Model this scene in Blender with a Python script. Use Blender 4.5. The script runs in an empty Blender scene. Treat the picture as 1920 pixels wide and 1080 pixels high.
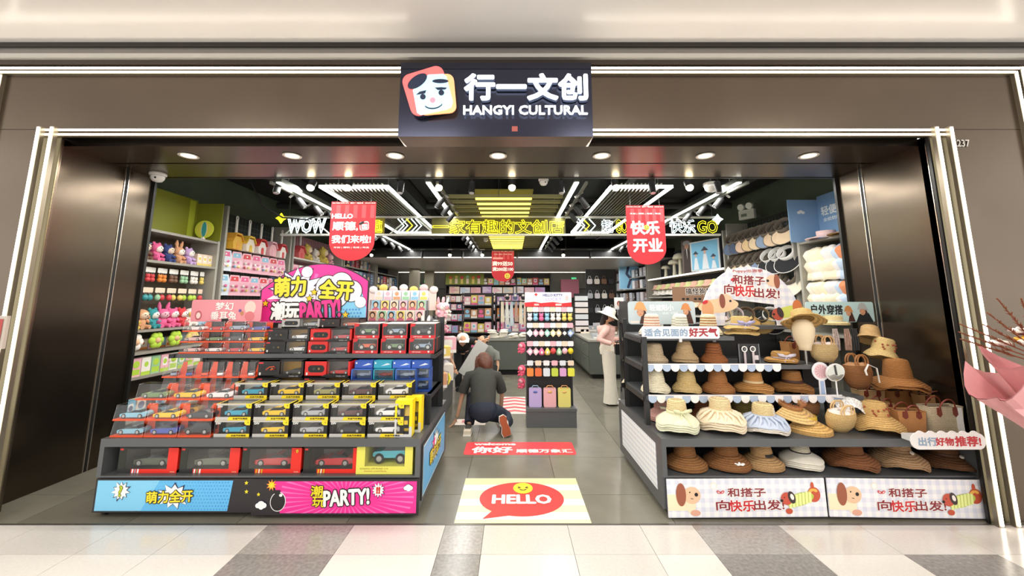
import bpy, math, random
from mathutils import Vector, Matrix, Euler
random.seed(7)
sc = bpy.context.scene
PI = math.pi
# ---------------- camera, world, lights, exposure ----------------
F_PX, PX0, PY0, CAMH = 740.0, 960.0, 457.0, 1.6
TILT = math.atan(108.0/740.0)
cd = bpy.data.cameras.new('camera'); cam = bpy.data.objects.new('camera', cd)
sc.collection.objects.link(cam); sc.camera = cam
cam.location = (0, 0, CAMH); cam.rotation_euler = (PI/2+TILT, 0, 0)
cd.sensor_fit = 'HORIZONTAL'; cd.sensor_width = 36.0
cd.lens = F_PX/1920.0*36.0
cd.shift_x = 0.0; cd.shift_y = -(540.0-PY0)/1920.0
cd.clip_start = 0.05; cd.clip_end = 100
sc.view_settings.view_transform = 'Standard'; sc.view_settings.look = 'None'
sc.view_settings.gamma = 1.0; sc.view_settings.exposure = 0.0
sc.view_settings.use_curve_mapping = False
w = bpy.data.worlds.new('mall_light'); sc.world = w; w.use_nodes = True
w.node_tree.nodes['Background'].inputs[0].default_value = (0.93, 0.9, 0.85, 1)
w.node_tree.nodes['Background'].inputs[1].default_value = 1.9

def area(name, loc, sx, sy, power, col=(1, .97, .92), rot=(0, 0, 0), spread=None):
    l = bpy.data.lights.new(name, 'AREA'); l.shape = 'RECTANGLE'; l.size = sx; l.size_y = sy
    l.energy = power; l.color = col
    if spread: l.spread = spread
    o = bpy.data.objects.new(name, l); sc.collection.objects.link(o)
    o.location = loc; o.rotation_euler = rot
    return o
for i, x in enumerate((-3.6, -1.2, 1.2, 3.6)):
    area('mall_ceiling_light', (x, 0.6, 3.74), 1.0, 0.5, 34)
area('mall_ceiling_light', (0, -2.2, 3.74), 7.0, 1.0, 70)
for x in (-2.67, -.96, .74, 2.6):
    area('led_strip_light', (x, 7.7, 2.93), 0.08, 6.5, 100 if abs(x) > 2 else 72, (1, .99, .96))
area('front_track_light', (-2.3, 4.75, 2.99), 2.4, 0.15, 26, (1, .97, .9), (math.radians(-14), 0, 0))
area('front_track_light', (2.1, 4.75, 2.99), 2.4, 0.15, 26, (1, .97, .9), (math.radians(-14), 0, 0))
area('rear_ceiling_light', (0, 13.2, 2.68), 7.0, 3.0, 150, (1, .98, .95))
area('soffit_light', (-.2, 3.82, 2.92), 6.6, 0.12, 75, (1, .96, .88))

# ---------------- picture to place helpers ----------------
CT, ST = math.cos(TILT), math.sin(TILT)
def ray(x, y):
    v = y-PY0
    return x-PX0, F_PX*CT+v*ST, -(v*CT-F_PX*ST)
def at(x, y, Y):
    r = ray(x, y); k = Y/r[1]
    return Vector((r[0]*k, Y, CAMH+r[2]*k))
def xw(x, y, Y): return at(x, y, Y).x
def zw(x, y, Y): return at(x, y, Y).z

# ---------------- materials ----------------
def lin(c): return c/12.92 if c <= .04045 else ((c+.055)/1.055)**2.4
def hexc(h):
    h = h.lstrip('#'); return tuple(lin(int(h[i:i+2], 16)/255) for i in (0, 2, 4))
_mc = {}
def M(h, rough=.5, metal=0., emit=0., noise=0., nscale=40., bump=0., kind=None, coat=0.):
    key = (h, rough, metal, emit, noise, nscale, bump, kind, coat)
    if key in _mc: return _mc[key]
    m = bpy.data.materials.new('mat_'+h); m.use_nodes = True
    nt = m.node_tree; b = nt.nodes['Principled BSDF']; c = hexc(h)
    b.inputs['Base Color'].default_value = (*c, 1); b.inputs['Roughness'].default_value = rough
    b.inputs['Metallic'].default_value = metal
    if coat: b.inputs['Coat Weight'].default_value = coat
    if emit:
        b.inputs['Emission Color'].default_value = (*c, 1); b.inputs['Emission Strength'].default_value = emit
    tex = None
    if noise or bump:
        tc = nt.nodes.new('ShaderNodeTexCoord')
        if kind == 'weave':
            tex = nt.nodes.new('ShaderNodeTexWave'); tex.wave_type = 'BANDS'; tex.bands_direction = 'Z'
            tex.inputs['Scale'].default_value = nscale; tex.inputs['Distortion'].default_value = 3.0
            tex.inputs['Detail'].default_value = 3; tex.inputs['Detail Scale'].default_value = 4
        elif kind == 'voronoi':
            tex = nt.nodes.new('ShaderNodeTexVoronoi'); tex.inputs['Scale'].default_value = nscale
        else:
            tex = nt.nodes.new('ShaderNodeTexNoise'); tex.inputs['Scale'].default_value = nscale
            tex.inputs['Detail'].default_value = 5
        nt.links.new(tc.outputs['Object'], tex.inputs['Vector'])
        out = tex.outputs[0]
    if noise:
        mx = nt.nodes.new('ShaderNodeMix'); mx.data_type = 'RGBA'
        d = 1-noise; u = 1+noise*.6
        mx.inputs[6].default_value = (c[0]*d, c[1]*d, c[2]*d, 1)
        mx.inputs[7].default_value = (min(1, c[0]*u), min(1, c[1]*u), min(1, c[2]*u), 1)
        rp = nt.nodes.new('ShaderNodeMapRange'); rp.inputs[1].default_value = .3; rp.inputs[2].default_value = .7
        nt.links.new(out, rp.inputs[0]); nt.links.new(rp.outputs[0], mx.inputs[0])
        nt.links.new(mx.outputs[2], b.inputs['Base Color'])
    if bump:
        bp = nt.nodes.new('ShaderNodeBump'); bp.inputs['Strength'].default_value = bump; bp.inputs['Distance'].default_value = .004
        nt.links.new(out, bp.inputs['Height']); nt.links.new(bp.outputs[0], b.inputs['Normal'])
    _mc[key] = m; return m
def clear(h='#ffffff', gl=.10, tint=.0):
    key = ('clear', h, gl, tint)
    if key in _mc: return _mc[key]
    m = bpy.data.materials.new('clear_plastic'); m.use_nodes = True; nt = m.node_tree; nt.nodes.clear()
    o = nt.nodes.new('ShaderNodeOutputMaterial'); t = nt.nodes.new('ShaderNodeBsdfTransparent'); g = nt.nodes.new('ShaderNodeBsdfGlossy')
    t.inputs[0].default_value = (*[1-(1-x)*tint for x in hexc(h)], 1)
    g.inputs['Roughness'].default_value = .12; mx = nt.nodes.new('ShaderNodeMixShader'); mx.inputs[0].default_value = gl
    nt.links.new(t.outputs[0], mx.inputs[1]); nt.links.new(g.outputs[0], mx.inputs[2]); nt.links.new(mx.outputs[0], o.inputs[0])
    _mc[key] = m; return m
def straw(h, sc_=30., n=.30): return M(h, .8, noise=n, nscale=sc_*.9, bump=.8, kind='weave')
def cloth(h): return M(h, .85, noise=.06, nscale=25, bump=.15)
def led(h, e): return M(h, .5, emit=e)
BLACK = M('#151515', .5); WHITE = M('#f4f2ee', .5); CLEAR = clear(gl=.07); DKGREY = M('#3c3e40', .45, noise=.05, nscale=8)
FIX = M('#4a4c4e', .4, noise=.04, nscale=6); METAL = M('#9a9a98', .3, .9); RED = M('#d8242c', .4)

# ---------------- mesh builder ----------------
_tc = {}
def text_geo(s, mode='BOTH', off=0., bev=0., ext=0.):
    key = (s, mode, off, bev, ext)
    if key in _tc: return _tc[key]
    c = bpy.data.curves.new('t', 'FONT'); c.body = s; c.size = 1; c.offset = off; c.resolution_u = 2
    c.fill_mode = mode; c.bevel_depth = bev; c.bevel_resolution = 1; c.extrude = ext
    c.space_line = .95
    o = bpy.data.objects.new('t', c); sc.collection.objects.link(o)
    dg = bpy.context.evaluated_depsgraph_get(); me = bpy.data.meshes.new_from_object(o.evaluated_get(dg))
    vs = [v.co.copy() for v in me.vertices]; fs = [list(p.vertices) for p in me.polygons]
    bpy.data.objects.remove(o); bpy.data.meshes.remove(me); bpy.data.curves.remove(c)
    x0 = min(v.x for v in vs); x1 = max(v.x for v in vs); y0 = min(v.y for v in vs); y1 = max(v.y for v in vs)
    r = ([(v.x-(x0+x1)/2, v.y-(y0+y1)/2, v.z) for v in vs], fs, x1-x0, max(y1-y0, 1e-4))
    _tc[key] = r; return r

class B:
    def __init__(s): s.v = []; s.f = []; s.mi = []; s.ms = []; s.sm = []
    def add(s, vs, fs, m, smooth=False):
        if m not in s.ms: s.ms.append(m)
        k = s.ms.index(m); n = len(s.v)
        s.v += [tuple(p) for p in vs]
        for f in fs: s.f.append([i+n for i in f]); s.mi.append(k); s.sm.append(smooth)
        return s
    def box(s, x0, x1, y0, y1, z0, z1, m):
        vs = [(x, y, z) for x in (x0, x1) for y in (y0, y1) for z in (z0, z1)]
        return s.add(vs, [(0, 1, 3, 2), (4, 6, 7, 5), (0, 4, 5, 1), (2, 3, 7, 6), (0, 2, 6, 4), (1, 5, 7, 3)], m)
    def cb(s, c, d, m, rot=None):
        R = Euler(rot).to_matrix() if rot else Matrix.Identity(3)
        vs = [Vector(c)+R@Vector((x*d[0]/2, y*d[1]/2, z*d[2]/2)) for x in (-1, 1) for y in (-1, 1) for z in (-1, 1)]
        return s.add(vs, [(0, 1, 3, 2), (4, 6, 7, 5), (0, 4, 5, 1), (2, 3, 7, 6), (0, 2, 6, 4), (1, 5, 7, 3)], m)
    def tube(s, pts, r, m, n=8, cap=True, closed=False, smooth=True, sq=1.):
        pts = [Vector(p) for p in pts]; rs = r if isinstance(r, (list, tuple)) else [r]*len(pts)
        vs = []; fs = []; L = len(pts); up = None
        for i, p in enumerate(pts):
            a = pts[i-1] if (i > 0 or closed) else p; b = pts[(i+1) % L] if (i < L-1 or closed) else p
            t = (b-a).normalized()
            if up is None: up = Vector((0, 0, 1)) if abs(t.z) < .9 else Vector((0, 1, 0))
            x = t.cross(up)
            if x.length < 1e-4: x = t.cross(Vector((1, 0, 0)))
            x.normalize(); y = x.cross(t).normalized(); up = y
            for k in range(n):
                an = 2*PI*k/n; vs.append(p+x*math.cos(an)*rs[i]+y*math.sin(an)*rs[i]*sq)
        for i in range(L if closed else L-1):
            j = (i+1) % L
            for k in range(n): fs.append((i*n+k, i*n+(k+1) % n, j*n+(k+1) % n, j*n+k))
        s.add(vs, fs, m, smooth)
        if cap and not closed:
            s.add(vs[:n], [list(range(n))[::-1]], m); s.add(vs[-n:], [list(range(n))], m)
        return s
    def cyl(s, p, q, r, m, n=12, r2=None): return s.tube([p, q], [r, r if r2 is None else r2], m, n, smooth=n > 6)
    def lathe(s, prof, m, n=20, c=(0, 0, 0), fn=None, smooth=True, sx=1., sy=1.):
        vs = []; fs = []
        for (r, z) in prof:
            for k in range(n):
                a = 2*PI*k/n; p = Vector((r*math.cos(a)*sx, r*math.sin(a)*sy, z))
                if fn: p = fn(p, r, a)
                vs.append(p+Vector(c))
        for i in range(len(prof)-1):
            for k in range(n): fs.append((i*n+k, i*n+(k+1) % n, (i+1)*n+(k+1) % n, (i+1)*n+k))
        return s.add(vs, fs, m, smooth)
    def ball(s, c, r, m, n=12, k=8):
        r = r if isinstance(r, (tuple, list)) else (r, r, r); vs = []; fs = []
        for i in range(k+1):
            t = PI*i/k
            for j in range(n):
                a = 2*PI*j/n; vs.append((c[0]+r[0]*math.sin(t)*math.cos(a), c[1]+r[1]*math.sin(t)*math.sin(a), c[2]+r[2]*math.cos(t)))
        for i in range(k):
            for j in range(n): fs.append((i*n+j, (i+1)*n+j, (i+1)*n+(j+1) % n, i*n+(j+1) % n))
        return s.add(vs, fs, m, True)
    def poly(s, pts, y, m): return s.add([(p[0], y, p[1]) for p in pts], [list(range(len(pts)))], m)
    def prism(s, pts, y0, y1, m):
        n = len(pts)
        vs = [(p[0], y0, p[1]) for p in pts]+[(p[0], y1, p[1]) for p in pts]
        return s.add(vs, [list(range(n))[::-1], list(range(n, 2*n))]+[(i, (i+1) % n, n+(i+1) % n, n+i) for i in range(n)], m)
    def text(s, t, cx, cz, w, h, m, y=0., bold=.03, rot=0., mode='BOTH', off=0., bev=0., ext=0., shear=0., step=6e-5):
        vs, fs, tw, th = text_geo(t, mode, off, bev, ext)
        if h is None: h = w*th/tw
        if w is None: w = h*tw/th
        kx, kz = w/tw, h/th; ca, sa = math.cos(rot), math.sin(rot)
        sh = [(0, 0)] if not bold else [(bold*math.cos(a)*h, bold*math.sin(a)*h) for a in [i*PI/4 for i in range(8)]]+[(0, 0)]
        for i, (dx, dz) in enumerate(sh):
            out = []
            for v in vs:
                x = v[0]*kx+v[1]*kz*shear+dx; z = v[1]*kz+dz
                out.append((cx+x*ca-z*sa, y-v[2]*kz-i*step, cz+x*sa+z*ca))
            s.add(out, fs, m)
        return s
    def mesh(s, name):
        me = bpy.data.meshes.new(name); me.from_pydata(s.v, [], s.f)
        for m in s.ms: me.materials.append(m)
        me.polygons.foreach_set('material_index', s.mi); me.polygons.foreach_set('use_smooth', s.sm)
        me.update(); return me
    def build(s, name, parent=None, loc=(0, 0, 0), rot=(0, 0, 0), label=None, cat=None, group=None, kind=None):
        o = bpy.data.objects.new(name, s.mesh(name)); sc.collection.objects.link(o)
        o.location = loc; o.rotation_euler = rot
        if parent: o.parent = parent
        tag(o, label, cat, group, kind); return o
def tag(o, label=None, cat=None, group=None, kind=None):
    if label: o['label'] = label
    if cat: o['category'] = cat
    if group: o['group'] = group
    if kind: o['kind'] = kind
    return o
def thing(name, label, cat, loc=(0, 0, 0), rz=0., group=None, rot=None):
    o = bpy.data.objects.new(name, None); sc.collection.objects.link(o); o.empty_display_size = .05
    o.location = loc; o.rotation_euler = rot or (0, 0, rz)
    return tag(o, label, cat, group)
def kids(o): return [c for c in sc.collection.objects if c.parent == o]
_kid = {}
def dup(root, loc, rz=0., label=None, group=None, scale=None, rot=None):
    if root.name not in _kid:
        ch = list(root.children); _kid[root.name] = [(c, list(c.children)) for c in ch]
    r = root.copy(); sc.collection.objects.link(r); r.location = loc; r.rotation_euler = rot or (0, 0, rz)
    if label: r['label'] = label
    if group: r['group'] = group
    if scale: r.scale = scale
    for c, gs in _kid[root.name]:
        k = c.copy(); sc.collection.objects.link(k); k.parent = r
        for g in gs:
            q = g.copy(); sc.collection.objects.link(q); q.parent = k
    return r
class Maker:
    """first call uses the prototype itself, later calls copy it"""
    def __init__(s, fn): s.fn = fn; s.p = {}
    def __call__(s, key, loc, rz, label, cat, group=None, scale=None, rot=None):
        if key not in s.p:
            o = s.fn(*key); s.p[key] = o
            o.location = loc; o.rotation_euler = rot or (0, 0, rz)
            if scale: o.scale = scale
            return tag(o, label, cat, group)
        o = dup(s.p[key], loc, rz, label, group, None, rot); o['category'] = cat
        o.scale = scale or (1, 1, 1)
        return o
ORD = 'first second third fourth fifth sixth seventh eighth ninth tenth eleventh twelfth thirteenth fourteenth fifteenth sixteenth seventeenth eighteenth nineteenth twentieth'.split()
def star_pts(cx, cz, r, n=5, inner=.45, rot=PI/2, jit=0.):
    out = []
    for i in range(2*n):
        rr = r*(1 if i % 2 == 0 else inner)*(1+(random.uniform(-jit, jit) if i % 2 == 0 else 0))
        a = rot+PI*i/n; out.append((cx+rr*math.cos(a), cz+rr*math.sin(a)))
    return out
def ell(cx, cz, rx, rz, n=28, a0=0., a1=2*PI, rot=0.):
    out = []
    full = abs(a1-a0-2*PI) < 1e-6
    for i in range(n if full else n+1):
        a = a0+(a1-a0)*i/n; x, z = rx*math.cos(a), rz*math.sin(a)
        out.append((cx+x*math.cos(rot)-z*math.sin(rot), cz+x*math.sin(rot)+z*math.cos(rot)))
    return out
def rrect(cx, cz, w, h, r, rot=0., k=4):
    out = []
    for sx, sz, a0 in ((1, 1, 0), (-1, 1, PI/2), (-1, -1, PI), (1, -1, 1.5*PI)):
        for i in range(k+1):
            a = a0+PI/2*i/k; x = sx*(w/2-r)+r*math.cos(a); z = sz*(h/2-r)+r*math.sin(a)
            out.append((cx+x*math.cos(rot)-z*math.sin(rot), cz+x*math.sin(rot)+z*math.cos(rot)))
    return out
class Board(B):
    """a flat printed panel, W x H, facing -Y, layered print in front of it; u,v run 0..1 from its top left corner"""
    def __init__(s, W, H, st=.0012): super().__init__(); s.W = W; s.H = H; s.st = st
    def xy(s, u, v): return (u-.5)*s.W, (.5-v)*s.H
    def Y(s, l):
        s.n = getattr(s, 'n', 0)+1; return -l*s.st-(s.n % 60)*1.3e-5
    def R(s, u0, v0, u1, v1, m, l=1): a = s.xy(u0, v0); b = s.xy(u1, v1); return s.poly([(a[0], b[1]), (b[0], b[1]), (b[0], a[1]), (a[0], a[1])], s.Y(l), m)
    def P(s, pts, m, l=1): return s.poly([s.xy(*p) for p in pts], s.Y(l), m)
    def E(s, u, v, ru, rv, m, l=1, rot=0., n=24): c = s.xy(u, v); return s.poly(ell(c[0], c[1], ru*s.H, rv*s.H, n, rot=rot), s.Y(l), m)
    def RR(s, u, v, w_, h_, r, m, l=1, rot=0.): c = s.xy(u, v); return s.poly(rrect(c[0], c[1], w_*s.H, h_*s.H, r*s.H, rot), s.Y(l), m)
    def S(s, u, v, r, m, l=1, n=5, inner=.45, rot=PI/2, jit=0.): c = s.xy(u, v); return s.poly(star_pts(c[0], c[1], r*s.H, n, inner, rot, jit), s.Y(l), m)
    def T(s, t, u, v, wd, ht, m, l=1, bold=.03, rot=0., shear=0.):
        c = s.xy(u, v); return s.text(t, c[0], c[1], None if wd is None else wd*s.W, None if ht is None else ht*s.H, m, s.Y(l), bold, rot, shear=shear)
    def L(s, pts, r, m, l=1):
        q = [s.xy(*p) for p in pts]
        for i in range(len(q)-1):
            a, b = Vector(q[i]), Vector(q[i+1]); d = (b-a)
            if d.length < 1e-6: continue
            n = Vector((-d.y, d.x)).normalized()*r*s.H
            s.poly([tuple(a+n), tuple(a-n), tuple(b-n), tuple(b+n)], s.Y(l), m)
        for p in q: s.poly(ell(p[0], p[1], r*s.H, r*s.H, 8), s.Y(l), m)
        return s
def board_thing(name, label, cat, W, H, loc, rz, bgm, prints, outline=None, thick=.01, rot=None, group=None, edge=None):
    """thing with a rigid panel part and a printed_pattern part"""
    t = thing(name, label, cat, loc, rz, group, rot)
    b = B(); pts = outline or [(-W/2, -H/2), (W/2, -H/2), (W/2, H/2), (-W/2, H/2)]
    b.prism(pts, 0, thick, bgm); b.build('panel', t)
    if prints: prints.build('printed_pattern', t)
    return t
# ================= THE SETTING =================
XL, XR = -4.05, 3.67            # jamb planes
FY = 3.15                       # shopfront plane
BRONZE = M('#706458', .27, .9, noise=.10, nscale=1.5); JAMB = M('#5e5449', .24, .95, noise=.12, nscale=1.2)
DARK = M('#0b0a09', .5); WALLG = M('#566250', .7, noise=.08, nscale=3); CEILW = M('#e9e4df', .22, noise=.02, nscale=2)
def struct(b, name, parent=None, **k): return b.build(name, parent, kind=None if parent else 'structure', **k)
# mall floor
b = B(); b.box(-7, 7, -4, 3.12, -.06, -.014, M('#9b9691', .5)); mf = struct(b, 'floor')
tileW = [M('#d9d4cd', .16, noise=.05, nscale=60), M('#e2ddd6', .16, noise=.05, nscale=60), M('#cdc8c2', .18, noise=.06, nscale=60)]
tileG = [M('#a19c97', .2, noise=.22, nscale=45), M('#8b8783', .22, noise=.25, nscale=45)]
dk = {(-1.76, -1.14), (-.48, -.2), (1.3, 1.92), (-4.0, -3.4)}
xs = [-6.4, -5.8, -5.2, -4.6, -4.0, -3.4, -2.8, -2.3, -1.76, -1.14, -.48, -.2, .4, .92, 1.3, 1.92, 2.5, 3.1, 3.7, 4.3, 4.9, 5.5, 6.1]
ys = [.0, 1.2, 1.9, 2.52, 2.78, 3.115]
for i in range(len(xs)-1):
    for j in range(len(ys)-1):
        g = (xs[i], xs[i+1]) in dk and not (xs[i] == -4.0 and j == 4)
        if j < 3 and i % 5 == 2: g = True
        m = tileG[(i+j) % 2] if g else tileW[(i*3+j*5) % 3]
        if j == 3 and xs[i] in (2.5, .4): m = tileG[1] if xs[i] == 2.5 else tileW[2]
        b = B(); b.box(xs[i]+.0015, xs[i+1]-.0015, ys[j]+.0015, ys[j+1]-.0015, -.014, 0, m)
        b.build('floor_tile', mf)
b = B(); b.box(-7, 7, 3.116, 3.135, -.03, .001, M('#6f6a63', .3, .6)); struct(b, 'trim_1')
# shop floor
b = B(); b.box(-4.6, 4.3, 3.135, 16, -.05, -.0125, M('#a09c8e', .6)); sf = struct(b, 'floor_shop')
TS = .8; gms = [M('#7b776a', .2, noise=.12, nscale=3.5), M('#757165', .2, noise=.14, nscale=3), M('#807c6f', .22, noise=.1, nscale=4)]
tm = {}
for i in range(-6, 6):
    for j in range(16):
        x0 = -.41+i*TS; y0 = 2.77+j*TS; y1 = y0+TS; x1 = x0+TS
        a, c = max(y0, 3.135), min(y1, 16)
        a0, c0 = max(x0, -4.6), min(x1, 4.3)
        if c <= a or c0 <= a0: continue
        key = (round(c0-a0, 3), round(c-a, 3), (i*2+j*3) % 3)
        if key not in tm:
            b = B(); b.box(0, key[0]-.004, 0, key[1]-.004, -.0125, 0, gms[key[2]]); tm[key] = b.mesh('floor_tile')
        o = bpy.data.objects.new('floor_tile', tm[key]); sc.collection.objects.link(o); o.parent = sf; o.location = (a0+.002, a+.002, 0)
# mall ceiling
b = B(); b.box(-7, 7, -1.6, 3.10, 3.80, 3.86, CEILW); struct(b, 'ceiling')
b = B(); b.box(-7, 7, 3.10, 3.20, 3.76, 3.86, M('#2b2521', .5)); struct(b, 'trim_2')
b = B(); b.box(-7, 7, 3.12, 3.40, 3.69, 3.765, M('#8c8884', .35, .5)); struct(b, 'trim_3')
b = B(); b.box(-7, 7, 3.09, 3.40, 3.655, 3.69, M('#c8c5bf', .35, .4)); struct(b, 'trim_4')
b = B(); b.box(-7, 7, 3.13, 3.40, 3.61, 3.655, M('#4a4038', .4, .5)); struct(b, 'trim_5')
# shopfront: fascia, piers
Zi = 3.02     # inner edge of frame
fp = thing('wall_front', None, None); fp['kind'] = 'structure'
def fpanel(x0, x1, z0, z1): B().box(x0, x1, FY, FY+.15, z0, z1, BRONZE).build('panel', fp)
fpanel(-7, -3.93, -.02, 3.03); fpanel(3.70, 7, -.02, 3.03)
fpanel(-7, -4.44, 3.034, 3.62); fpanel(-4.436, 0, 3.034, 3.62); fpanel(.004, 4.38, 3.034, 3.62); fpanel(4.384, 7, 3.034, 3.62)
# interior of frame (dark return) + soffit
b = B(); b.box(XL-.12, XL+.0, FY+.15, 3.40, 0, 3.03, DARK); struct(b, 'trim_6')
b = B(); b.box(XR, XR+.12, FY+.15, 3.40, 0, 3.03, DARK); struct(b, 'trim_7')
b = B(); b.box(XL-.1, XR+.1, FY+.02, 3.34, 3.035, 3.1, DARK); struct(b, 'trim_8')
for nm, x0, x1, n in (('wall_left', XL-.1, XL, 0), ('wall_right', XR, XR+.1, 1)):
    t = thing(nm, None, None); t['kind'] = 'structure'
    B().box(x0, x1, 3.34, 3.99, 0, 3.05, JAMB).build('panel', t)
    B().box(x0, x1, 4.025, 4.32, 0, 3.05, JAMB).build('panel', t)
    xe = XL if n == 0 else XR; s = 1 if n == 0 else -1
    B().box(x0, x1, 3.99, 4.025, 0, 3.05, DARK).build('groove', t)
    for yy in (3.985, 4.024, 3.335):
        B().box(min(xe, xe+s*.006), max(xe, xe+s*.006), yy, yy+.007, 0, 2.98, M('#cfc8bd', .2, .9)).build('edge_trim', t)
    B().box(min(xe, xe+s*.03), max(xe, xe+s*.03), 4.30, 4.33, 0, 2.98, M('#1a1917', .35)).build('edge_trim', t)
t = thing('ceiling_soffit', None, None); t['kind'] = 'structure'
B().box(XL, XR, 3.40, 3.83, 2.985, 3.06, BRONZE).build('panel', t)
B().box(XL, XR, 3.86, 4.30, 2.985, 3.06, BRONZE).build('panel', t)
B().box(XL, XR, 3.30, 4.32, 3.06, 3.16, DARK).build('backing', t)
B().box(XL, XR, 4.30, 4.335, 2.98, 3.06, M('#1a1917', .4)).build('edge_trim', t)
# LED frame strips
LEDW = led('#fff4e2', 9.)
HOUS = M('#8f8676', .35, .7)
def strip(name, p, q, wd, label, horiz):
    t = thing(name, label, 'light strip', p, 0, 'light strips framing the shopfront')
    d = Vector(q)-Vector(p)
    if horiz:
        B().box(0, d.x, -.030, 0, -wd*.9, wd*.9, HOUS).build('housing', t)
        B().box(.01, d.x-.01, -.036, -.029, -wd*.42, wd*.42, LEDW).build('diffuser', t)
    else:
        B().box(-wd*.9, wd*.9, -.030, 0, 0, d.z, HOUS).build('housing', t)
        B().box(-wd*.42, wd*.42, -.036, -.029, .01, d.z-.01, LEDW).build('diffuser', t)
G = 'the shopfront light frame'
sx0, sx1 = -.9, .625
for nm, z in (('upper', 3.572), ('lower', 3.535)):
    strip('light_strip', (-7, FY, z), (sx0, FY, z), .016, f'{nm} tube of the outer top light pair, on the side towards the toy display', 1)
    strip('light_strip', (sx1, FY, z), (4.30 if nm == 'lower' else 4.35, FY, z), .016, f'{nm} tube of the outer top light pair, on the side towards the hats', 1)
for nm, z in (('upper', 3.015), ('lower', 2.975)):
    strip('light_strip', (-3.93, FY, z), (sx0, FY, z), .015, f'{nm} tube of the inner top light pair, above the toy cars', 1)
    strip('light_strip', (sx1, FY, z), (3.66, FY, z), .015, f'{nm} tube of the inner top light pair, above the hats', 1)
for x, l in ((-3.90, 'outer upright light tube beside the toy display'), (-3.79, 'inner upright light tube beside the toy display'),
             (3.62, 'outer upright light tube behind the straw bags'), (3.50, 'inner upright light tube behind the straw bags')):
    strip('light_strip', (x, FY-.04, 0), (x, FY-.04, 3.03), .022, l, 0)
strip('light_strip', (-4.36, FY, 0), (-4.36, FY, 3.52), .02, 'outermost upright light tube at the edge beside the framed picture', 0)
strip('light_strip', (4.30, FY, 0), (4.30, FY, 3.55), .02, 'outermost upright light tube behind the bouquet', 0)
strip('light_strip', (4.36, FY, 0), (4.36, FY, 3.59), .02, 'doubled outermost upright light tube behind the bouquet', 0)
for sx, xx in ((1, -3.845), (1, 3.56)):
    B().box(xx-.075, xx+.075, FY-.008, FY, 0, 3.02, M('#8d8368', .25, .85)).build('trim_9', kind='structure')
b = B(); b.box(3.468, 3.482, FY-.02, FY, 0, 2.97, M('#141312', .35)); struct(b, 'trim_10')
b = B(); b.text('L237', *(lambda p: (p.x, p.z))(at(1801, 269, FY)), .135, .06, M('#cfccc5', .4, .5), FY-.006, .02, ext=.02)
b.build('unit_number', None, label='small raised silver unit number L237 on the bronze shopfront', cat='lettering')

# interior shell
WXL, WXR, BY, CZ = -4.62, 4.32, 16., 3.55
b = B(); b.box(WXL-.1, WXL, 4.32, BY, 0, CZ, WALLG); struct(b, 'wall_left_shop')
b = B(); b.box(WXR, WXR+.1, 4.32, BY, 0, CZ, WALLG); struct(b, 'wall_right_shop')
b = B(); b.box(WXL-.1, XL-.0, 4.32, 4.34, 0, CZ, WALLG); struct(b, 'wall_left_return')
b = B(); b.box(XR, WXR+.1, 4.335, 4.36, 0, CZ, WALLG); struct(b, 'wall_right_return')
b = B(); b.box(WXL, WXR, BY, BY+.1, 0, CZ, M('#77766e', .7)); struct(b, 'wall_back')
b = B(); b.box(WXL-.1, WXR+.1, 4.32, BY, CZ, CZ+.1, M('#1b1c1b', .8)); struct(b, 'ceiling_shop')
b = B(); b.box(WXL, WXR, 10.4, BY, 2.75, 2.82, M('#cfc8c0', .35)); b.box(WXL, WXR, 10.38, 10.4, 2.75, 3.0, DARK); struct(b, 'ceiling_rear')
for x0, x1, n in ((-2.95, -1.65, 1), (2.35, 4.0, 2)):
    t = thing(f'door_{n}', None, None, (0, 0, 0)); t['kind'] = 'structure'
    DM = M('#55534b', .5)
    B().box(x0-.05, x1+.05, BY-.03, BY, 0, 2.12, M('#3e3d37', .5)).build('door_frame', t)
    xm = (x0+x1)/2
    B().box(x0, xm-.006, BY-.06, BY-.03, 0.01, 2.06, DM).build('door_leaf', t)
    B().box(xm+.006, x1, BY-.06, BY-.03, 0.01, 2.06, DM).build('door_leaf', t)
    B().cyl((xm-.05, BY-.09, .95), (xm-.05, BY-.09, 1.2), .012, METAL, 6).build('door_handle', t)
# services in the dark ceiling: pipes, duct, beams
for i, (x0, x1, y, z, r) in enumerate(((-4.5, 4.2, 5.0, 3.42, .05), (-4.5, 4.2, 5.5, 3.38, .03), (-4.5, 4.2, 7.4, 3.42, .06))):
    b = B(); b.cyl((x0, y, z), (x1, y, z), r, M('#2e302f', .6), 10)
    b.build('ceiling_pipe', None, label=('thick dark pipe running across the ceiling just inside the entrance', 'thin dark pipe across the ceiling behind the entrance pipe', 'thick dark pipe across the ceiling beyond the neon beam')[i], cat='pipe')
t = thing('air_duct', 'dark rectangular air duct hanging near the ceiling behind the slat panels', 'duct')
B().box(1.5, 4.1, 8.6, 9.3, 3.08, 3.29, M('#2b2d2c', .6)).build('duct_body', t)
for x in (2.0, 3.0, 3.9): B().box(x, x+.04, 8.58, 9.32, 3.06, 3.295, M('#3a3c3b', .5)).build('flange', t)
t = thing('air_duct', 'dark rectangular air duct near the ceiling on the toy wall side', 'duct')
B().box(-4.3, -1.6, 8.6, 9.3, 3.08, 3.29, M('#2b2d2c', .6)).build('duct_body', t)
for x in (-4.1, -3.0, -1.9): B().box(x, x+.04, 8.58, 9.32, 3.06, 3.295, M('#3a3c3b', .5)).build('flange', t)
for i in range(5):
    x = -3.4+i*1.7
    B().box(x-.06, x+.06, 4.35, 10.3, 3.3, 3.5, M('#232524', .7)).build('ceiling_joist', kind='structure')
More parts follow.
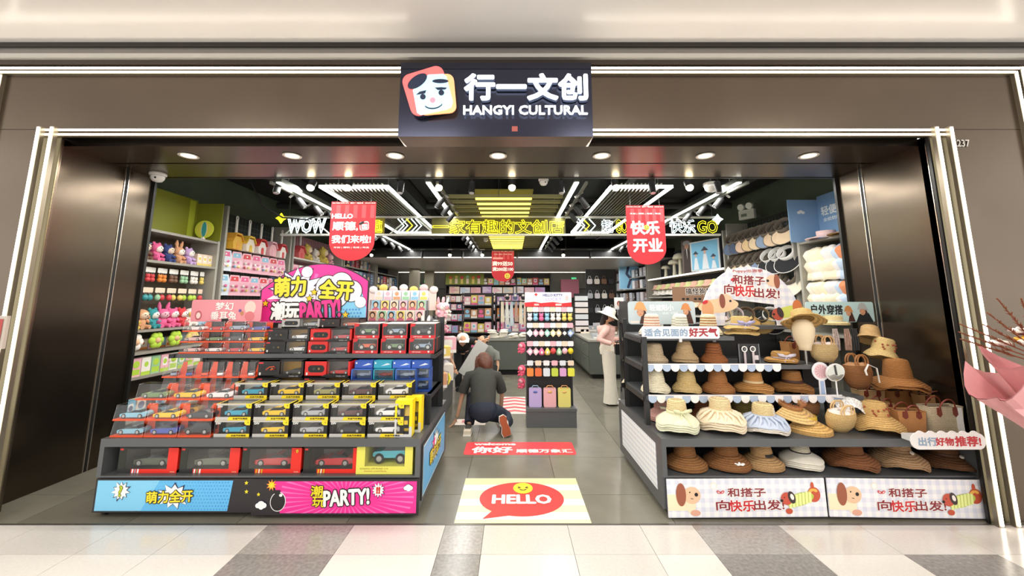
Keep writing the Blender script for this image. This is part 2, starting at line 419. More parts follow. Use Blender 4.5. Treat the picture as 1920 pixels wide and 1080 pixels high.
b = B(); pts = [at(470, 340, 5.2), at(492, 385, 5.3), at(530, 408, 5.5), at(575, 412, 5.7), at(610, 400, 5.9), at(640, 380, 6.0)]
b.tube(pts, .013, DARK, 6); b.build('ceiling_cable', None, label='black cable sagging from the ceiling near the toy wall', cat='cable')

# soffit downlights
for i, x in enumerate((354, 548, 741, 934, 1128, 1322, 1516)):
    p = at(x, 290, 3.62); X = p.x*(2.985-CAMH)/(p.z-CAMH) if False else p.x
    names = ['above the end of the toy wall', 'above the party sign', 'above the toy display end', 'above the middle of the entrance', 'above the end of the hat display', 'above the arched dog sign', 'above the bucket hat wall']
    t = thing('downlight', f'round recessed white downlight in the soffit {names[i]}', 'downlight', (X, 3.62, 2.985), 0, 'recessed downlights in the soffit')
    B().lathe([(.062, 0), (.078, -.003), (.085, -.008), (.08, -.012), (.062, -.008), (.062, 0)], M('#f4efe6', .3), 24).build('ring', t)
    B().lathe([(.0001, -.006), (.062, -.006)], led('#ffe6bf', 3.5), 24).build('lamp', t)
# interior LED strips
LS = led('#fbfff6', 6.); 
def longstrip(x, y0, y1, z, label, grp='long ceiling light strips'):
    t = thing('ceiling_light_strip', label, 'light strip', (x, y0, z), 0, grp)
    B().box(-.035, .035, 0, y1-y0, 0, .05, M('#565a52', .4, .5)).build('housing', t)
    B().box(-.024, .024, 0, y1-y0, -.012, 0, LS).build('diffuser', t)
    k = 0
    while k < y1-y0:
        B().cyl((0, k+.2, .05), (0, k+.2, CZ-z), .004, METAL, 4).build('hanging_rod', t); k += 2.2
    return t
for x, l in ((-2.67, 'long light strip over the toy wall side, outermost'), (-.96, 'long light strip over the toy car end of the aisle'), (.74, 'long light strip over the aisle beside the lit slats, hat side'), (2.6, 'long light strip over the hat wall side, outermost')):
    longstrip(x, 4.36, 10.36, 2.95, l)
# slat grilles in light frames
for x0, x1, nm in ((-2.30, -1.47, 'toy'), (1.17, 1.92, 'hat')):
    t = thing('slat_grille', f'ceiling panel of dark slats inside a glowing frame on the {nm} side', 'ceiling panel', (x0, 4.55, 2.95), 0, 'slat grilles in the ceiling')
    W = x1-x0; L = 3.2
    for nmm, q in (('light_bar', (0, W, 0, .03)), ('light_bar', (0, W, L-.03, L)), ('light_bar', (0, .03, .03, L-.03)), ('light_bar', (W-.03, W, .03, L-.03))):
        B().box(q[0], q[1], q[2], q[3], -.012, .02, LS).build(nmm, t)
    sm = B().box(0, .014, .05, L-.05, .015, .06, M('#6a6a5e', .5)).mesh('slat')
    n = int((W-.1)/.048)
    for k in range(n):
        o = bpy.data.objects.new('slat', sm); sc.collection.objects.link(o); o.parent = t; o.location = (.05+k*.048, 0, 0)
    for a in (.1, W-.1):
        for c in (.3, L-.3): B().cyl((a, c, .02), (a, c, .6), .003, METAL, 4).build('hanging_wire', t)
# centre yellow slats
t = thing('lit_slat_row', 'row of thin bars glowing yellow along the middle of the ceiling', 'ceiling light', (0, 0, 3.0))
for k in range(19):
    y = 5.25+k*.285
    B().box(-.93, .70, y, y+.035, .0, .05, M('#8e8a5a', .5)).build('bar', t)
    B().box(-.50, .27, y-.004, y+.039, -.02, .0, led('#ffe95a', 3.2)).build('light_tube', t)
B().box(-.52, .29, 5.2, 10.4, .09, .11, M('#8a8438', .6)).build('backing_panel', t)
B().cyl((-.18, 5.2, -.0), (-.18, 5.2, .5), .004, METAL, 4).build('hanging_rod', t)
# spot lamps
def mk_spot(kind):
    t = thing('track_spotlight', None, None)
    body = M('#0c0c0c', .55)
    B().box(-.06, .06, -.018, .018, .0, .025, M('#c9c4b8', .4) if kind != 'black' else M('#6e6c66', .4)).build('track_adapter', t)
    B().cyl((0, 0, 0), (0, 0, -.05), .008, body, 8).build('stem', t)
    if kind == 'lit':
        B().cyl((0, .0, -.045), (0, -.05, -.13), .042, body, 14).build('housing', t)
        B().ball((0, -.052, -.135), .042, led('#fff0c8', 14.), 14, 8).build('lamp', t)
    else:
        B().cyl((0, .02, -.05), (0, -.02, -.19), .037, body, 14).build('housing', t)
        B().cyl((0, -.0205, -.192), (0, -.0215, -.196), .03, M('#dcdcdc', .2, .6), 14).build('lens', t)
    return t
spot = Maker(mk_spot)
B().box(-3.9, 3.6, 4.48, 4.515, 3.045, 3.07, M('#3b3d3a', .4)).build('lighting_track', None, label='long lighting track across the ceiling just behind the soffit', cat='track')
seq = [(522, 'black'), (588, 'lit'), (657, 'lit'), (752, 'black'), (825, 'lit'), (885, 'black'), (960, 'lit'), (1052, 'black'), (1152, 'lit'), (1222, 'black'), (1288, 'lit'), (1345, 'black')]
nl = nb = 0
for x, k in seq:
    p = at(x, 333, 4.5)
    if k == 'lit': l = f'lit round spotlight on the entrance track, {ORD[nl]} lit one counting from the toy wall'; nl += 1
    else: l = f'unlit black spotlight on the entrance track, {ORD[nb]} black one counting from the toy wall'; nb += 1
    spot((k,), (p.x, 4.5, 3.045), 0, l, 'spotlight', 'spotlights on the entrance track')
# side spots on tracks beside the long strips
for sxx, dirn, who in ((-2.78, 1, 'toy wall'), (-.86, -1, 'aisle on the toy side'), (.86, 1, 'aisle on the hat side'), (2.72, -1, 'hat wall')):
    t = thing('lighting_track', f'thin dark lighting track beside the long light strip of the {who}', 'track', (sxx, 4.4, 2.94))
    B().box(-.015, .015, 0, 5.9, 0, .03, M('#77796f', .4)).build('rail', t)
    for k, yy in enumerate((4.9, 5.35, 5.8, 7.6, 8.2, 8.8, 9.4)):
        spot(('black',), (sxx, yy, 2.94), 0, f'black spotlight over the {who}, {ORD[k]} back from the entrance', 'spotlight', 'black side spotlights',
             rot=(math.radians(25), math.radians(-38*dirn), 0))
t = thing('lighting_track', 'thin dark lighting track along the rear ceiling edge', 'track', (-3.2, 10.2, 2.92)); B().box(0, 6.2, -.015, .015, .0, .03, M('#3b3d3a', .4)).build('rail', t)
for k in range(5): B().cyl((.1+k*1.5, 0, .03), (.1+k*1.5, 0, .63), .004, METAL, 4).build('hanging_rod', t)
for k, x in enumerate((700, 793, 845, 868, 905, 970, 1055, 1105)):
    p = at(x, 487, 10.3)
    spot(('lit',) if k % 2 == 0 else ('black',), (p.x, 10.2, 2.92), 0, f'small spotlight at the rear ceiling edge, {ORD[k]} from the toy wall', 'spotlight', 'rear edge spotlights')
for yy, l in ((10.36, 'thin light line along the front edge of the rear ceiling'), (15.7, 'thin light line at the back of the rear ceiling')):
    B().box(-3.3 if yy < 12 else WXL+.1, 3.2 if yy < 12 else 3.0, yy, yy+.03, 2.735 if yy > 12 else 2.74, 2.755, led('#fff8ea', 4)).build('light_line', None, label=l, cat='light strip')
# dome cameras and ceiling speakers
def dome(x, y, Y, r, label, z=None, dark=False):
    p = at(x, y, Y); t = thing('dome_camera', label, 'camera', (p.x, Y, z or p.z))
    B().lathe([(r*.0, 0), (r*1.0, 0), (r*1.05, -r*.25), (r*.95, -r*.5)], M('#dedbd3', .4), 20).build('base', t)
    B().lathe([(r*.85, -r*.5), (r*.8, -r*.9), (r*.55, -r*1.25), (0.0001, -r*1.4)], M('#f1efe9', .25), 20).build('dome', t)
    B().ball((r*.3, -r*.72, -r*.85), r*.14, BLACK, 8, 6).build('lens', t)
    B().cyl((0, 0, 0), (0, 0, .4), .012, M('#444444', .5), 6).build('stem', t)
dome(299, 308, 4.15, .075, 'white dome camera under the soffit at the toy wall end', z=2.984)
for nm in ('dome_camera',):
    pass
dome(1019, 330, 4.6, .06, 'small white dome camera above the middle of the entrance', z=3.06)
dome(1332, 340, 4.7, .085, 'white dome camera near the hat wall above the banner', z=3.04)
dome(911, 452, 9.0, .07, 'white dome camera hanging near the price banner', z=3.05)

# ================= SIGN =================
t = thing('shop_sign', 'dark box sign with a glowing square face logo and white lettering', 'sign', (0, 2.97, 0))
x0, x1, z0, z1 = at(752, 118, 2.97).x, at(1108, 118, 2.97).x, zw(930, 256, 2.97), zw(930, 118, 2.97)
SB = M('#3a3c4c', .22, .75)
B().box(x0, x1, 0, .20, z0, z1, SB).build('sign_box', t)
B().add([(x0, 0, z0), (x1, 0, z0), (x1-.03, .16, z0-.02), (x0+.03, .16, z0-.02), (x0, .2, z0), (x1, .2, z0)], [(0, 1, 2, 3), (3, 2, 5, 4), (0, 3, 4), (1, 5, 2)], M('#8a7f74', .25, .85)).build('bottom_lip', t)
B().box(x0, x1, -.004, .0, z1-.055, z1, M('#0a0f24', .3)).build('top_band', t)
SG = led('#f3fbff', 2.2)
def sp(x, y): p = at(x, y, 2.95); return p.x, p.z
def sw(px): return px*2.95/ray(930, 190)[1]
c = sp(986, 166); b = B(); b.text('行一文创', c[0], c[1], sw(228), sw(50), SG, -.045, .035, ext=.03); b.build('lettering', t, label='glowing white Chinese characters')
B().text('行一文创', c[0]+.004, c[1]-.006, sw(228), sw(50), M('#2a3350', .4), -.012, .035, ext=.02).build('letter_returns', t)
c = sp(985, 208); b = B(); b.text('HANGYI CULTURAL', c[0], c[1], sw(230), sw(17), SG, -.035, .035, ext=.05); b.build('lettering', t, label='glowing white Latin letters')
b = B()
def sq(pts, y, m, bb): bb.prism(pts, y, -.002, m)
def lp(u, v):  # logo crop coords (from 1920x960 zoom)
    return sp(740+u*380/1920, 100+v*190/960)
def lpoly(uv): return [lp(*q) for q in uv]
cR = led('#f56a68', .75); cO = led('#ffb27a', .75); cB = led('#b5e6f5', .8); cN = M('#1b2a4a', .4); cPk = led('#ff7f8e', 1.2)
logo = B()
def rr_uv(cx, cy, w_, h_, r, rot):
    return [lp(cx+(x*math.cos(rot)-y*math.sin(rot)), cy+(x*math.sin(rot)+y*math.cos(rot))) for x, y in rrect(0, 0, w_, h_, r, 0, 5)]
logo.prism(rr_uv(330, 385, 400, 400, 70, math.radians(-17)), -.05, -.01, M('#141c33', .4))
logo.prism(rr_uv(318, 380, 400, 400, 75, math.radians(-17)), -.062, -.05, cR)
logo.prism(rr_uv(405, 415, 350, 365, 65, math.radians(-5)), -.064, -.05, cO)
logo.poly(lpoly([(185, 375), (330, 232), (470, 225), (500, 250), (560, 490), (545, 540), (500, 560), (260, 612), (225, 590)]), -.066, cB)
logo.poly([lp(228+x*105*math.cos(-.62)-y*52*math.sin(-.62), 295+x*105*math.sin(-.62)+y*52*math.cos(-.62)) for x, y in ell(0, 0, 1, 1, 24)], -.068, cN)
logo.poly([lp(443+x*76, 294+y*20) for x, y in ell(0, 0, 1, 1, 20)], -.068, cN)
for cx, cy in ((280, 440), (452, 402)): logo.poly([lp(cx+x*27, cy+y*27) for x, y in ell(0, 0, 1, 1, 16)], -.068, cN)
logo.poly(lpoly([(215, 422), (250, 392), (312, 378), (300, 410), (250, 418)]), -.068, cN)
logo.poly(lpoly([(390, 355), (450, 350), (505, 355), (490, 372), (420, 378)]), -.068, cN)
logo.poly([lp(371+x*27, 472+y*27) for x, y in ell(0, 0, 1, 1, 16)], -.068, cPk)
prev = None
for i in range(11):
    a = PI*(.15+.7*i/10); q = (388-90*math.cos(a)+(-8), 495+57*math.sin(a)-18*(i/10))
    if prev: logo.poly(lpoly([prev, q, (q[0], q[1]+13), (prev[0], prev[1]+13)]), -.068, cN)
    prev = q
logo.build('logo_face', t)
b = B(); b.box(lp(1110, 680)[0], lp(1165, 680)[0], -.003, 0, lp(1110, 730)[1], lp(1110, 682)[1], M('#b0594f', .5)); b.build('small_label', t)

# ================= NEON BEAM =================
YB = 6.2
t = thing('neon_sign_beam', 'white truss beam across the shop carrying neon outline letters', 'neon sign', (0, YB, 0))
bz0, bz1 = 2.665, 2.925
bx0, bx1 = xw(527, 425, YB), xw(1350, 425, YB)
RL = M('#c9c9c0', .35)
B().box(bx0, bx1, -.01, .05, bz0-.03, bz0, RL).build('rail', t)
B().box(bx0, bx1, -.01, .05, bz1, bz1+.025, RL).build('rail', t)
k = bx0+.05; i = 0
while k < bx1-.3:
    B().tube([(k, .03, bz0), (k+.3, .03, bz1)] if i % 2 == 0 else [(k, .03, bz1), (k+.3, .03, bz0)], .012, RL, 4).build('brace', t); k += .42; i += 1
for k in range(5): B().cyl((bx0+.1+k*(bx1-bx0-.2)/4, .03, bz1), (bx0+.1+k*(bx1-bx0-.2)/4, .03, CZ), .006, METAL, 4).build('hanging_rod', t)
NW, NY = led('#e8fbff', 2.6), led('#fff02a', 1.8); YBACK = M('#7a7018', .6)
def neon(s, xa, xb, m, ya=412, yb=438, back=None, bev=.017):
    a, c = at(xa, ya, YB), at(xb, yb, YB)
    if back: B().box(a.x-.02, c.x+.02, .0, .012, bz0, bz1, back).build('backing_panel', t)
    bb = B(); bb.text(s, (a.x+c.x)/2, (a.z+c.z)/2, c.x-a.x, a.z-c.z, m, -.025, 0, mode='NONE', off=.02, bev=bev)
    bb.build('neon_lettering', t)
neon('WOW', 541, 612, NW, 409, 438, bev=.034)
neon('行', 650, 685, NW); neon('趣', 697, 718, NY, back=YBACK)
neon('一家有趣的文创店', 812, 1058, NY, 412, 440, back=M('#4e4a16', .7))
neon('趣', 1126, 1150, NW); neon('GO', 1153, 1176, NY)
neon('快乐', 1253, 1304, NW); neon('GO', 1305, 1345, NY, 414, 438)
def chev(x, m):
    b = B(); a = at(x, 425, YB)
    b.tube([(a.x-.05, -.02, bz1-.02), (a.x+.05, -.02, (bz0+bz1)/2), (a.x-.05, -.02, bz0+.02)], .010, m, 6); b.build('neon_chevron', t)
for x, m in ((752, NW), (759, NW), (768, NY), (777, NW), (785, NW), (1082, NW), (1090, NW), (1099, NY), (1110, NW)): chev(x, m)
for x, y, m in ((529, 410, NY), (1344, 412, NW)):
    a = at(x, y, YB); b = B(); b.prism(star_pts(a.x, a.z, .085, 4, .55, PI/2), -.04, -.015, m); b.build('neon_star', t)

# ================= HANGING BANNERS =================
def banner(px0, px1, py0, py1, Y, label, paint, back=None):
    a, c = at(px0, py0, Y), at(px1, py1, Y); W = c.x-a.x; H = a.z-c.z; r = W/2
    t = thing('hanging_banner', label, 'banner', ((a.x+c.x)/2, Y, (a.z+c.z)/2), 0, 'red hanging banners')
    out = [(-W/2, H/2), (-W/2, -H/2+r*.85)]+ell(0, -H/2+r*.85, r, r*.85, 20, PI, 2*PI)[1:-1]+[(W/2, -H/2+r*.85), (W/2, H/2)]
    B().prism(out, 0, .006, M('#c51f2c', .5)).build('panel', t)
    P = Board(W, H); st = M('#d84a50', .5)
    for k in range(5):
        u = .12+k*.19; P.R(u, .06, u+.09, .28, st)
    P.R(0, 0, 1, .05, M('#9c1722', .5), 1)
    WT = M('#fdf3ee', .5)
    P.T('GO FOR FUN LIFE   趣行一·趣出发   SINCE 2018', .5, .025, .96, .022, WT, 2, .03)
    paint(P, WT); P.build('printed_pattern', t)
    for x in (-W*.38, W*.38): B().cyl((x, .003, H/2), (x, .003, 3.5-(a.z+c.z)/2), .0025, METAL, 4).build('hanging_wire', t)
def pb1(P, WT):
    P.T('HELLO', .26, .25, .46, .075, WT, 2, .07)
    P.T('顺德,', .34, .42, .56, .15, WT, 2, .035)
    P.RR(.76, .415, .155, .15, .035, WT, 2, .1); P.RR(.765, .42, .13, .125, .03, M('#d33b44', .5), 3, .1); P.RR(.77, .43, .10, .09, .02, WT, 4, .1)
    P.E(.70, .37, .05, .022, BLACK, 5, .5); P.E(.74, .43, .008, .01, BLACK, 5); P.E(.81, .425, .008, .01, BLACK, 5); P.L([(.74, .45), (.78, .457), (.81, .445)], .003, BLACK, 5)
    P.T('我们来啦!', .49, .64, .86, .13, WT, 2, .04)
    P.T('文创 | 潮玩 | 毛绒 | 饰品', .5, .78, .78, .03, WT, 2, .02)
def pb2(P, WT):
    P.T('文创 | 潮玩 | 毛绒 | 饰品', .5, .145, .8, .032, WT, 2, .02)
    P.T('快乐', .48, .385, .74, .22, WT, 2, .045); P.E(.52, .38, .045, .045, M('#ffd84a', .4), 3)
    P.E(.49, .37, .006, .01, BLACK, 4); P.E(.55, .37, .006, .01, BLACK, 4); P.L([(.48, .395), (.52, .405), (.56, .395)], .004, BLACK, 4)
    P.T('开业', .53, .68, .74, .22, WT, 2, .045)
def pb3(P, WT):
    P.T('文创 | 潮玩 | 毛绒 | 饰品', .5, .12, .8, .035, WT, 2, .02)
    P.R(.05, .22, .5, .28, M('#f1a8a0', .5), 2)
    P.T('满99送50', .48, .42, .9, .14, WT, 2, .05); P.T('满200送100', .5, .6, .92, .12, WT, 2, .05)
    P.E(.70, .82, .09, .09, M('#ffd84a', .4), 3); P.E(.66, .80, .012, .02, BLACK, 4); P.E(.74, .80, .012, .02, BLACK, 4); P.L([(.64, .85), (.70, .87), (.76, .85)], .008, BLACK, 4)
banner(622, 700, 378, 489, 4.95, 'red hanging banner with HELLO above the party sign', pb1)
banner(1173, 1251, 385, 496, 4.95, 'red hanging banner with big opening characters and a yellow smiley', pb2)
banner(922, 964, 470, 528, 9.0, 'small red hanging price banner in the middle of the shop', pb3)

# floor mats
def mat_thing(label, c0, c1, y0, y1, out, bg, prints, z=.001):
    X0, X1 = c0, c1; W = X1-X0; H = y1-y0
    return thing('floor_sticker', label, 'floor sticker', ((X0+X1)/2, (y0+y1)/2, z), rot=(-PI/2, 0, 0)), W, H
def fl(x, y): 
    r = ray(x, y); k = -CAMH/r[2]; return r[0]*k, r[1]*k
t, W, H = mat_thing('cream striped floor sticker with a red HELLO speech bubble at the entrance', fl(851, 983)[0], fl(1110, 983)[0], 3.14, fl(960, 897)[1], None, None, None)
B().prism([(-W/2, -H/2), (W/2, -H/2), (W/2, H/2), (-W/2, H/2)], 0, .001, M('#f5e3b8', .35)).build('sheet', t)
P = Board(W, H, .0008); W2 = M('#f6efe6', .35)
for k in (.18, .52, .80): P.R(0, k, 1, k+.14, W2)
P.R(0, .02, 1, .14, M('#fbd9a6', .35)); 
RD = M('#e23c3c', .35)
P.E(.50, .50, .345*W/H, .385, RD, 2, n=40); P.P([(.30, .70), (.20, .93), (.42, .86)], RD, 2)
P.E(.515, .265, .115, .135, M('#f7d636', .35), 3)
P.L([(.475, .24), (.492, .255), (.475, .27)], .008, BLACK, 4); P.L([(.555, .24), (.538, .255), (.555, .27)], .008, BLACK, 4); P.L([(.49, .30), (.505, .32), (.525, .32), (.54, .30)], .008, BLACK, 4)
P.T('HELLO', .50, .53, .47, .19, M('#fffaf2', .35), 4, .055)
P.build('printed_pattern', t)
x0, y0 = fl(868, 853); x1, _ = fl(1082, 853); y1 = fl(960, 829)[1]
t, W, H = mat_thing('long red floor sticker with welcome greeting in white letters', x0, x1, y0, y1, None, None, None)
B().prism(rrect(0, 0, W, H, .04), 0, .001, M('#e0464c', .35)).build('sheet', t)
P = Board(W, H, .0008); WT = M('#fff4ee', .35)
P.T('welcome', .27, .18, .38, .17, WT, 2, .1); P.T('你好', .25, .64, .36, .46, WT, 2, .05); P.T('顺德万象汇', .72, .72, .50, .26, WT, 2, .04)
P.build('printed_pattern', t)
x0, y0 = fl(942, 776); x1, _ = fl(992, 776); y1 = fl(960, 744)[1]
t, W, H = mat_thing('pink and white zigzag floor sticker beside the keychain rack', x0, .22, y0, y1, None, None, None)
B().prism([(-W/2, -H/2), (W/2, -H/2), (W/2, H/2), (-W/2, H/2)], 0, .001, M('#f5ddd6', .35)).build('sheet', t)
P = Board(W, H, .0008)
for k in range(5):
    v = .06+k*.19; P.P([(0, v+.05), (.5, v-.03), (1, v+.05), (1, v+.13), (.5, v+.05), (0, v+.13)], M('#d85560', .35), 2)
P.build('printed_pattern', t)
x0, y0 = fl(852, 797); x1, y1 = fl(912, 786)
t, W, H = mat_thing('pink striped paper strip on the floor under the crouching person', x0, x1, y0, y1, None, None, None)
B().prism([(-W/2, -H/2), (W/2, -H/2), (W/2, H/2), (-W/2, H/2)], 0, .001, M('#f3e3da', .4)).build('sheet', t)
B().box(-W*.3, W*.1, -.002, 0, -H*.1, H*.3, M('#e0808c', .4)).build('printed_pattern', t)
# ================= TOY DISPLAY (left gondola) =================
def lab(*a): return ' '.join(a)
SHELF = M('#5a5c5e', .38, .2); POST = M('#2f3032', .4, .2)
def caster(t, x, y):
    c = B(); c.cyl((x-.012, y, .028), (x+.012, y, .028), .028, M('#232323', .5), 12); c.build('caster', t)
    B().box(x-.02, x+.02, y-.02, y+.02, .03, .062, METAL).build('caster_fork', t)
t = thing('toy_gondola', 'long dark stepped display unit on casters carrying boxed toy cars', 'display unit', (0, 0, 0))
GX0, GX1, GY0, GY1 = -3.14, -.70, 3.20, 4.42
B().box(GX0, GX1, GY0+.02, GY1, .055, .285, SHELF).build('plinth', t)
B().box(GX0, GX1, GY0, GY1, .285, .297, SHELF).build('bottom_shelf', t)
B().box(GX0, GX1, GY0, GY1, .502, .56, SHELF).build('worktop', t)
B().box(GX0+.03, GX1-.03, GY0+.45, GY0+.47, .297, .502, M('#17181a', .5)).build('back_panel', t)
for x in (GX0, GX1-.035): B().box(x, x+.035, GY0, GY1, .297, .502, SHELF).build('side_panel', t)
for z, y0 in ((.80, 3.60), (1.12, 3.74)): 
    B().box(GX0+.02, GX1-.01, y0, GY1-.25, z-.035, z, SHELF).build('shelf', t)
for x in (GX0+.0, GX1-.045):
    B().box(x, x+.045, 4.13, 4.175, .56, 1.44, POST).build('post', t)
    B().box(x, x+.045, 3.55, 3.59, .56, .765, POST).build('post', t)
    B().box(x, x+.045, 3.55, 4.17, .765, .80, POST).build('bracket', t)
    B().box(x, x+.045, 3.72, 4.17, 1.085, 1.12, POST).build('bracket', t)
B().box(GX0, GX1, 4.14, 4.165, .56, 1.40, M('#232426', .5)).build('back_panel', t)
for x in (GX0+.06, -1.93, GX1-.06):
    for y in (GY0+.06, GY1-.06): caster(t, x, y)
# panels
CY, YE, MG = M('#7fc6e8', .35), M('#e8d52c', .35), M('#ea2f92', .35)
NAVY, PK = M('#18204a', .4), M('#f06ab8', .35)
def outl(P, s, u, v, wd, ht, fill, ol, l=2, bold=.035, ob=.10, rot=0.):
    P.T(s, u, v, wd, ht, ol, l, ob, rot); P.T(s, u, v, wd, ht, fill, l+1, bold, rot)
def burst(P, u, v, r, n=12, l=1, fill=None, sx=1.):
    c = P.xy(u, v)
    for rr, m, ll in ((r*1.1, NAVY, l), (r, fill or WHITE, l+1)):
        pts = [(c[0]+(x-c[0])*sx, z) for x, z in star_pts(c[0], c[1], rr*P.H, n, .62, PI/2, .12)]
        P.poly(pts, P.Y(ll), m)
def cloud(P, u, v, r, l=2):
    for rr, m, ll in ((1.14, NAVY, l), (1, WHITE, l+1)):
        for dx, dv, k in ((0, 0, 1), (-.8, .25, .7), (.8, .2, .75), (0.1, .6, .7)):
            c = P.xy(u, v); P.poly(ell(c[0]+dx*r*P.H, c[1]-dv*r*P.H, k*r*rr*P.H, k*r*rr*P.H*.9, 18), P.Y(ll), m)
def dots(P, u0, v0, u1, v1, m, nx, nv, r, l=1):
    for i in range(nx):
        for j in range(nv):
            P.E(u0+(u1-u0)*(i+(j % 2)*.5)/nx, v0+(v1-v0)*(j+.5)/nv, r*(.4+.6*i/nx), r*(.4+.6*i/nx), m, l, n=6)
W = 1.2; H = .235; zc = .160
t = board_thing('comic_banner', 'light blue comic banner with question mark on the toy display front', 'banner', W, H, (GX0+W/2+.01, GY0-.002, zc), 0, M('#241f22', .4), None, thick=.012)
P = Board(W, H, .001)
P.P([(.012, .05), (.86, .05), (.84, .95), (.012, .95)], CY); P.P([(.40, .05), (.86, .05), (.84, .95), (.30, .95)], M('#5fb4e6', .35), 2)
dots(P, .36, .06, .85, .95, M('#3c86cc', .35), 26, 9, .022, 3)
burst(P, .165, .36, .28, 11, 3); P.T('?', .165, .36, None, .30, M('#1a2a10', .4), 5, .09); P.T('?', .165, .36, None, .30, M('#b4c02c', .4), 6, .045)
burst(P, .50, .50, .36, 11, 4, sx=1.5); outl(P, '萌力全开', .475, .52, .285, .34, YE, M('#1a1408', .4), 6, .035, .11, .04)
for u, v in ((.945, .12), (.95, .38)): P.S(u, v, .07, YE, 3)
P.build('printed_pattern', t)
W2_ = 1.24
t = board_thing('comic_banner', 'pink comic banner with a black bomb and party lettering on the toy display front', 'banner', W2_, H+.015, (GX0+W+W2_/2+.005, GY0-.012, zc-.006), 0, M('#241f22', .4), None, thick=.012)
P = Board(W2_, H+.015, .001)
P.P([(.12, .06), (.985, .06), (.985, .94), (.17, .94)], MG)
for a in range(40):
    an = 2*PI*a/40; da = .035
    q = []
    for (aa, rr) in ((an-da, .5), (an+da*.6, .5), (an, .0)):
        q.append((.56+math.cos(aa)*rr*.82, .5+math.sin(aa)*rr*.82*2.4))
    def clampq(p):
        u, v = p; du, dv = u-.56, v-.5; k = 1
        if u > .985: k = min(k, (.985-.56)/du)
        if u < .17: k = min(k, (.17-.56)/du)
        if v > .94: k = min(k, (.44)/dv)
        if v < .06: k = min(k, (-.44)/dv)
        return (.56+du*k, .5+dv*k)
    q0, q1 = clampq(q[0]), clampq(q[1]); mid = (.56+(q0[0]-.56)*.45, .5+(q0[1]-.5)*.45)
    P.P([q0, q1, mid], PK, 2)
P.E(.155, .62, .235, .27, WHITE, 3); P.E(.155, .62, .215, .25, M('#191417', .3), 4); P.R(.125, .30, .165, .40, M('#191417', .3), 4)
P.E(.17, .44, .05, .04, WHITE, 5); P.S(.11, .16, .17, M('#f08a3a', .4), 4, 9, .5); P.S(.11, .16, .12, YE, 5, 9, .5)
cloud(P, .055, .70, .11, 3); P.S(.035, .42, .06, YE, 3)
outl(P, '潮', .385, .32, .07, .28, YE, M('#1a1408', .4), 5, .03, .1); outl(P, '玩', .40, .62, .075, .28, YE, M('#1a1408', .4), 5, .03, .1)
outl(P, 'PARTY!', .565, .50, .27, .42, WHITE, M('#1a1408', .4), 5, .05, .12, .06)
burst(P, .755, .30, .20, 12, 5); P.T('!!', .755, .30, None, .17, M('#c4301c', .4), 7, .1)
cloud(P, .935, .22, .09, 5)
P.build('printed_pattern', t)
t = board_thing('comic_banner', 'blue comic poster on the aisle side of the toy display', 'banner', 1.02, .40, (GX1+.012, (GY0+GY1)/2-.05, .30), PI/2, M('#26262a', .4), None, thick=.01)
P = Board(1.02, .40, .001); P.R(.02, .04, .98, .96, M('#cfe6ee', .4)); P.R(.03, .07, .97, .93, M('#62aee0', .35), 2); burst(P, .5, .42, .34, 12, 3, sx=1.3, fill=M('#f4f6ef', .4)); P.S(.42, .3, .16, MG, 5); outl(P, '萌力全开', .5, .5, .5, .28, YE, M('#1a1408', .4), 6)
P.build('printed_pattern', t)
t = board_thing('side_board', 'white board on the outer side of the toy display beside the pier', 'board', 1.0, .30, (GX0-.004, GY0+.55, .30), -PI/2, M('#e6e6e6', .4), None, thick=.01)

# ---- toy cars ----
TYRE, RIM, GLS = M('#161616', .6), M('#b8b8b6', .3, .7), M('#20262c', .08)
def car_geo(b, L, col, kind='sport', lift=0.):
    Wd = L*.42; p = M(col, .22, coat=.6)
    if kind == 'sport': st = [(-.5, .07, .12, .12), (-.44, .05, .16, .16), (-.25, .04, .19, .19), (-.12, .04, .20, .205), (.04, .04, .21, .285), (.2, .04, .215, .285), (.36, .05, .21, .22), (.47, .06, .19, .19), (.5, .09, .16, .16)]
    elif kind == 'suv': st = [(-.5, .10, .18, .18), (-.46, .08, .22, .22), (-.25, .07, .25, .255), (-.2, .07, .26, .27), (-.08, .07, .26, .40), (.3, .07, .27, .41), (.42, .08, .27, .39), (.48, .09, .26, .27), (.5, .12, .22, .22)]
    else: st = [(-.5, .08, .15, .15), (-.45, .06, .19, .19), (-.22, .05, .21, .215), (-.06, .05, .225, .32), (.2, .05, .23, .325), (.36, .05, .235, .25), (.47, .06, .22, .225), (.5, .09, .19, .19)]
    vs = []
    for x, zb, zl, zr in st:
        e = .80 if abs(x) > .45 else 1.; rf = .78 if zr > zl+.03 else .95
        vs += [(x*L, -Wd/2*e, (zb+lift)*L), (x*L, -Wd/2*e, (zl+lift)*L), (x*L, -Wd/2*e*rf, (zr+lift)*L), (x*L, Wd/2*e*rf, (zr+lift)*L), (x*L, Wd/2*e, (zl+lift)*L), (x*L, Wd/2*e, (zb+lift)*L)]
    body = []; gl = []
    for i in range(len(st)-1):
        for k in range(6):
            f = (i*6+k, i*6+(k+1) % 6, (i+1)*6+(k+1) % 6, (i+1)*6+k)
            d = (st[i][3]-st[i][2])+(st[i+1][3]-st[i+1][2])
            (gl if (k in (1, 3) and d > .05) or (k == 2 and abs(st[i][3]-st[i+1][3]) > .055) else body).append(f)
    body += [(5, 4, 3, 2, 1, 0), tuple((len(st)-1)*6+k for k in range(6))]
    b.add(vs, body, p); b.add(vs, gl, GLS)
    return Wd
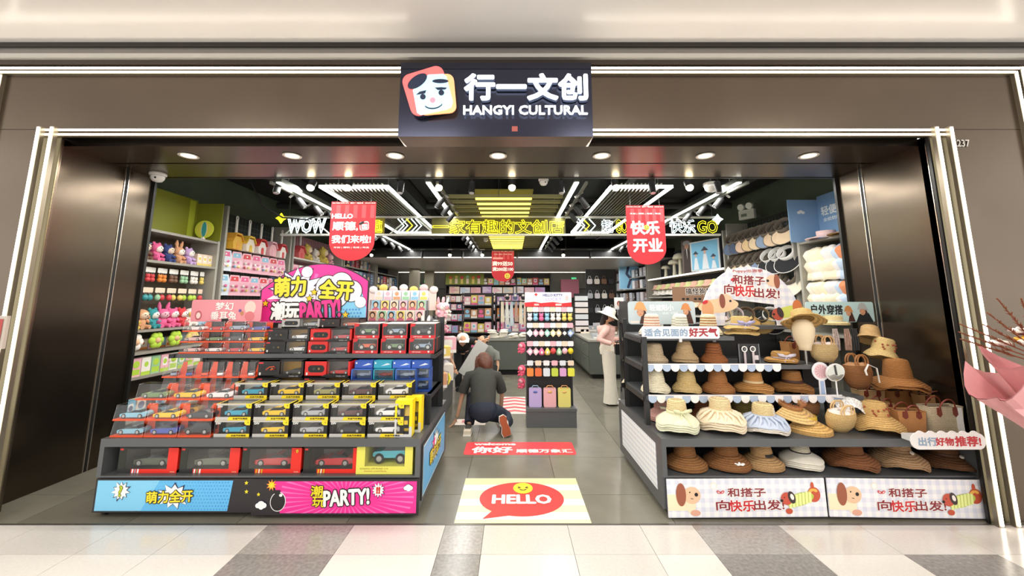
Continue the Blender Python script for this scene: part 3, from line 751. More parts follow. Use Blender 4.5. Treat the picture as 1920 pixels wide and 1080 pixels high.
def wheels(b, L, Wd, big=1., lift=0.):
    r = L*.085*big
    for x in (-.30, .31):
        for s in (-1, 1):
            b.cyl((x*L, s*Wd*.36, r), (x*L, s*Wd*.51, r), r, TYRE, 12); b.cyl((x*L, s*Wd*.50, r), (x*L, s*Wd*.525, r), r*.62, RIM, 10)
def toy_car(parent, loc, L, col, kind='sport', rz=0.):
    b = B(); wd = car_geo(b, L, col, kind); wheels(b, L, wd, 1.15 if kind == 'suv' else 1.)
    return b.build('toy_car', parent, loc, (0, 0, rz))
CARN = {'#2f9bb8': 'teal', '#e8c020': 'yellow', '#e9e9e9': 'white', '#a7a9ad': 'silver', '#2c2c30': 'black', '#9a9660': 'olive gold', '#5a3a3c': 'dark', '#3a4fa8': 'blue', '#7fb9cf': 'light blue', '#6d8a5a': 'green', '#c0262a': 'red', '#dd5a28': 'orange', '#8fa3b8': 'grey blue', '#d8b9b4': 'pale pink'}
def mk_div(col):           # black and yellow window box
    w_, d, h = .275, .13, .122; t = thing('toy_car_box', None, None)
    K, Yl, SV = M('#1c1b1c', .4), M('#f0d21e', .35), M('#b9b7b2', .35)
    B().box(-w_/2, w_/2, 0, d, 0, .006, K).box(-w_/2, w_/2, d-.004, d, .006, h, M('#b5b1a8', .5)).box(w_/2-.004, w_/2, 0, d, 0, h, K).box(-w_/2, -w_/2+.003, .05, d, 0, h, K).build('carton', t)
    P = Board(w_, h, .0006)
    P.R(0, .80, .42, 1, SV, 0); P.P([(.38, .80), (1, .80), (1, 1), (.34, 1)], Yl, 0); P.R(.90, .0, 1, .8, K, 0); P.R(.0, 0, 1, .10, SV, 0); P.P([(.84, .0), (1, 0), (1, .28), (.90, .28), (.84, .20)], Yl, 1)
    P.R(0, .1, .03, .8, K, 0); P.T('DIV', .11, .17, .14, .12, WHITE, 1, .05); P.T('合金汽车模型', .70, .90, .42, .10, K, 2, .03); P.E(.94, .12, .05, .05, K, 2); P.E(.94, .12, .03, .03, Yl, 3)
    P.v = [(x, y, z+h/2) for x, y, z in P.v]; P.build('printed_front', t)
    B().poly([(-w_/2+.006, .024), (w_/2-.026, .024), (w_/2-.026, h-.012), (-w_/2+.006, h-.012)], .001, CLEAR).box(-w_/2+.004, w_/2-.01, .004, d-.004, h-.001, h, CLEAR).build('window', t)
    b = B(); b.box(-w_/2, w_/2, 0, .006, h-.001, h+.0005, Yl); b.box(-w_/2, -w_/2+.008, 0, d, h-.001, h+.0005, Yl); b.box(w_/2-.012, w_/2, 0, d, h-.001, h+.0005, Yl); b.box(-w_/2, w_/2, d-.02, d, h-.001, h+.0005, K); b.build('top_rim', t)
    toy_car(t, (.01, d*.45, .024), .195, col, 'sedan')
    return t
div = Maker(mk_div)
cols = [['#2f9bb8', '#e8c020', '#a7a9ad', '#2c2c30', '#e9e9e9'], ['#2f9bb8', '#e8c020', '#a7a9ad', '#5a3a3c', '#e9e9e9'], ['#2f9bb8', '#e8c020', '#9a9660', '#5a3a3c', '#e9e9e9']]
gD = 'black and yellow boxed toy cars'
for k in range(5):
    x = -2.17+k*.298
    for r in range(2):
        div((cols[r][k],), (x+random.uniform(-.004, .004), 3.235, .561+r*.124), 0, f'{CARN[cols[r][k]]} sedan in black-yellow box, {ORD[k]} from orange cases, {("bottom", "upper")[r]} front tier', 'toy box', gD)
    div((cols[2][k],), (x+.012, 3.40, .561+.248), 0, f'{CARN[cols[2][k]]} sedan in black and yellow box, {ORD[k]} along the raised third tier', 'toy box', gD)
    for r in range(2): div((cols[r][k],), (x+.012, 3.40, .561+r*.124), 0, f'black-yellow car box hidden behind, {ORD[k]} along, {("lowest", "middle")[r]} layer', 'toy box', gD)
# standing yellow box
def mk_tall():
    t = thing('toy_car_box', None, None); w_, d, h = .135, .10, .27; Yl = M('#f5d80e', .35); K = M('#222222', .4)
    B().box(-w_/2, w_/2, d-.004, d, 0, h, K).box(w_/2-.004, w_/2, 0, d, 0, h, Yl).box(-w_/2, -w_/2+.003, 0, d, 0, h, Yl).box(-w_/2, w_/2, 0, d, 0, .004, K).box(-w_/2, w_/2, 0, d, h-.004, h, Yl).build('carton', t)
    P = Board(w_, h, .0006); f = lambda *a: P.R(*a)
    P.R(0, 0, 1, .12, Yl, 0); P.R(.84, .1, 1, .72, Yl, 0); P.R(0, .1, .12, .5, Yl, 0); P.R(.84, .72, 1, 1, M('#c9c9c6', .4), 0); P.R(0, .5, .12, 1, M('#c9c9c6', .4), 0); P.R(0, .92, 1, 1, M('#c9c9c6', .4), 0)
    for v in P.v: pass
    P.v = [(x, y, z+h/2) for x, y, z in P.v]; P.build('printed_front', t)
    b = B(); b.poly([(-w_*.38, .02), (w_*.34, .02), (w_*.34, h*.88), (-w_*.38, h*.88)], .001, CLEAR); b.build('window', t)
    c = toy_car(t, (0, .07, .125), .19, '#e8c020'); c.rotation_euler = (-PI/2, PI/2, 0) ; c.rotation_euler = Euler((0, 0, 0)); c.rotation_euler = Matrix(((0, 1, 0), (0, 0, -1), (-1, 0, 0))).to_euler()
    return t
tall = Maker(mk_tall)
tall((), (-.845, 3.235, .561), 0, 'upright yellow window box with a yellow toy car standing on end', 'toy box', 'upright yellow car boxes')
tall((), (-.80, 3.345, .561), 0, 'upright yellow car box directly behind the front upright one', 'toy box', 'upright yellow car boxes')
# orange base cases
OR = M('#f0562a', .3); ORc = clear('#ffb9a0', .10, .25)
def mk_case(col, w_, h, kind, ang):
    d = .125; t = thing('toy_car_case', None, None)
    B().box(-w_/2, w_/2, 0, d, 0, .010, OR).build('base', t)
    B().prism([(-w_*.06, .01), (w_*.46, .01), (w_*.46, h*.9), (w_*.18, h*.9)], d-.012, d-.010, OR).build('back_card', t)
    b = B(); a = w_/2-.003; k = a-.008
    vs = [(-a, .002, .01), (a, .002, .01), (a, d-.002, .01), (-a, d-.002, .01), (-k, .012, h), (k, .012, h), (k, d-.012, h), (-k, d-.012, h)]
    b.add(vs, [(0, 1, 5, 4), (1, 2, 6, 5), (2, 3, 7, 6), (3, 0, 4, 7), (4, 5, 6, 7)], clear(gl=.07)); b.build('cover', t)
    for s in (-1, 1): B().tube([(s*a, .002, .01), (s*k, .012, h), (s*k, d-.012, h)], .0012, clear(gl=.35), 4).build('cover_edge', t)
    toy_car(t, (0, d*.5, .012), w_*.82 if ang == 0 else .11, col, kind, ang)
    return t
case = Maker(mk_case)
gC = 'orange based clear toy car cases'
oc = [['#7fb9cf', '#3a4fa8', '#2c2c30'], ['#7fb9cf', '#e8c020', '#2c2c30'], ['#6d8a5a', '#e8c020', '#e9e9e9']]
for r in range(2):
    for k in range(3): case((oc[r][k], .255, .115, ['sport', 'sedan', 'suv'][k] if r == 0 else 'sport', 0), (-2.985+k*.262, 3.235+r*.005, .561+r*.118), 0, f'{CARN[oc[r][k]]} toy car in clear orange case, {ORD[k]} from the end, {("bottom", "second")[r]} tier', 'toy case', gC)
for k in range(3):
    case((oc[2][k], .262, .125, 'sport', 0), (-2.965+k*.27, 3.39, .561+.236), 0, f'{CARN[oc[2][k]]} toy car in clear orange case, {ORD[k]} from the end, third tier', 'toy case', gC)
    for r in range(2): case((oc[r][k], .262, .115, 'sport', 0), (-2.965+k*.27, 3.39, .561+r*.118), 0, f'clear orange car case in the row behind, {ORD[k]} from the end, {("bottom", "middle")[r]} layer', 'toy case', gC)
fc = ['#8fa3b8', '#3a4fa8', '#dd5a28', '#e9e9e9', '#2c2c30', '#e9e9e9']
for k in range(6):
    for r in range(2):
        case((fc[k] if r else ['#c0262a', '#2c2c30'][k % 2], .132, .135 if r else .128, 'sedan', -1.15), (-3.03+k*.138, 3.62, .801+r*.130), 0, f'{CARN[fc[k]] if r else ["red", "black"][k%2]} toy car in narrow case, {ORD[k]} from the end, {("lower", "upper")[r]} row', 'toy case', gC)
tc3 = [['#d8b9b4', '#e9e9e9', '#c0262a', '#e8c020'], ['#d8b9b4', '#6d8a5a', '#2c2c30', '#e8c020'], ['#e9e9e9', '#c0262a', '#8fa3b8', '#3a4fa8']]
for r in range(3):
    for k in range(4):
        case((tc3[r][k], .195, .094, 'suv' if (r, k) in ((2, 2), (1, 2)) else 'sport', 0), (-3.02+k*.2+.02*(r == 0), 3.77+r*.02, 1.121+r*.097), 0, f'{CARN[tc3[r][k]]} toy car in clear case, top shelf, {ORD[k]} from end, {("bottom", "middle", "top")[r]} layer', 'toy case', gC)
# remote control car boxes (half print, half window)
def mk_rc(w_, h, base, left, win, col):
    d = .15; t = thing('toy_car_box', None, None); K = M(base, .4); LF = M(left, .4)
    B().box(-w_/2, w_/2, 0, d, 0, .012, K).box(-w_/2, w_/2, 0, d, h-.006, h, K).box(-w_/2, w_/2, d-.005, d, 0, h, M(win, .5)).box(w_/2-.018, w_/2, 0, d, 0, h, LF).box(-w_/2, 0-.01, 0, .06, 0, h, LF).build('carton', t)
    P = Board(w_, h, .0006); P.RR(.25, .5, .19*w_/h*1.9, .44, .2, M('#101010', .3), 1); P.E(.2, .5, .09, .09, M('#3b3b3b', .4), 2); P.E(.31, .5, .07, .07, M('#8a6a3a', .4), 2)
    P.RR(.06, .14, .3, .1, .04, M('#d8303a', .4), 1); P.P([(0, .98), (.35, .98), (.48, .82), (.98, .9), (.98, 1), (0, 1)], M('#1a1a1a', .4), 1); P.RR(.05, .8, .12, .18, .05, M('#d9d6d0', .4), 2); P.T('MODEL CAR', .80, .945, .2, .07, M('#bdbdbd', .4), 2, .02)
    P.v = [(x, y, z+h/2) for x, y, z in P.v]; P.build('printed_front', t)
    B().poly([(0, .014), (w_/2-.02, .014), (w_/2-.02, h-.008), (0, h-.008)], .001, CLEAR).build('window', t)
    toy_car(t, (w_*.235, .075, .016), w_*.44, col)
    return t
rc = Maker(mk_rc); gR = 'remote control car boxes'
BK, RDX, AM = '#1f1d1e', '#d62420', '#e0a82c'
for r, z in ((0, 1.121), (1, 1.121+.113)):
    rc((.385, .112, BK, BK, AM, '#e9e9e9'), (-2.10+.015*r, 3.77, z), 0, f'black car box with amber window and white car, {("lower", "upper")[r]} one, top shelf', 'toy box', gR)
    rc((.385, .112, BK, RDX, '#8a8682', '#c0262a'), (-1.705+.015*r, 3.77, z), 0, f'red remote control car box with red sports car, {("lower", "upper")[r]} one on the top shelf', 'toy box', gR)
rc((.36, .092, BK, '#b5b3af', AM, '#a7a9ad'), (-2.03, 3.86, 1.121+.226), 0, 'silver remote control box with grey car on top of the stack below the party sign', 'toy box', gR)
rc((.38, .092, '#2a1818', '#2a1a1a', '#c87820', '#dd5a28'), (-1.645, 3.86, 1.121+.226), 0, 'dark brown remote control box with orange car on top of the stack', 'toy box', gR)
for r in range(2): rc((.36, .112, BK, BK, AM, '#e9e9e9'), (-2.03+.385*r, 3.94, 1.121), 0, ('spare black remote control box behind the amber window box', 'spare black remote control box behind the red sports car box')[r], 'toy box', gR); rc((.36, .112, BK, BK, AM, '#e9e9e9'), (-2.03+.385*r, 3.94, 1.234), 0, ('second layer spare black box behind the amber window box', 'second layer spare black box behind the red sports car box')[r], 'toy box', gR)
def mk_rcb():
    t = mk_rc(.40, .15, BK, BK, AM, '#2c2c30'); return t
o = mk_rc(.40, .14, BK, BK, AM, '#2c2c30'); o.location = (-2.05, 3.62, .938); tag(o, 'black box with a red car outline and amber window on the middle shelf', 'toy box', gR)
b = B(); b.tube([(-.13, -.002, .06), (-.10, -.002, .085), (-.06, -.002, .09), (-.04, -.002, .07), (-.09, -.002, .06)], .004, M('#e8502a', .4), 5); b.build('car_outline', o)
o = mk_rc(.40, .14, BK, RDX, '#8a8682', '#c0262a'); o.location = (-1.635, 3.62, .938); tag(o, 'wide red remote control box with red race car on the middle shelf', 'toy box', gR)
for k, x in enumerate((-2.05, -1.635)):
    o = mk_rc(.40, .136, BK, BK, AM, '#2c2c30'); o.location = (x, 3.62, .801); tag(o, ('black car box underneath the red outline box on the middle shelf', 'black car box underneath the wide red box on the middle shelf')[k], 'toy box', gR)
# red truck boxes
def mk_truck(col):
    w_, d, h = .235, .14, .135; t = thing('toy_truck_box', None, None); R_ = M('#d3222a', .35); K = M('#1a1818', .4)
    B().box(-w_/2, w_/2, 0, d, 0, .008, K).box(-w_/2, w_/2, d-.004, d, 0, h, M('#8d8a80', .5)).box(w_/2-.004, w_/2, 0, d, 0, h, K).box(-w_/2, -w_/2+.004, 0, d, 0, h, K).box(-w_/2, w_/2, 0, d, h-.004, h, M('#e6d9cf', .4)).build('carton', t)
    P = Board(w_, h, .0006); P.R(0, .80, 1, 1, R_, 0); P.R(0, 0, .03, .8, R_, 0); P.R(.97, 0, 1, .8, R_, 0); P.P([(0, 0), (.22, 0), (.16, .2), (0, .24)], R_, 1); P.E(.78, .88, .07, .07, M('#f3d9d4', .4), 1); P.T('OFF ROAD', .3, .9, .35, .07, WHITE, 1, .02)
    P.v = [(x, y, z+h/2) for x, y, z in P.v]; P.build('printed_front', t)
    B().poly([(-w_/2+.008, .028), (w_/2-.008, .028), (w_/2-.008, h-.005), (-w_/2+.008, h-.005)], .001, CLEAR).build('window', t)
    b = B(); L = .16; wd = car_geo(b, L, col, 'suv', .08); wheels(b, L, wd, 1.9); b.build('toy_truck', t, (0, .07, .028))
    return t
trk = Maker(mk_truck); gT = 'red boxed off-road trucks'
for r in range(2):
    for k in range(3):
        col = '#dd5a28' if (r, k) == (0, 0) else ['#2c2c30', '#6d8a5a', '#8fa3b8'][(r+k) % 3]
        trk((col,), (-1.365+k*.262+.008*r, 3.77, 1.121+r*.138), 0, f'{CARN[col]} off-road truck in red box, {ORD[k]} from the black boxes, {("lower", "upper")[r]} row', 'toy box', gT)
        trk((col,), (-1.365+k*.262, 3.93, 1.121+r*.138), 0, f'red truck box behind, {ORD[k]} from the black boxes, {("lower", "upper")[r]} layer', 'toy box', gT)
# blue boxes
def mk_blue(c1, c2, col):
    w_, d, h = .185, .12, .10; t = thing('toy_box', None, None)
    B().box(-w_/2, w_/2, 0, d, 0, .006, M(c1, .35)).box(-w_/2, w_/2, d-.004, d, 0, h, M('#9fb4c0', .5)).box(-w_/2, w_/2, 0, d, h-.004, h, M(c1, .35)).box(-w_/2, -w_/2+.01, 0, d, 0, h, M(c1, .35)).box(w_/2-.01, w_/2, 0, d, 0, h, M(c2, .35)).build('carton', t)
    B().poly([(-w_/2+.01, .018), (w_/2-.01, .018), (w_/2-.01, h-.006), (-w_/2+.01, h-.006)], .001, clear('#bcd8f0', .14, .4)).build('window', t)
    b = B(); b.tube([(-.06, .06, .045), (-.02, .06, .05), (.05, .06, .05), (.07, .06, .055)], [.006, .016, .014, .004], M(col, .3), 8); b.box(-.015, .02, .01, .11, .045, .05, M(col, .3)); b.box(.05, .065, .045, .075, .05, .08, M(col, .3)); b.build('toy_plane', t)
    B().box(-w_/2, w_/2, -.0006, 0, 0, .018, M(c2, .35)).build('front_band', t)
    return t
blu = Maker(mk_blue); gB = 'blue boxed toy planes'
for r in range(2):
    for k in range(3):
        c1, c2, cc = [('#3e6fc8', '#2a4f9c', '#c9ced6'), ('#2aa0b8', '#1c6a8c', '#c0262a'), ('#4a7ad0', '#2a4f9c', '#dddddd')][k]
        blu((c1, c2, cc), (-1.33+k*.195, 3.62, .801+r*.102), 0, f'{("blue", "turquoise", "pale blue")[k]} toy plane box on the middle shelf, {("lower", "upper")[r]} one', 'toy box', gB)
    blu(('#3e6fc8', '#2a4f9c', '#c9ced6'), (-.83, 3.68, .801+r*.102), 0, f'blue toy plane box at the aisle end of the middle shelf, {("lower", "upper")[r]} one', 'toy box', gB)
for k in range(4):
    c = [('#2f57b0', '#e3e8ee'), ('#2f9db8', '#e3e8ee'), ('#3a66c0', '#e3e8ee'), ('#2f57b0', '#e3e8ee')][k]
    t = thing('toy_box', f'flat blue printed plane carton on top of the stack, {ORD[k]} towards the aisle', 'toy box', (-1.33+k*.17+.0, 3.66, 1.008), 0, gB)
    B().box(-.08, .08, 0, .12, 0, .062, M(c[0], .35)).build('carton', t)
    P = Board(.16, .062, .0006); P.P([(.4, .7), (.75, .3), (.95, .45), (.7, .6)], M('#d9e2ec', .4), 1); P.E(.1, .3, .12, .12, WHITE, 1); P.v = [(x, y, z+.031) for x, y, z in P.v]; P.build('printed_front', t)
# five large boxes in the base
def mk_big(col, front, accent):
    w_, d, h = .455, .22, .185; t = thing('toy_car_box', None, None); K = M('#1d1b1c', .4); R_ = M('#e02a1e', .35)
    B().box(-w_/2, w_/2, 0, d, 0, .02, K).box(-w_/2, w_/2, d-.005, d, 0, h, M('#99968f', .5)).box(w_/2-.055, w_/2, .001, d, 0, h, R_).box(-w_/2, -w_/2+.055, .001, d, 0, h, M('#20241c', .4)).box(-w_/2, w_/2, .001, d, h-.012, h, K).build('carton', t)
    P = Board(w_, h, .0006); P.R(.23, .84, .98, 1, R_, 0); P.R(.83, .02, 1, 1, R_, 0); P.R(0, .84, .23, 1, K, 0); P.R(0, 0, .12, .84, M('#23271f', .4), 0); P.R(.12, 0, .83, .06, K, 0)
    for k, c in enumerate(accent): P.P([(.25+k*.045, .84), (.275+k*.045, .84), (.27+k*.045, 1), (.245+k*.045, 1)], M(c, .4), 1)
    P.RR(.04, .08, .14, .07, .03, M('#e03a3a', .4), 1); P.T('MODEL', .93, .95, .08, .04, M('#f4c8b0', .4), 1, .02)
    if front: P.P([(.905, .09), (.945, .09), (.94, .18), (.925, .22), (.91, .18)], M('#f2d21e', .4), 2); P.L([(.92, .12), (.93, .18)], .008, BLACK, 3)
    P.v = [(x, y, z+h/2) for x, y, z in P.v]; P.build('printed_front', t)
    B().poly([(-w_*.38, .03), (w_*.33, .03), (w_*.33, h-.012), (-w_*.38, h-.012)], .0008, clear(gl=.10)).build('window', t)
    toy_car(t, (-.02, .11, .028), .30, col)
    return t
big = Maker(mk_big); gL = 'large red and black boxed model cars'
for k, (c, fr, ac, l) in enumerate((('#4c5644', 0, ('#e8e8e8', '#9a9aa8', '#f2f2f2'), 'dark green model car in large red black box nearest the pier'),
        ('#5a6452', 0, ('#e8e8e8', '#5a8a5a', '#f2f2f2'), 'dark olive model car in large red black box, second along'),
        ('#c0262a', 1, ('#d8a020', '#e8e0c0', '#d8a020'), 'red race car in large box with yellow shield, beside the olive one'),
        ('#c0262a', 1, ('#e8b020', '#e8e0c0', '#d8a020'), 'red race car in large box next to the yellow off-road carton'))):
    big((c, fr, ac), (-2.80+k*.475, 3.245, .298), 0, l, 'toy box', gL)
t = thing('toy_truck_box', 'pale yellow carton with a light blue off-road car in its window', 'toy box', (-.975, 3.225, .298))
w_, d, h = .43, .24, .2; YB_ = M('#ddd75e', .4)
B().box(-w_/2, w_/2, 0.002, d, 0, .05, YB_).box(-w_/2, w_/2, d-.005, d, 0, h, M('#4a4c48', .5)).box(-w_/2, -w_/2+.06, .002, d, .05, h, YB_).box(w_/2-.06, w_/2, .002, d, .05, h, YB_).build('carton', t)
P = Board(w_, h, .0006); P.R(0, .72, 1, 1, YB_, 0); P.R(0, 0, .15, .75, YB_, 0); P.R(.86, 0, 1, .75, YB_, 0); P.T('SCALING OFF-ROAD 1/14', .32, .80, .50, .055, M('#8a8030', .5), 1, .015); P.T('RADIO CONTROL', .35, .89, .4, .035, M('#b03030', .5), 1, .02)
P.v = [(x, y, z+h/2) for x, y, z in P.v]; P.build('printed_front', t)
B().poly([(-w_*.35, .054), (w_*.36, .054), (w_*.36, h), (-w_*.35, h)], .001, CLEAR).build('window', t)
b = B(); wd = car_geo(b, .27, '#55b8cc', 'suv', .09); o = b.build('toy_truck', t, (.02, .12, .05))
for x in (-.30, .31):
    for s in (-1, 1):
        b = B(); b.cyl((x*.27, s*wd*.38, .038), (x*.27, s*wd*.55, .038), .038, TYRE, 14); b.cyl((x*.27, s*wd*.54, .038), (x*.27, s*wd*.565, .038), .022, RIM, 8); b.build('wheel', o)
# big party sign on top
ps = at(590, 548, 4.08); W = .92+.0; W = at(692, 548, 4.08).x-at(489, 548, 4.08).x; H = at(590, 490, 4.08).z-at(590, 606, 4.08).z
arc = [(-W/2, -H/2)]+[(-W/2+W*i/24, -H/2+H*(.25+.72*math.sin(PI*(.10+.72*i/24))**.8)) for i in range(25)]+[(W/2, -H/2)]
t = thing('party_sign', 'big pink and blue comic party sign standing on the toy display', 'sign', (ps.x, 4.08, ps.z-.0))
B().prism(arc, 0, .012, M('#1d1520', .4)).build('panel', t)
P = Board(W, H, .0012)
inner = [(x*.975, z*.965) for x, z in arc]
P.poly(inner, P.Y(1), MG)
for a in range(13):
    an = PI*(.05+.9*a/13)+.1; x0_, z0_ = -.08*W, -.3*H
    q = [(x0_, z0_), (x0_-math.cos(an)*W*.36, z0_+math.sin(an)*H*.62), (x0_-math.cos(an+.09)*W*.36, z0_+math.sin(an+.09)*H*.62)]
    P.poly(q, P.Y(2), PK)
P.P([(.52, .98), (.60, .55), (.93, .45), (.985, .75), (.985, .985)], CY, 3); dots(P, .55, .75, .95, .97, M('#4a8ed0', .4), 14, 4, .018, 4)
burst(P, .33, .48, .36, 13, 3, sx=1.3, fill=M('#f1e9ee', .4)); 
for rr, m, l in ((1.07, M('#1d1520', .4), 4), (1, M('#f1e9ee', .4), 5)):
    for u, v, k in ((.62, .42, .19), (.74, .36, .18), (.84, .48, .17), (.70, .55, .20), (.60, .58, .14), (.93, .66, .09), (.42, .17, .09)):
        P.E(u, v, k*rr, k*rr, m, l)
outl(P, '萌力', .275, .41, .28, .30, YE, M('#1a1408', .4), 7, .045, .12, .05); outl(P, '全开', .70, .46, .30, .30, YE, M('#1a1408', .4), 7, .045, .12, -.05)
outl(P, '潮玩', .245, .80, .25, .27, WHITE, M('#1a1408', .4), 7, .045, .12); outl(P, 'PARTY!', .565, .78, .36, .27, M('#e8308c', .4), M('#1a1408', .4), 7, .05, .13, .10)
for u, v in ((.06, .68), (.46, .60), (.80, .86), (.50, .5)): P.S(u, v, .075, M('#1d1520', .4), 8); P.S(u, v, .055, M('#f0c820', .4), 9)
P.v = [(x, y, z) for x, y, z in P.v]; P.build('printed_pattern', t)
for x in (-W*.3, W*.3): B().box(x-.02, x+.02, .012, .03, -H/2-.25, -H/2+.15, M('#cfcfcf', .3)).build('stand_leg', t)
# pink rabbit-word sign
a, c = at(361, 562, 3.98), at(488, 603, 3.98); W = c.x-a.x; H = a.z-c.z
t = thing('shelf_sign', 'pink header sign with white dream characters above the orange cases', 'sign', ((a.x+c.x)/2, 3.98, (a.z+c.z)/2))
B().prism(rrect(0, 0, W, H, .02), 0, .008, M('#ee9aa4', .4)).build('panel', t)
P = Board(W, H, .001); P.T('梦幻', .47, .30, .25, .36, M('#d8707e', .4), 1, .07); P.T('梦幻', .47, .30, .25, .36, WHITE, 2, .035); P.T('垂耳兔', .47, .72, .36, .36, M('#d8707e', .4), 1, .07); P.T('垂耳兔', .47, .72, .36, .36, WHITE, 2, .035)
P.E(.11, .72, .16, .22, M('#c4606c', .4), 1); P.E(.11, .72, .10, .14, M('#f5dcd4', .4), 2)
P.E(.84, .36, .26, .30, M('#f3d0c4', .4), 1); P.E(.84, .75, .22, .22, M('#dd7a80', .4), 2); P.S(.70, .5, .10, M('#5a4a9a', .4), 3, 6); P.E(.73, .62, .08, .10, M('#c08858', .4), 2)
P.build('printed_pattern', t)
B().box(-.03, .03, -.012, 0, -H/2-.02, -H/2+.03, BLACK).build('clip', t)
# ================= HAT DISPLAY (right gondola) =================
def gx(px, Y, z): return (px-PX0)/F_PX*(Y*CT+(z-CAMH)*ST)
def gingham(a, b_, c_, sc_):
    key = ('ging', a, b_, c_, sc_)
    if key in _mc: return _mc[key]
    m = bpy.data.materials.new('gingham'); m.use_nodes = True; nt = m.node_tree; bs = nt.nodes['Principled BSDF']; bs.inputs['Roughness'].default_value = .5
    tc = nt.nodes.new('ShaderNodeTexCoord'); sx = nt.nodes.new('ShaderNodeSeparateXYZ'); nt.links.new(tc.outputs['Object'], sx.inputs[0])
    def band(o):
        mu = nt.nodes.new('ShaderNodeMath'); mu.operation = 'MULTIPLY'; mu.inputs[1].default_value = sc_; nt.links.new(o, mu.inputs[0])
        fr = nt.nodes.new('ShaderNodeMath'); fr.operation = 'FRACT'; nt.links.new(mu.outputs[0], fr.inputs[0])
        g = nt.nodes.new('ShaderNodeMath'); g.operation = 'GREATER_THAN'; g.inputs[1].default_value = .5; nt.links.new(fr.outputs[0], g.inputs[0]); return g.outputs[0]
    ad = nt.nodes.new('ShaderNodeMath'); ad.operation = 'ADD'; nt.links.new(band(sx.outputs[0]), ad.inputs[0]); nt.links.new(band(sx.outputs[2]), ad.inputs[1])
    hv = nt.nodes.new('ShaderNodeMath'); hv.operation = 'MULTIPLY'; hv.inputs[1].default_value = .5; nt.links.new(ad.outputs[0], hv.inputs[0])
    cr = nt.nodes.new('ShaderNodeValToRGB'); cr.color_ramp.interpolation = 'CONSTANT'; e = cr.color_ramp.elements
    e[0].color = (*hexc(a), 1); e[1].position = .75; e[1].color = (*hexc(c_), 1); x = e.new(.25); x.color = (*hexc(b_), 1)
    nt.links.new(hv.outputs[0], cr.inputs[0]); nt.links.new(cr.outputs[0], bs.inputs['Base Color'])
    _mc[key] = m; return m
GING = gingham('#f3f1f0', '#e6e5ec', '#d6d9e6', 16)
t = thing('hat_gondola', 'long dark stepped display unit on casters carrying straw hats and bags', 'display unit', (0, 0, 0))
HX0, HX1 = 1.14, 3.56
B().box(HX0, HX1, 3.22, 4.42, .055, .285, SHELF).build('plinth', t)
B().box(HX0, HX1, 3.20, 4.42, .285, .297, SHELF).build('bottom_shelf', t)
B().box(HX0, HX1, 3.20, 4.42, .502, .56, SHELF).build('worktop', t)
B().box(HX0+.03, HX1-.03, 3.66, 3.68, .297, .502, M('#17181a', .5)).build('back_panel', t)
for x in (HX0, HX1-.035): B().box(x, x+.035, 3.20, 4.42, .297, .502, SHELF).build('side_panel', t)
SX1 = 2.72
for z, y0, x1 in ((.80, 3.52, 3.0), (1.05, 3.56, 2.72), (1.29, 3.60, 1.98)): B().box(HX0+.01, x1, y0, 4.16, z-.035, z, SHELF).build('shelf', t)
B().box(1.98, 2.95, 3.95, 4.16, 1.33, 1.365, SHELF).build('shelf', t)
for x in (HX0, 2.70):
    B().box(x, x+.04, 4.13, 4.17, .56, 1.42, POST).build('post', t)
    B().box(x, x+.04, 3.54, 3.58, .56, .80 if x > 2 else 1.29, POST).build('post', t)
    for z in (.765, 1.015, 1.255):
        if x > 2 and z > 1.1: continue
        B().box(x, x+.04, 3.56, 4.16, z-.02, z+.02, POST).build('bracket', t)
B().box(HX0, 2.74, 4.14, 4.165, .56, 1.37, M('#202123', .5)).build('back_panel', t)
for x in (HX0+.06, 2.35, HX1-.06):
    for y in (3.26, 4.36): caster(t, x, y)
# gingham dog panels
RDK, RDB = M('#8a2a34', .45), M('#cc2630', .45)
def dog_a(P, u, v, k, l=2):   # cream puppy head with brown ear facing right
    P.E(u+.10*k*P.H/P.W*2.2, v+.02, .24*k, .22*k, M('#e6bf9c', .5), l+1); P.E(u-.02, v, .14*k, .30*k, M('#9a5840', .5), l+2)
    P.E(u+.26*k*P.H/P.W*1.3, v+.0, .05*k, .05*k, BLACK, l+2); P.E(u+.16*k*P.H/P.W, v-.06, .018*k, .022*k, BLACK, l+2); P.L([(u+.18*k*P.H/P.W, v+.10), (u+.24*k*P.H/P.W, v+.11)], .008*k, BLACK, l+2)
def dog_b(P, u, v, k, l=2, up=0):   # red dachshund in green striped jumper, facing left
    w = P.H/P.W
    def e(du, dv, a, b_, m, ll, rot=0.): P.E(u+du*k*w, v+dv*k, a*k, b_*k, m, ll, rot)
    e(.95, -.16-up, .22, .24, M('#c4553a', .5), l); e(.92, -.44-up, .06, .12, M('#c4553a', .5), l); e(.45, -.04-up*.5, .50, .20, M('#b9c955', .5), l+1, .25)
    for i in range(7):
        c = P.xy(u+(.10+i*.115)*k*w, v-(-.02+i*.03)*k); hh = .19*k*P.H; P.poly([(c[0]-.010*k, c[1]-hh), (c[0]+.014*k, c[1]-hh), (c[0]+.018*k, c[1]+hh), (c[0]-.006*k, c[1]+hh)], P.Y(l+2), M('#e6ee9a', .5))
    e(.05, .30, .12, .09, M('#c4553a', .5), l); e(.0, -.10, .20, .20, M('#c4503c', .5), l+3); e(.17, -.14, .12, .20, M('#3a2a2c', .5), l+4, .3); e(.18, -.16, .06, .10, M('#f0e8e2', .5), l+5, .3)
    e(-.18, -.04, .05, .045, BLACK, l+4); e(-.08, -.14, .018, .018, BLACK, l+4); e(.86, -.30-up, .09, .05, M('#f0b050', .5), l+3, .4); e(.99, -.30-up, .09, .05, M('#f0b050', .5), l+3, -.4)
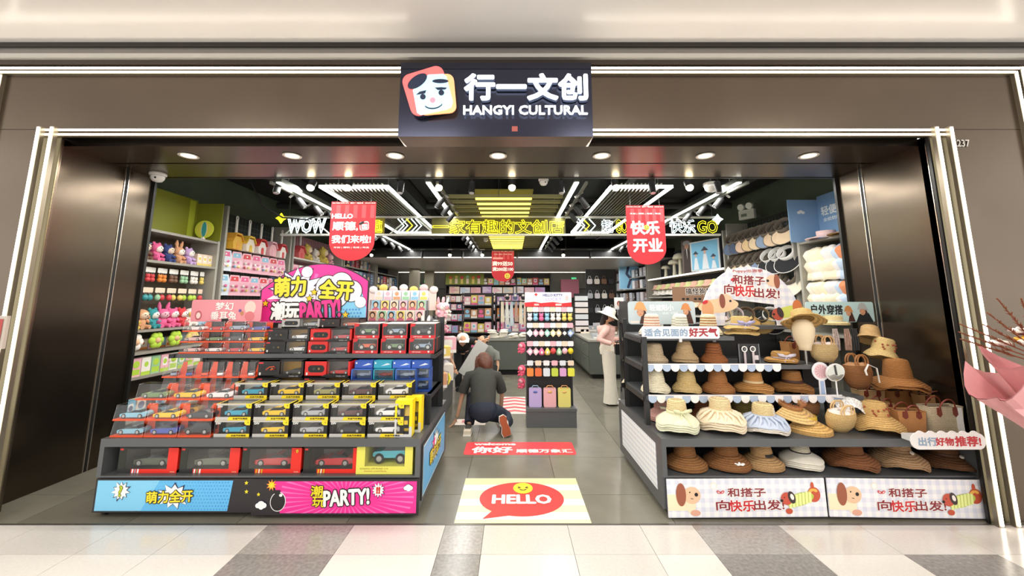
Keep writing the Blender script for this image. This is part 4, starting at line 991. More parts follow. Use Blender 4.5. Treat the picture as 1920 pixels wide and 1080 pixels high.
def dog_text(P, u, v, k, l=2):
    for m, bb, ll in ((WHITE, .10, l), (None, .03, l+1)):
        P.T('和搭子', u, v-.15*k, .24*k, .22*k, m or RDK, ll, bb)
        P.T('向', u-.155*k, v+.18*k, .085*k, .25*k, m or RDK, ll, bb); P.T('快乐', u-.035*k, v+.20*k, .16*k, .28*k, m or RDB, ll, bb); P.T('出发!', u+.135*k, v+.18*k, .19*k, .25*k, m or RDK, ll, bb)
    for s in (-1, 1): P.E(u-.165*k+s*.012, v-.16*k, .06*k, .035*k, RDB, l+2, s*.5); P.E(u-.165*k+s*.012, v-.16*k, .035*k, .016*k, M('#f4d0d0', .5), l+3, s*.5)
W1, H1 = 1.18, .265
for i, (x, z, l, rz) in enumerate(((HX0+W1/2+.02, .150, 'pale gingham front panel with cartoon dogs, on the end near the aisle', -.006), (HX0+W1*1.5+.03, .152, 'pale gingham front panel with cartoon dogs, on the end near the light frame', .012))):
    t = board_thing('gingham_banner', l, 'banner', W1, H1, (x, 3.185-i*.012, z), 0, GING, None, rot=(0, rz, 0))
    P = Board(W1, H1, .0009)
    P.R(0, .40, .15, .82, M('#f3e2c0', .5), 1); P.E(.145, .70, .13, .20, M('#f3e2c0', .5), 2); P.E(.17, .88, .14, .08, M('#e0a890', .5), 2)
    dog_a(P, .105, .40, 1., 3); P.E(.295, .18, .09, .09, M('#e8e2d0', .5), 1); P.E(.295, .19, .07, .07, WHITE, 2)
    dog_text(P, .50, .50, 1.0, 3); dog_b(P, .75, .60, .82, 3, .06)
    P.build('printed_pattern', t)
t = board_thing('gingham_banner', 'pale gingham side panel of the hat display facing the aisle', 'banner', .98, .34, (HX0-.003, 3.82, .315), -PI/2, gingham('#f4f3ef', '#e3e6ea', '#ccd2db', 22), None)
# scalloped valances
def valance(x0, x1, y, z, h, label):
    t = thing('shelf_valance', label, 'shelf edging', (x0, y, z), 0, 'scalloped shelf edgings')
    n = int(round((x1-x0)/.072)); w_ = (x1-x0)/n
    B().box(0, x1-x0, 0, .004, -.006, .006, M('#e9e6ea', .5)).build('top_strip', t)
    mats = (M('#aebfd8', .5), M('#f1eeec', .5)); ms = [B().prism([(0, 0), (0, -h+w_/2)]+ell(w_/2, -h+w_/2, w_/2, w_/2, 8, PI, 2*PI)[1:-1]+[(w_, -h+w_/2), (w_, 0)], 0, .004, m).mesh('scallop') for m in mats]
    for i in range(n):
        o = bpy.data.objects.new('scallop', ms[i % 2]); sc.collection.objects.link(o); o.parent = t; o.location = (i*w_, -.0005*(i % 2), -.004)
valance(1.16, gx(1465, 3.54, 1.05), 3.545, 1.058, .058, 'blue and white scalloped edging on the shelf below the bucket hats')
valance(1.16, gx(1580, 3.50, .8), 3.505, .808, .058, 'long blue and white scalloped edging above the front row of sun hats')
# sign boards
def small_sign(label, px0, px1, py0, py1, Y, bgm, paint, r=.02, rz=0, stand=True):
    a, c = at(px0, py0, Y), at(px1, py1, Y); W, H = c.x-a.x, a.z-c.z
    t = thing('shelf_sign', label, 'sign', ((a.x+c.x)/2, Y, (a.z+c.z)/2), rz)
    B().prism(rrect(0, 0, W, H, r), 0, .008, bgm).build('panel', t)
    P = Board(W, H, .001); paint(P); P.build('printed_pattern', t)
    if stand: B().box(-.012, .012, .008, .02, -H/2-.03, H/2-.02, M('#d8d8d8', .3)).build('support', t)
    return t
BLT = M('#8fa6bf', .5)
def p_(P): P.T('适合见面的', .31, .5, .55, .60, BLT, 1, .04); P.T('好天气', .79, .48, .36, .68, M('#a8303a', .5), 1, .045)
small_sign('white shelf sign about fine weather below the striped bucket hats', 1203, 1350, 612, 635, 3.565, M('#e9eaee', .5), p_)
def p_(P):
    P.T('出行', .22, .52, .24, .50, BLT, 1, .04); P.T('好物', .45, .52, .24, .48, M('#c02c34', .5), 1, .04); P.T('推荐!', .76, .50, .34, .58, M('#c02c34', .5), 1, .045)
a, c = at(1706, 812, 3.07), at(1851, 843, 3.07); W, H = c.x-a.x, a.z-c.z
t = thing('cloud_sign', 'white cloud-shaped sign with blue and red characters on the worktop edge', 'sign', ((a.x+c.x)/2, 3.07, (a.z+c.z)/2))
B().box(-W*.4, -W*.1, .008, .13, -.02, .02, M('#d8d8d8', .3)).build('bracket', t)
out = rrect(0, 0, W, H, H*.48, 0, 6); 
b = B(); b.prism(out, 0, .008, M('#eceae8', .5))
for i in range(6): b.prism(ell(-W*.36+i*W*.145, H*.30, H*.33, H*.33, 14), .0005*(i+1), .0075, M('#eceae8', .5))
b.build('panel', t); P = Board(W, H, .001); p_(P); P.build('printed_pattern', t)
a, c = at(1308, 500, 3.95), at(1506, 612, 3.95); W, H = c.x-a.x, a.z-c.z
arcp = [(-W/2, -H/2)]+[(-W/2*math.cos(PI*i/24), -H/2+H*math.sin(PI*i/24)**.9) for i in range(25)]+[(W/2, -H/2), (W*.25, -H/2), (W*.24, -H*.14), (-W*.24, -H*.04), (-W*.27, -H/2)]
t = thing('arched_sign', 'large arched gingham sign with dogs and red characters above the hats', 'sign', ((a.x+c.x)/2, 3.95, (a.z+c.z)/2))
b = B(); b.prism(arcp, 0, .012, gingham('#f1efee', '#e2e2ea', '#d3d7e6', 13)); b.build('panel', t)
P = Board(W, H, .001)
P.T('Puppy出游季', .50, .075, .30, .06, M('#b85a5a', .5), 2, .03)
class Sub:  # remap text block
    pass
for m, bb, ll in ((WHITE, .12, 2), (None, .032, 3)):
    P.T('和搭子', .50, .23, .32, .15, m or RDK, ll, bb, -.06); P.T('向', .30, .38, .10, .16, m or RDK, ll, bb, -.06); P.T('快乐', .45, .41, .20, .19, m or RDB, ll, bb, -.06); P.T('出发!', .67, .45, .25, .16, m or RDK, ll, bb, -.06)
P.E(.34, .22, .035, .022, RDB, 3, .5); P.E(.37, .22, .035, .022, RDB, 3, -.5)
P.E(.18, .66, .34, .12, M('#e8c8a0', .5), 2, .1); P.E(.07, .72, .10, .16, M('#dba070', .5), 3); P.E(.25, .58, .13, .12, M('#e9c4a4', .5), 4); P.E(.22, .58, .05, .12, M('#8a4a38', .5), 5); P.E(.30, .58, .02, .02, BLACK, 5); P.E(.05, .60, .05, .03, RDB, 4, .4)
P.E(.74, .24, .11, .10, M('#e9c4a4', .5), 4); P.E(.78, .25, .05, .12, M('#9a5840', .5), 5); P.E(.69, .24, .022, .022, BLACK, 5)
P.E(.86, .76, .28, .09, M('#d5dd6a', .5), 2, .25); P.E(.96, .68, .08, .12, M('#d07840', .5), 3); P.E(.76, .80, .10, .10, M('#b8503c', .5), 4); P.E(.785, .77, .05, .09, M('#3a2a2c', .5), 5, .3); P.E(.72, .80, .02, .02, BLACK, 5)
P.build('printed_pattern', t)
for x in (-W*.38, W*.41): B().box(x-.015, x+.015, .012, .03, -H/2-.22, -H/2+.1, M('#cfcfcf', .3)).build('stand_leg', t)
def hatface(P, u, v, k, capc, flip=1, l=2):
    w = P.H/P.W
    P.E(u, v+.12*k, .15*k, .20*k, M('#d9a07c', .5), l); P.P([(u-.05*k*w*2, v+.2*k), (u+.1*k*w*2*flip, v+.15*k), (u+.14*k*w*2*flip, 1), (u-.08*k*w*2*flip, 1)], M('#4a2a24', .5), l+1) if False else None
    P.P([(u+.12*k*w*flip, v), (u+.24*k*w*flip, v+.1), (u+.40*k*w*flip, .98), (u-.05*k*w*flip, .98), (u+.04*k*w*flip, v+.3*k)], M('#4a2a22', .5), l-1)
    P.P([(u-.28*k*w, v+.04*k), (u-.16*k*w, v-.26*k), (u, v-.34*k), (u+.16*k*w, v-.26*k), (u+.30*k*w, v+.10*k), (u, v-.0)], M(capc, .5), l+2)
    P.E(u-.06*k*w*2, v+.12*k, .012, .014, BLACK, l+1); P.E(u+.04*k*w*2, v+.12*k, .012, .014, BLACK, l+1); P.L([(u-.03*k*w, v+.23*k), (u+.05*k*w, v+.22*k)], .010, M('#b84a40', .5), l+1)
def p_(P):
    P.T('轻遮阳小', .50, .28, .36, .26, M('#e8f1f3', .5), 1, .05); P.T('盆帽', .62, .52, .24, .1, M('#e8f1f3', .5), 1, .02)
    hatface(P, .18, .34, 1.0, '#e3a468', 1); hatface(P, .86, .34, .8, '#d98c50', 1)
    P.RR(.09, .90, .40, .10, .05, M('#efe3dc', .5), 5)
small_sign('light blue header sign with two women in bucket hats', 1177, 1305, 565, 608, 3.98, M('#c3d2d8', .5), p_, .03)
def p_(P):
    P.T('户外穿搭', .30, .38, .48, .46, M('#20242a', .5), 1, .035, -.02); hatface(P, .62, .45, .8, '#c98a50', 1); hatface(P, .83, .35, .95, '#b9bab8', 1)
    P.P([(.72, 1), (.78, .6), (.92, .55), (.98, 1)], M('#22252a', .5), 1); P.T('OUTDOOR', .17, .72, .14, .07, M('#20242a', .5), 1, .02)
small_sign('pale turquoise outdoor outfits sign with two hat wearers', 1510, 1641, 566, 604, 4.05, M('#c2dfdf', .5), p_, .02)

# ---- hats ----
def mk_hat(crown, rc, hc, rb, droop, wav, taper, band, deco, brimc, stripes):
    t = thing('sun_hat', None, None); m1 = straw(crown); m2 = straw(brimc) if brimc and not brimc.startswith('~') else (cloth(brimc[1:]) if brimc else m1)
    top = rc*taper
    outp = [(.0001, hc), (top*.55, hc*.995), (top*.86, hc*.965), (top, hc*.88), (rc*.97, hc*.35), (rc, .012)]
    def fn(p, r, a):
        if wav and r > rc: p.z += wav*math.sin(3*a+1.3)*((r-rc)/(rb-rc))**1.5+wav*.35*math.sin(7*a)*((r-rc)/(rb-rc))**2
        return p
    n = 32
    if stripes:
        b = B(); seg = 9
        for i in range(seg):
            z1 = hc*.86*(1-i/seg); z0 = hc*.86*(1-(i+1)/seg); q = lambda z: top+(rc-top)*(1-z/(hc*.86))
            b.lathe([(q(z1), z1), (q(z0)*1.015, z0)], straw(stripes) if i % 2 else m1, n)
        b.lathe([(.0001, hc), (top*.55, hc*.99), (top*.86, hc*.95), (top, hc*.86)], m1, n)
    else: b = B(); b.lathe(outp, m1, n)
    b.build('crown', t)
    br = [(rc*.99, .014)]+[(rc+(rb-rc)*k, .012-droop*(k**1.3)) for k in (.15, .4, .7, 1.)]
    br += [(rb+.001, .008-droop), (rb*.995, .004-droop)]+[(rc+(rb-rc)*k, .008-droop*(k**1.3)) for k in (.7, .3)]+[(rc*.97, .008)]
    b = B(); b.lathe(br, m2, n, fn=fn)
    b.build('brim', t)
    if band: B().lathe([(rc*1.0, .012), (rc*1.035, .014), (rc*1.02, hc*.3), (rc*.985, hc*.3)], M(band, .6), n).build('hat_band', t)
    if deco == 'bow':
        b = B(); m = cloth(band or '#e8e2c8')
        for s in (-1, 1):
            b.tube([(0, -rc*1.04, .03), (s*.03, -rc*1.16, .04), (s*.07, -rc*1.12, .045), (s*.05, -rc*1.1, .03)], [.004, .014, .016, .004], m, 8)
            b.tube([(0, -rc*1.05, .03), (s*.02, -rc*1.3, .0), (s*.04, -rb*.95, -droop+.01)], [.004, .010, .012], m, 6, sq=.4)
        b.ball((0, -rc*1.08, .032), .011, m, 8, 6); b.build('bow', t)
    if deco == 'lace':
        b = B(); m = M('#f6f4f0', .8)
        for i in range(6):
            a = i*PI/3; b.ball((.03+.028*math.cos(a), -rb*.78+.018*math.sin(a), .0-droop*.55+.01), (.016, .010, .007), m, 8, 5)
        b.ball((.03, -rb*.78, .01-droop*.5), .01, m, 8, 6); b.build('lace_flower', t)
    if deco == 'dots':
        b = B(); m = M('#9a4a30', .7); rr = random.Random(3)
        for i in range(14):
            a = rr.uniform(-PI, 0); z = rr.uniform(.02, hc*.7); q = rc*1.01+(0 if z > .01 else 0)
            b.ball((q*math.cos(a)*.97, q*math.sin(a)*.97, z), .009, m, 6, 4)
        b.build('flower_dots', t)
    if deco == 'button': B().cyl((.02, -rc*1.15, .02), (.02, -rc*1.2, .03), .014, M('#d8cfc0', .4), 10).build('button', t)
    if deco == 'pleat':
        b = B(); m = m2
        for i in range(16):
            a = 2*PI*i/16; b.tube([(rc*1.02*math.cos(a), rc*1.02*math.sin(a), .022), ((rc*.4+rb*.6)*math.cos(a+.1), (rc*.4+rb*.6)*math.sin(a+.1), .022-droop*.4), (rb*.98*math.cos(a), rb*.98*math.sin(a), .008-droop)], [.010, .012, .006], m, 6)
        b.build('pleated_veil', t)
    return t
hat = Maker(mk_hat)
def H(crown, rc=.088, hc=.115, rb=.17, droop=.05, wav=0., taper=.93, band=None, deco=None, brimc=None, stripes=None): return (crown, rc, hc, rb, droop, wav, taper, band, deco, brimc, stripes)
def stack(px, Y, z, spec, n, desc, place, grp, step=.013, rz=0., tilt=None, under=None):
    """n nested hats; the label says the stack and the layer"""
    base = z+spec[4]+.004+abs(spec[5])*1.3; X = gx(px, Y, z+.05)
    names = {1: [''], 2: ['lower', 'upper'], 3: ['lowest', 'middle', 'topmost'], 4: ['lowest', 'second', 'third', 'topmost']}[n]
    for i in range(n):
        s = spec
        if i < n-1: s = (under or spec[0],)+spec[1:7]+(None, None, (under or spec[9]), spec[10]); s = s[:3]+(spec[3]*1.0,)+s[4:]
        l = f'{desc} {place}' if n == 1 else f'{desc} {place}, {names[i]} of its stack'
        hat(s, (X+random.uniform(-.003, .003), Y+random.uniform(-.003, .003), base+i*step), rz+random.uniform(-.1, .1), l, 'hat', grp, rot=tilt and (tilt[0], tilt[1], rz))
g1 = 'sun hats on the worktop'
stack(1270, 3.39, .561, H('#dfc795', .080, .115, .165, .062, .012, .88, '#d8d8b0', 'bow', '~#dcdcc0'), 4, 'cream hat with sage bow', 'on the worktop beside the aisle', g1, .016)
stack(1352, 3.42, .561, H('#e3c99a', .085, .12, .185, .055, .014, .88, '#e8d4b0', 'pleat', '~#ead9bd'), 4, 'cream wide-brimmed sun hat', 'on the worktop beside the blue-brimmed hat', g1, .018)
stack(1433, 3.38, .561, H('#dcc28e', .085, .115, .175, .055, .012, .88, '#b6bfd0', 'pleat', '~#bcc6d8'), 3, 'hat with pleated light blue brim', 'on the worktop', g1, .014, under='#e6ddd0')
def mk_visor(col, braid, fringe):
    t = thing('straw_visor', None, None); m = straw(col)
    b = B(); R0, R1 = .085, .185; vs = []; n = 20
    for j in range(2):
        for i in range(n+1):
            a = PI+.15+(PI-.3)*i/n; k = 1-abs(i/n-.5)*.3
            for q in range(4):
                r = R0+(R1-R0)*k*q/3; vs.append((r*math.cos(a), r*math.sin(a)*1.15, .035-.045*(q/3)-j*.004))
    fs = []; L = (n+1)*4
    for j in range(2):
        for i in range(n):
            for q in range(3): fs.append((j*L+i*4+q, j*L+(i+1)*4+q, j*L+(i+1)*4+q+1, j*L+i*4+q+1))
    for i in range(n): fs.append((i*4+3, (i+1)*4+3, L+(i+1)*4+3, L+i*4+3))
    b.add(vs, fs, m, True); b.build('brim', t)
    B().lathe([(R0, .032), (R0*1.03, .034), (R0*1.0, .075), (R0*.96, .075), (R0*.97, .032)], M(braid, .5, noise=.3, nscale=120, bump=.4), 24, sy=1.1).build('head_band', t)
    if fringe:
        b = B(); rr = random.Random(5)
        for i in range(40):
            a = PI*1.0+PI*i/40; b.tube([(R0*1.02*math.cos(a), R0*1.12*math.sin(a), .07), (R0*1.25*math.cos(a+.05), R0*1.3*math.sin(a), .095+rr.uniform(-.01, .01))], [.004, .001], M(fringe, .7), 4)
        b.build('fringe', t)
    return t
visor = Maker(mk_visor)
for i in range(3): visor(('#d3a763', '#c9a53a', None), (gx(1515, 3.40, .6), 3.44, .571+i*.013), 0, f'wide tan straw visor with gold braid on the worktop, {("lowest", "middle", "topmost")[i]} of three', 'visor', 'straw visors')
visor(('#dcb678', '#b07a48', '#a86a40'), (gx(1482, 3.48, .72), 3.50, .70), .25, 'tan straw visor with brown fringe leaning above the gold braided visors', 'visor', 'straw visors', rot=(.28, 0, .2))
B().box(gx(1482, 3.5, .7)-.06, gx(1482, 3.5, .7)+.06, 3.50, 3.56, .561, .74, M('#2b2c2e', .5)).build('hat_block', None, label='small black riser block behind the straw visors', cat='riser')
def mk_ringbag(col, ring, fab):
    t = thing('straw_bag', None, None); m = straw(col, 34)
    B().lathe([(.0001, 0), (.07, .0), (.115, .05), (.128, .11), (.115, .16), (.108, .16), (.12, .11), (.1, .05), (.0001, .02)], m, 24, sy=.55, smooth=True).build('basket', t)
    b = B(); b.lathe([(.112, .155), (.085, .170), (.04, .155), (.0001, .14)], cloth(fab), 20, sy=.55)
    for i in range(6): b.ball((.06*math.cos(i), .03*math.sin(i), .165), (.03, .02, .012), cloth(fab), 8, 5)
    b.build('fabric_lining', t)
    for y in (-.05, .04):
        for dx in (-.012, .012):
            pts = [(dx+.048*math.cos(a), y+.004*dx, .185+.048*math.sin(a)) for a in [2*PI*i/16 for i in range(16)]]
            B().tube(pts, .006, M(ring, .4), 6, closed=True).build('ring_handle', t)
    return t
rbag = Maker(mk_ringbag)
rbag(('#cfae74', '#d9b783', '#efe6e0'), (gx(1577, 3.36, .6), 3.38, .565), .2, 'round straw bag with wooden ring handles and white lining on the worktop', 'bag', 'round straw bags', rot=(.22, 0, .15))
rbag(('#8a5d38', '#a8714a', '#c9a8a0'), (gx(1528, 3.48, .7), 3.60, .60), 0, 'brown straw bag with ring handles behind the fringed visor', 'bag', 'round straw bags')
stack(1645, 3.38, .561, H('#cfa868', .085, .12, .175, .07, .02, .85, None, 'dots'), 2, 'speckled tan floppy hat', 'beside the ring-handled bag', g1, .014)
# totes
def mk_tote(col, w_, h, d, weave, hand):
    t = thing('tote_bag', None, None); m = cloth(col) if not weave else straw(col, 40)
    b = B(); k = 1.18; vs = [(-w_/2, -d/2, 0), (w_/2, -d/2, 0), (w_/2, d/2, 0), (-w_/2, d/2, 0), (-w_/2*k, -d/2, h), (w_/2*k, -d/2, h), (w_/2*k, d/2, h), (-w_/2*k, d/2, h)]
    b.add(vs, [(3, 2, 1, 0), (0, 1, 5, 4), (1, 2, 6, 5), (2, 3, 7, 6), (3, 0, 4, 7)], m); b.build('bag_body', t)
    B().add([(-w_/2*k*.97, -d/2*.9, h*.93), (w_/2*k*.97, -d/2*.9, h*.93), (w_/2*k*.97, d/2*.9, h*.93), (-w_/2*k*.97, d/2*.9, h*.93)], [(0, 1, 2, 3)], M('#5a4030', .8)).build('bag_opening', t)
    B().tube([(-w_/2*k, -d/2, h), (w_/2*k, -d/2, h), (w_/2*k, d/2, h), (-w_/2*k, d/2, h)], .004, m, 6, closed=True).build('rim', t)
    hm = M(hand, .45)
    for y, s in ((-d/2-.004, 1), (d/2, 1)):
        pts = [(w_*.28*math.cos(a)*1., y-.02*math.sin(a), h*.9+h*.42*math.sin(a)) for a in [PI-PI*i/12 for i in range(13)]]
        B().tube(pts, .0055, hm, 6).build('handle', t)
    for x in (-w_*.28, w_*.28): B().prism([(x-.016, h*.98), (x+.016, h*.98), (x+.020, h*.72), (x, h*.62), (x-.020, h*.72)], -d/2-.006, -d/2+.002, hm).build('leather_tab', t)
    if weave == 'lace': B().box(w_*.30, w_*.52, -d/2-.004, -d/2+.01, .01, h*.98, M('#efece8', .7)).build('side_panel', t)
    return t
tote = Maker(mk_tote)
gt = 'tote bags'
tote(('#b98450', .18, .16, .10, '', '#7a3424'), (gx(1702, 3.40, .62), 3.40, .561), -.1, 'tan leather tote bag with red brown handles, foremost of the totes', 'bag', gt)
tote(('#c99f6c', .16, .16, .09, '', '#7a3424'), (gx(1655, 3.60, .68), 3.62, .561), .1, 'light tan tote bag directly behind the speckled hat', 'bag', gt)
tote(('#d7c7a8', .24, .20, .10, 'lace', '#7a3424'), (gx(1768, 3.36, .64), 3.37, .561), .05, 'woven beige tote bag with white side panel above the cloud sign', 'bag', gt)
tote(('#c9a677', .20, .16, .09, '', '#7a3424'), (gx(1632, 3.75, .80), 3.78, .64), 0, 'beige shoulder bag with brown tabs at the end of the scalloped shelf', 'bag', gt)
tote(('#a87440', .22, .14, .08, '', '#6a3020'), (gx(1690, 3.72, .80), 3.74, .66), 0, 'brown tote bag beneath the big floppy brown hat', 'bag', gt)
tote(('#b88a58', .22, .13, .08, '', '#6a3020'), (gx(1745, 3.62, .78), 3.62, .66), -.1, 'camel clutch bag standing behind the woven tote', 'bag', gt)
B().box(gx(1612, 3.8, .64), 3.35, 3.58, 4.10, .561, .64, SHELF).build('display_riser', None, label='low dark riser on the worktop under the rear totes', cat='riser')
# back row under the scalloped shelf
g2 = 'hats below the lower shelf'
stack(1245, 3.70, .561, H('#c99a90', .085, .12, .15, .05, 0, .9, None, 'bow', '~#cf9d93'), 3, 'dusty pink hat with bow', 'behind the sage bow hats', g2)
stack(1322, 3.70, .561, H('#8f5638', .085, .13, .15, .05, 0, .9, None, 'bow', '~#8f5638'), 2, 'rust brown cloth hat', 'behind the cream wide-brimmed hats', g2)
stack(1392, 3.70, .561, H('#8a7a45', .085, .13, .15, .05, 0, .9, None, None, '~#8d8046'), 2, 'olive green cloth hat', 'behind the blue-brimmed hats', g2)
# lower shelf .80
g3 = 'hats on the lower shelf'
stack(1229, 3.66, .80, H('#e6dcc0', .080, .125, .125, .05, .006, .78, None, None, None), 2, 'cream crochet bucket hat', 'on the lower shelf beside the aisle', g3, .014)
stack(1287, 3.66, .80, H('#c9ad74', .080, .125, .122, .05, .006, .78, None, None, None), 2, 'tan crochet bucket hat', 'on the lower shelf', g3, .014)
stack(1346, 3.66, .80, H('#9c6636', .080, .12, .135, .05, 0, .78, None, None, None), 3, 'brown woven cloche hat', 'on the lower shelf', g3, .012)
stack(1412, 3.66, .80, H('#b88448', .078, .11, .155, .035, .008, .88, '#cdb288', None, None), 3, 'tan fedora with cream band', 'on the lower shelf', g3, .012)
stack(1486, 3.66, .80, H('#8f602e', .080, .12, .155, .035, .010, .86, '#3c2018', None, None), 3, 'brown fedora with dark band', 'on the lower shelf', g3, .012)
g4 = 'hats on the middle shelf'
stack(1228, 3.70, 1.05, H('#b9a486', .078, .12, .115, .04, 0, .82, None, None, None), 2, 'plain beige bucket hat', 'on the middle shelf beside the aisle', g4, .012)
stack(1284, 3.70, 1.05, H('#b79a72', .074, .12, .115, .045, .003, .72, None, None, None), 3, 'creased tan bucket hat', 'on the middle shelf', g4, .013)
stack(1338, 3.70, 1.05, H('#96592c', .076, .12, .115, .045, 0, .76, None, None, None, '#7c4524'), 2, 'rust striped bucket hat', 'on the middle shelf', g4, .012)
stack(1464, 3.70, 1.05, H('#c59552', .075, .07, .13, .012, .003, .96, '#c9c4d4', 'bow', None), 2, 'tan boater with pale ribbon', 'on the middle shelf', g4, .012)
g5 = 'hats on the top shelf'
stack(1222, 3.74, 1.29, H('#eadccb', .078, .13, .118, .05, 0, .78, None, None, None, '#d29a80'), 2, 'bucket hat with pink stripes', 'on the top shelf beside the aisle', g5, .014)
stack(1275, 3.74, 1.29, H('#ebe6d8', .076, .125, .115, .05, 0, .78, None, None, None, '#bcb9a4'), 2, 'white bucket hat with grey stripes', 'on the top shelf', g5, .014)
stack(1329, 3.74, 1.29, H('#ead9b4', .076, .125, .115, .05, 0, .82, None, None, None, '#b07f50'), 2, 'cream bucket hat with brown stripes', 'on the top shelf', g5, .014)
stack(1390, 3.70, 1.29, H('#d0b070', .082, .095, .145, .02, .006, .92, '#a8a4c8', 'bow', None), 2, 'yellow boater with lilac ribbon', 'ending the top shelf', g5, .05)
# card of two mini fans
t = thing('fan_display', 'black card display holding two small white handheld fans on the middle shelf', 'display', (gx(1405, 3.66, 1.1), 3.66, 1.05))
B().box(-.095, .095, .0, .02, 0, .17, M('#2c2d2f', .4)).box(-.095, -.085, -.005, .0, 0, .17, M('#6b6d70', .4)).box(.085, .095, -.005, .0, 0, .17, M('#6b6d70', .4)).build('panel', t)
for x in (-.045, .03):
    f = B(); f.cyl((x, -.012, .0), (x, -.012, .10), .010, M('#d9c9cc', .4), 10); f.build('fan_handle', t)
    B().tube([(x+.022*math.cos(a), -.012, .125+.022*math.sin(a)) for a in [2*PI*i/16 for i in range(16)]], .006, M('#f2efec', .4), 6, closed=True).cyl((x, -.018, .125), (x, -.006, .125), .008, M('#888888', .4), 8).build('fan_head', t)
B().box(.03, .08, -.006, -.001, .03, .07, M('#e5d8da', .5)).build('price_card', t)
# mannequin head with hat
t = thing('mannequin_head', 'cream fabric mannequin head on a stand under a wide straw hat', 'mannequin', (gx(1507, 3.62, 1.3), 3.62, 1.18))
cm = M('#e2cfae', .7, bump=.2, nscale=60)
B().lathe([(.0001, .265), (.04, .258), (.07, .23), (.083, .18), (.078, .12), (.062, .06), (.046, .02), (.045, -.01), (.0001, -.01)], cm, 24, sy=1.15).build('head_form', t)
B().cyl((0, 0, -.13), (0, 0, 0), .012, METAL, 8).build('stand', t); B().cyl((0, 0, -.135), (0, 0, -.128), .06, METAL, 16).build('stand_base', t)
stack(1505, 3.62, 1.385, H('#d4b070', .090, .09, .175, .03, .012, .9), 1, 'wide tan straw hat tilted back', 'on the cream mannequin head', None, tilt=(-.42, .15))
# things on the right-hand steps
rbag(('#cdb07c', '#c9a06c', '#efe0dc'), (gx(1553, 3.62, 1.1), 3.66, 1.06), .1, 'cream straw bag with ring handles on the middle shelf behind the mirror', 'bag', 'round straw bags')
t = dup(tote.p[('#b98450', .18, .16, .10, '', '#7a3424')], (gx(1492, 3.9, 1.1), 3.92, 1.05), .2, 'brown tote bag on the middle shelf behind the ribboned boater', gt)
rbag(('#8a5a30', '#a06c3c', '#b98a60'), (gx(1613, 3.62, .9), 3.64, .84), .1, 'brown crochet basket bag with a white ribbon beside the mirror', 'bag', 'round straw bags', scale=(1.05, 1.05, 1.25))
b = B(); b.tube([(0, -.08, .2), (.06, -.09, .17), (.07, -.09, .05)], [.008, .012, .010], M('#f2eee8', .7), 6, sq=.3)
b.tube([(0, -.08, .2), (-.04, -.09, .15), (-.03, -.09, .11)], [.008, .010, .008], M('#f2eee8', .7), 6, sq=.3)
b.build('scarf_ribbon', None, (gx(1615, 3.62, .9), 3.61, .86), label='white printed ribbon tied on the brown crochet basket bag', cat='ribbon')
stack(1685, 3.62, .82, H('#a06a34', .10, .17, .20, .06, .02, .84), 2, 'large floppy brown crochet hat', 'above the brown tote', g1, .02)
stack(1655, 3.74, 1.06, H('#d6b97c', .085, .13, .13, .06, .012, .88, None, 'dots'), 1, 'straw hat with small red flowers', 'hanging beside the pier', g1, tilt=(0, .28))
stack(1630, 3.84, 1.22, H('#c9a470', .078, .11, .11, .04, 0, .85), 1, 'tan cloche hat with brown edge', 'below the outdoor outfits sign', g1, tilt=(-.3, .4))
stack(1562, 3.98, 1.365, H('#dcc894', .080, .07, .13, .012, 0, .96, '#d8d4c8'), 2, 'pale boater hat', 'on the rear shelf below the outdoor sign', g1, .012)
for i, (px, c, nm) in enumerate(((1578, '#b8a8a0', 'grey'), (1600, '#a88878', 'brown patterned'), (1615, '#26262a', 'black floral'))):
    X = gx(px, 3.8, 1.2); t = thing('silk_scarf', f'{nm} scarf hanging on the rack behind the ring bag', 'scarf', (X, 3.86, 1.34), 0, 'hanging scarves')
    b = B()
    for k in range(3): b.tube([(-.015+k*.015, 0, 0), (-.018+k*.018, -.005*k, -.10), (-.02+k*.02, 0, -.20)], [.008, .011, .012], M(c, .6, noise=.4, nscale=60), 6)
    b.build('cloth', t); B().cyl((-.03, 0, .0), (.03, 0, 0), .003, METAL, 6).build('hook_bar', t)
# supports for the items at the end
B().box(2.74, 3.0, 3.86, 4.10, .8, 1.22, M('#232426', .5)).build('display_stand', None, label='slim dark stand behind the flowered hat at the shelf end', cat='stand')
t = thing('round_mirror', 'round table mirror on a thin stand in front of the ring bag', 'mirror', (gx(1568, 3.50, .9), 3.50, .80))
B().cyl((0, 0, 0), (0, 0, .006), .05, M('#e2e2e2', .3), 20).build('base', t); B().cyl((0, 0, 0), (0, 0, .13), .006, M('#e8e8e8', .3), 8).build('stem', t)
B().cyl((0, .004, .20), (0, -.008, .197), .078, M('#f0eeee', .3), 28).build('frame', t); B().cyl((0, -.0085, .197), (0, -.0105, .1965), .071, M('#dfe6e4', .03, 1.), 28).build('mirror_glass', t)
t = thing('shelf_sign', 'white and pink fan-shaped sign on a blue stem beside the mirror', 'sign', (gx(1545, 3.52, .9), 3.54, .80))
b = B(); b.prism(ell(0, .20, .075, .078, 24), 0, .008, M('#ecebf0', .5)); b.prism([(-.028, 0), (.028, 0), (.024, .14), (-.024, .14)], .001, .007, M('#ecebf0', .5)); b.build('panel', t)
b = B(); b.poly(ell(0, .20, .058, .060, 24), -.001, M('#e6c3c8', .5)); 
for i in range(12): b.poly([(0, .20), (.05*math.cos(i*PI/6), .2+.05*math.sin(i*PI/6)), (.05*math.cos(i*PI/6+.12), .2+.05*math.sin(i*PI/6+.12))], -.002-i*1e-5, M('#c98f98', .5))
b.poly([(-.018, .01), (.018, .01), (.016, .12), (-.016, .12)], -.001, M('#9fb3d4', .5)); b.build('printed_pattern', t)
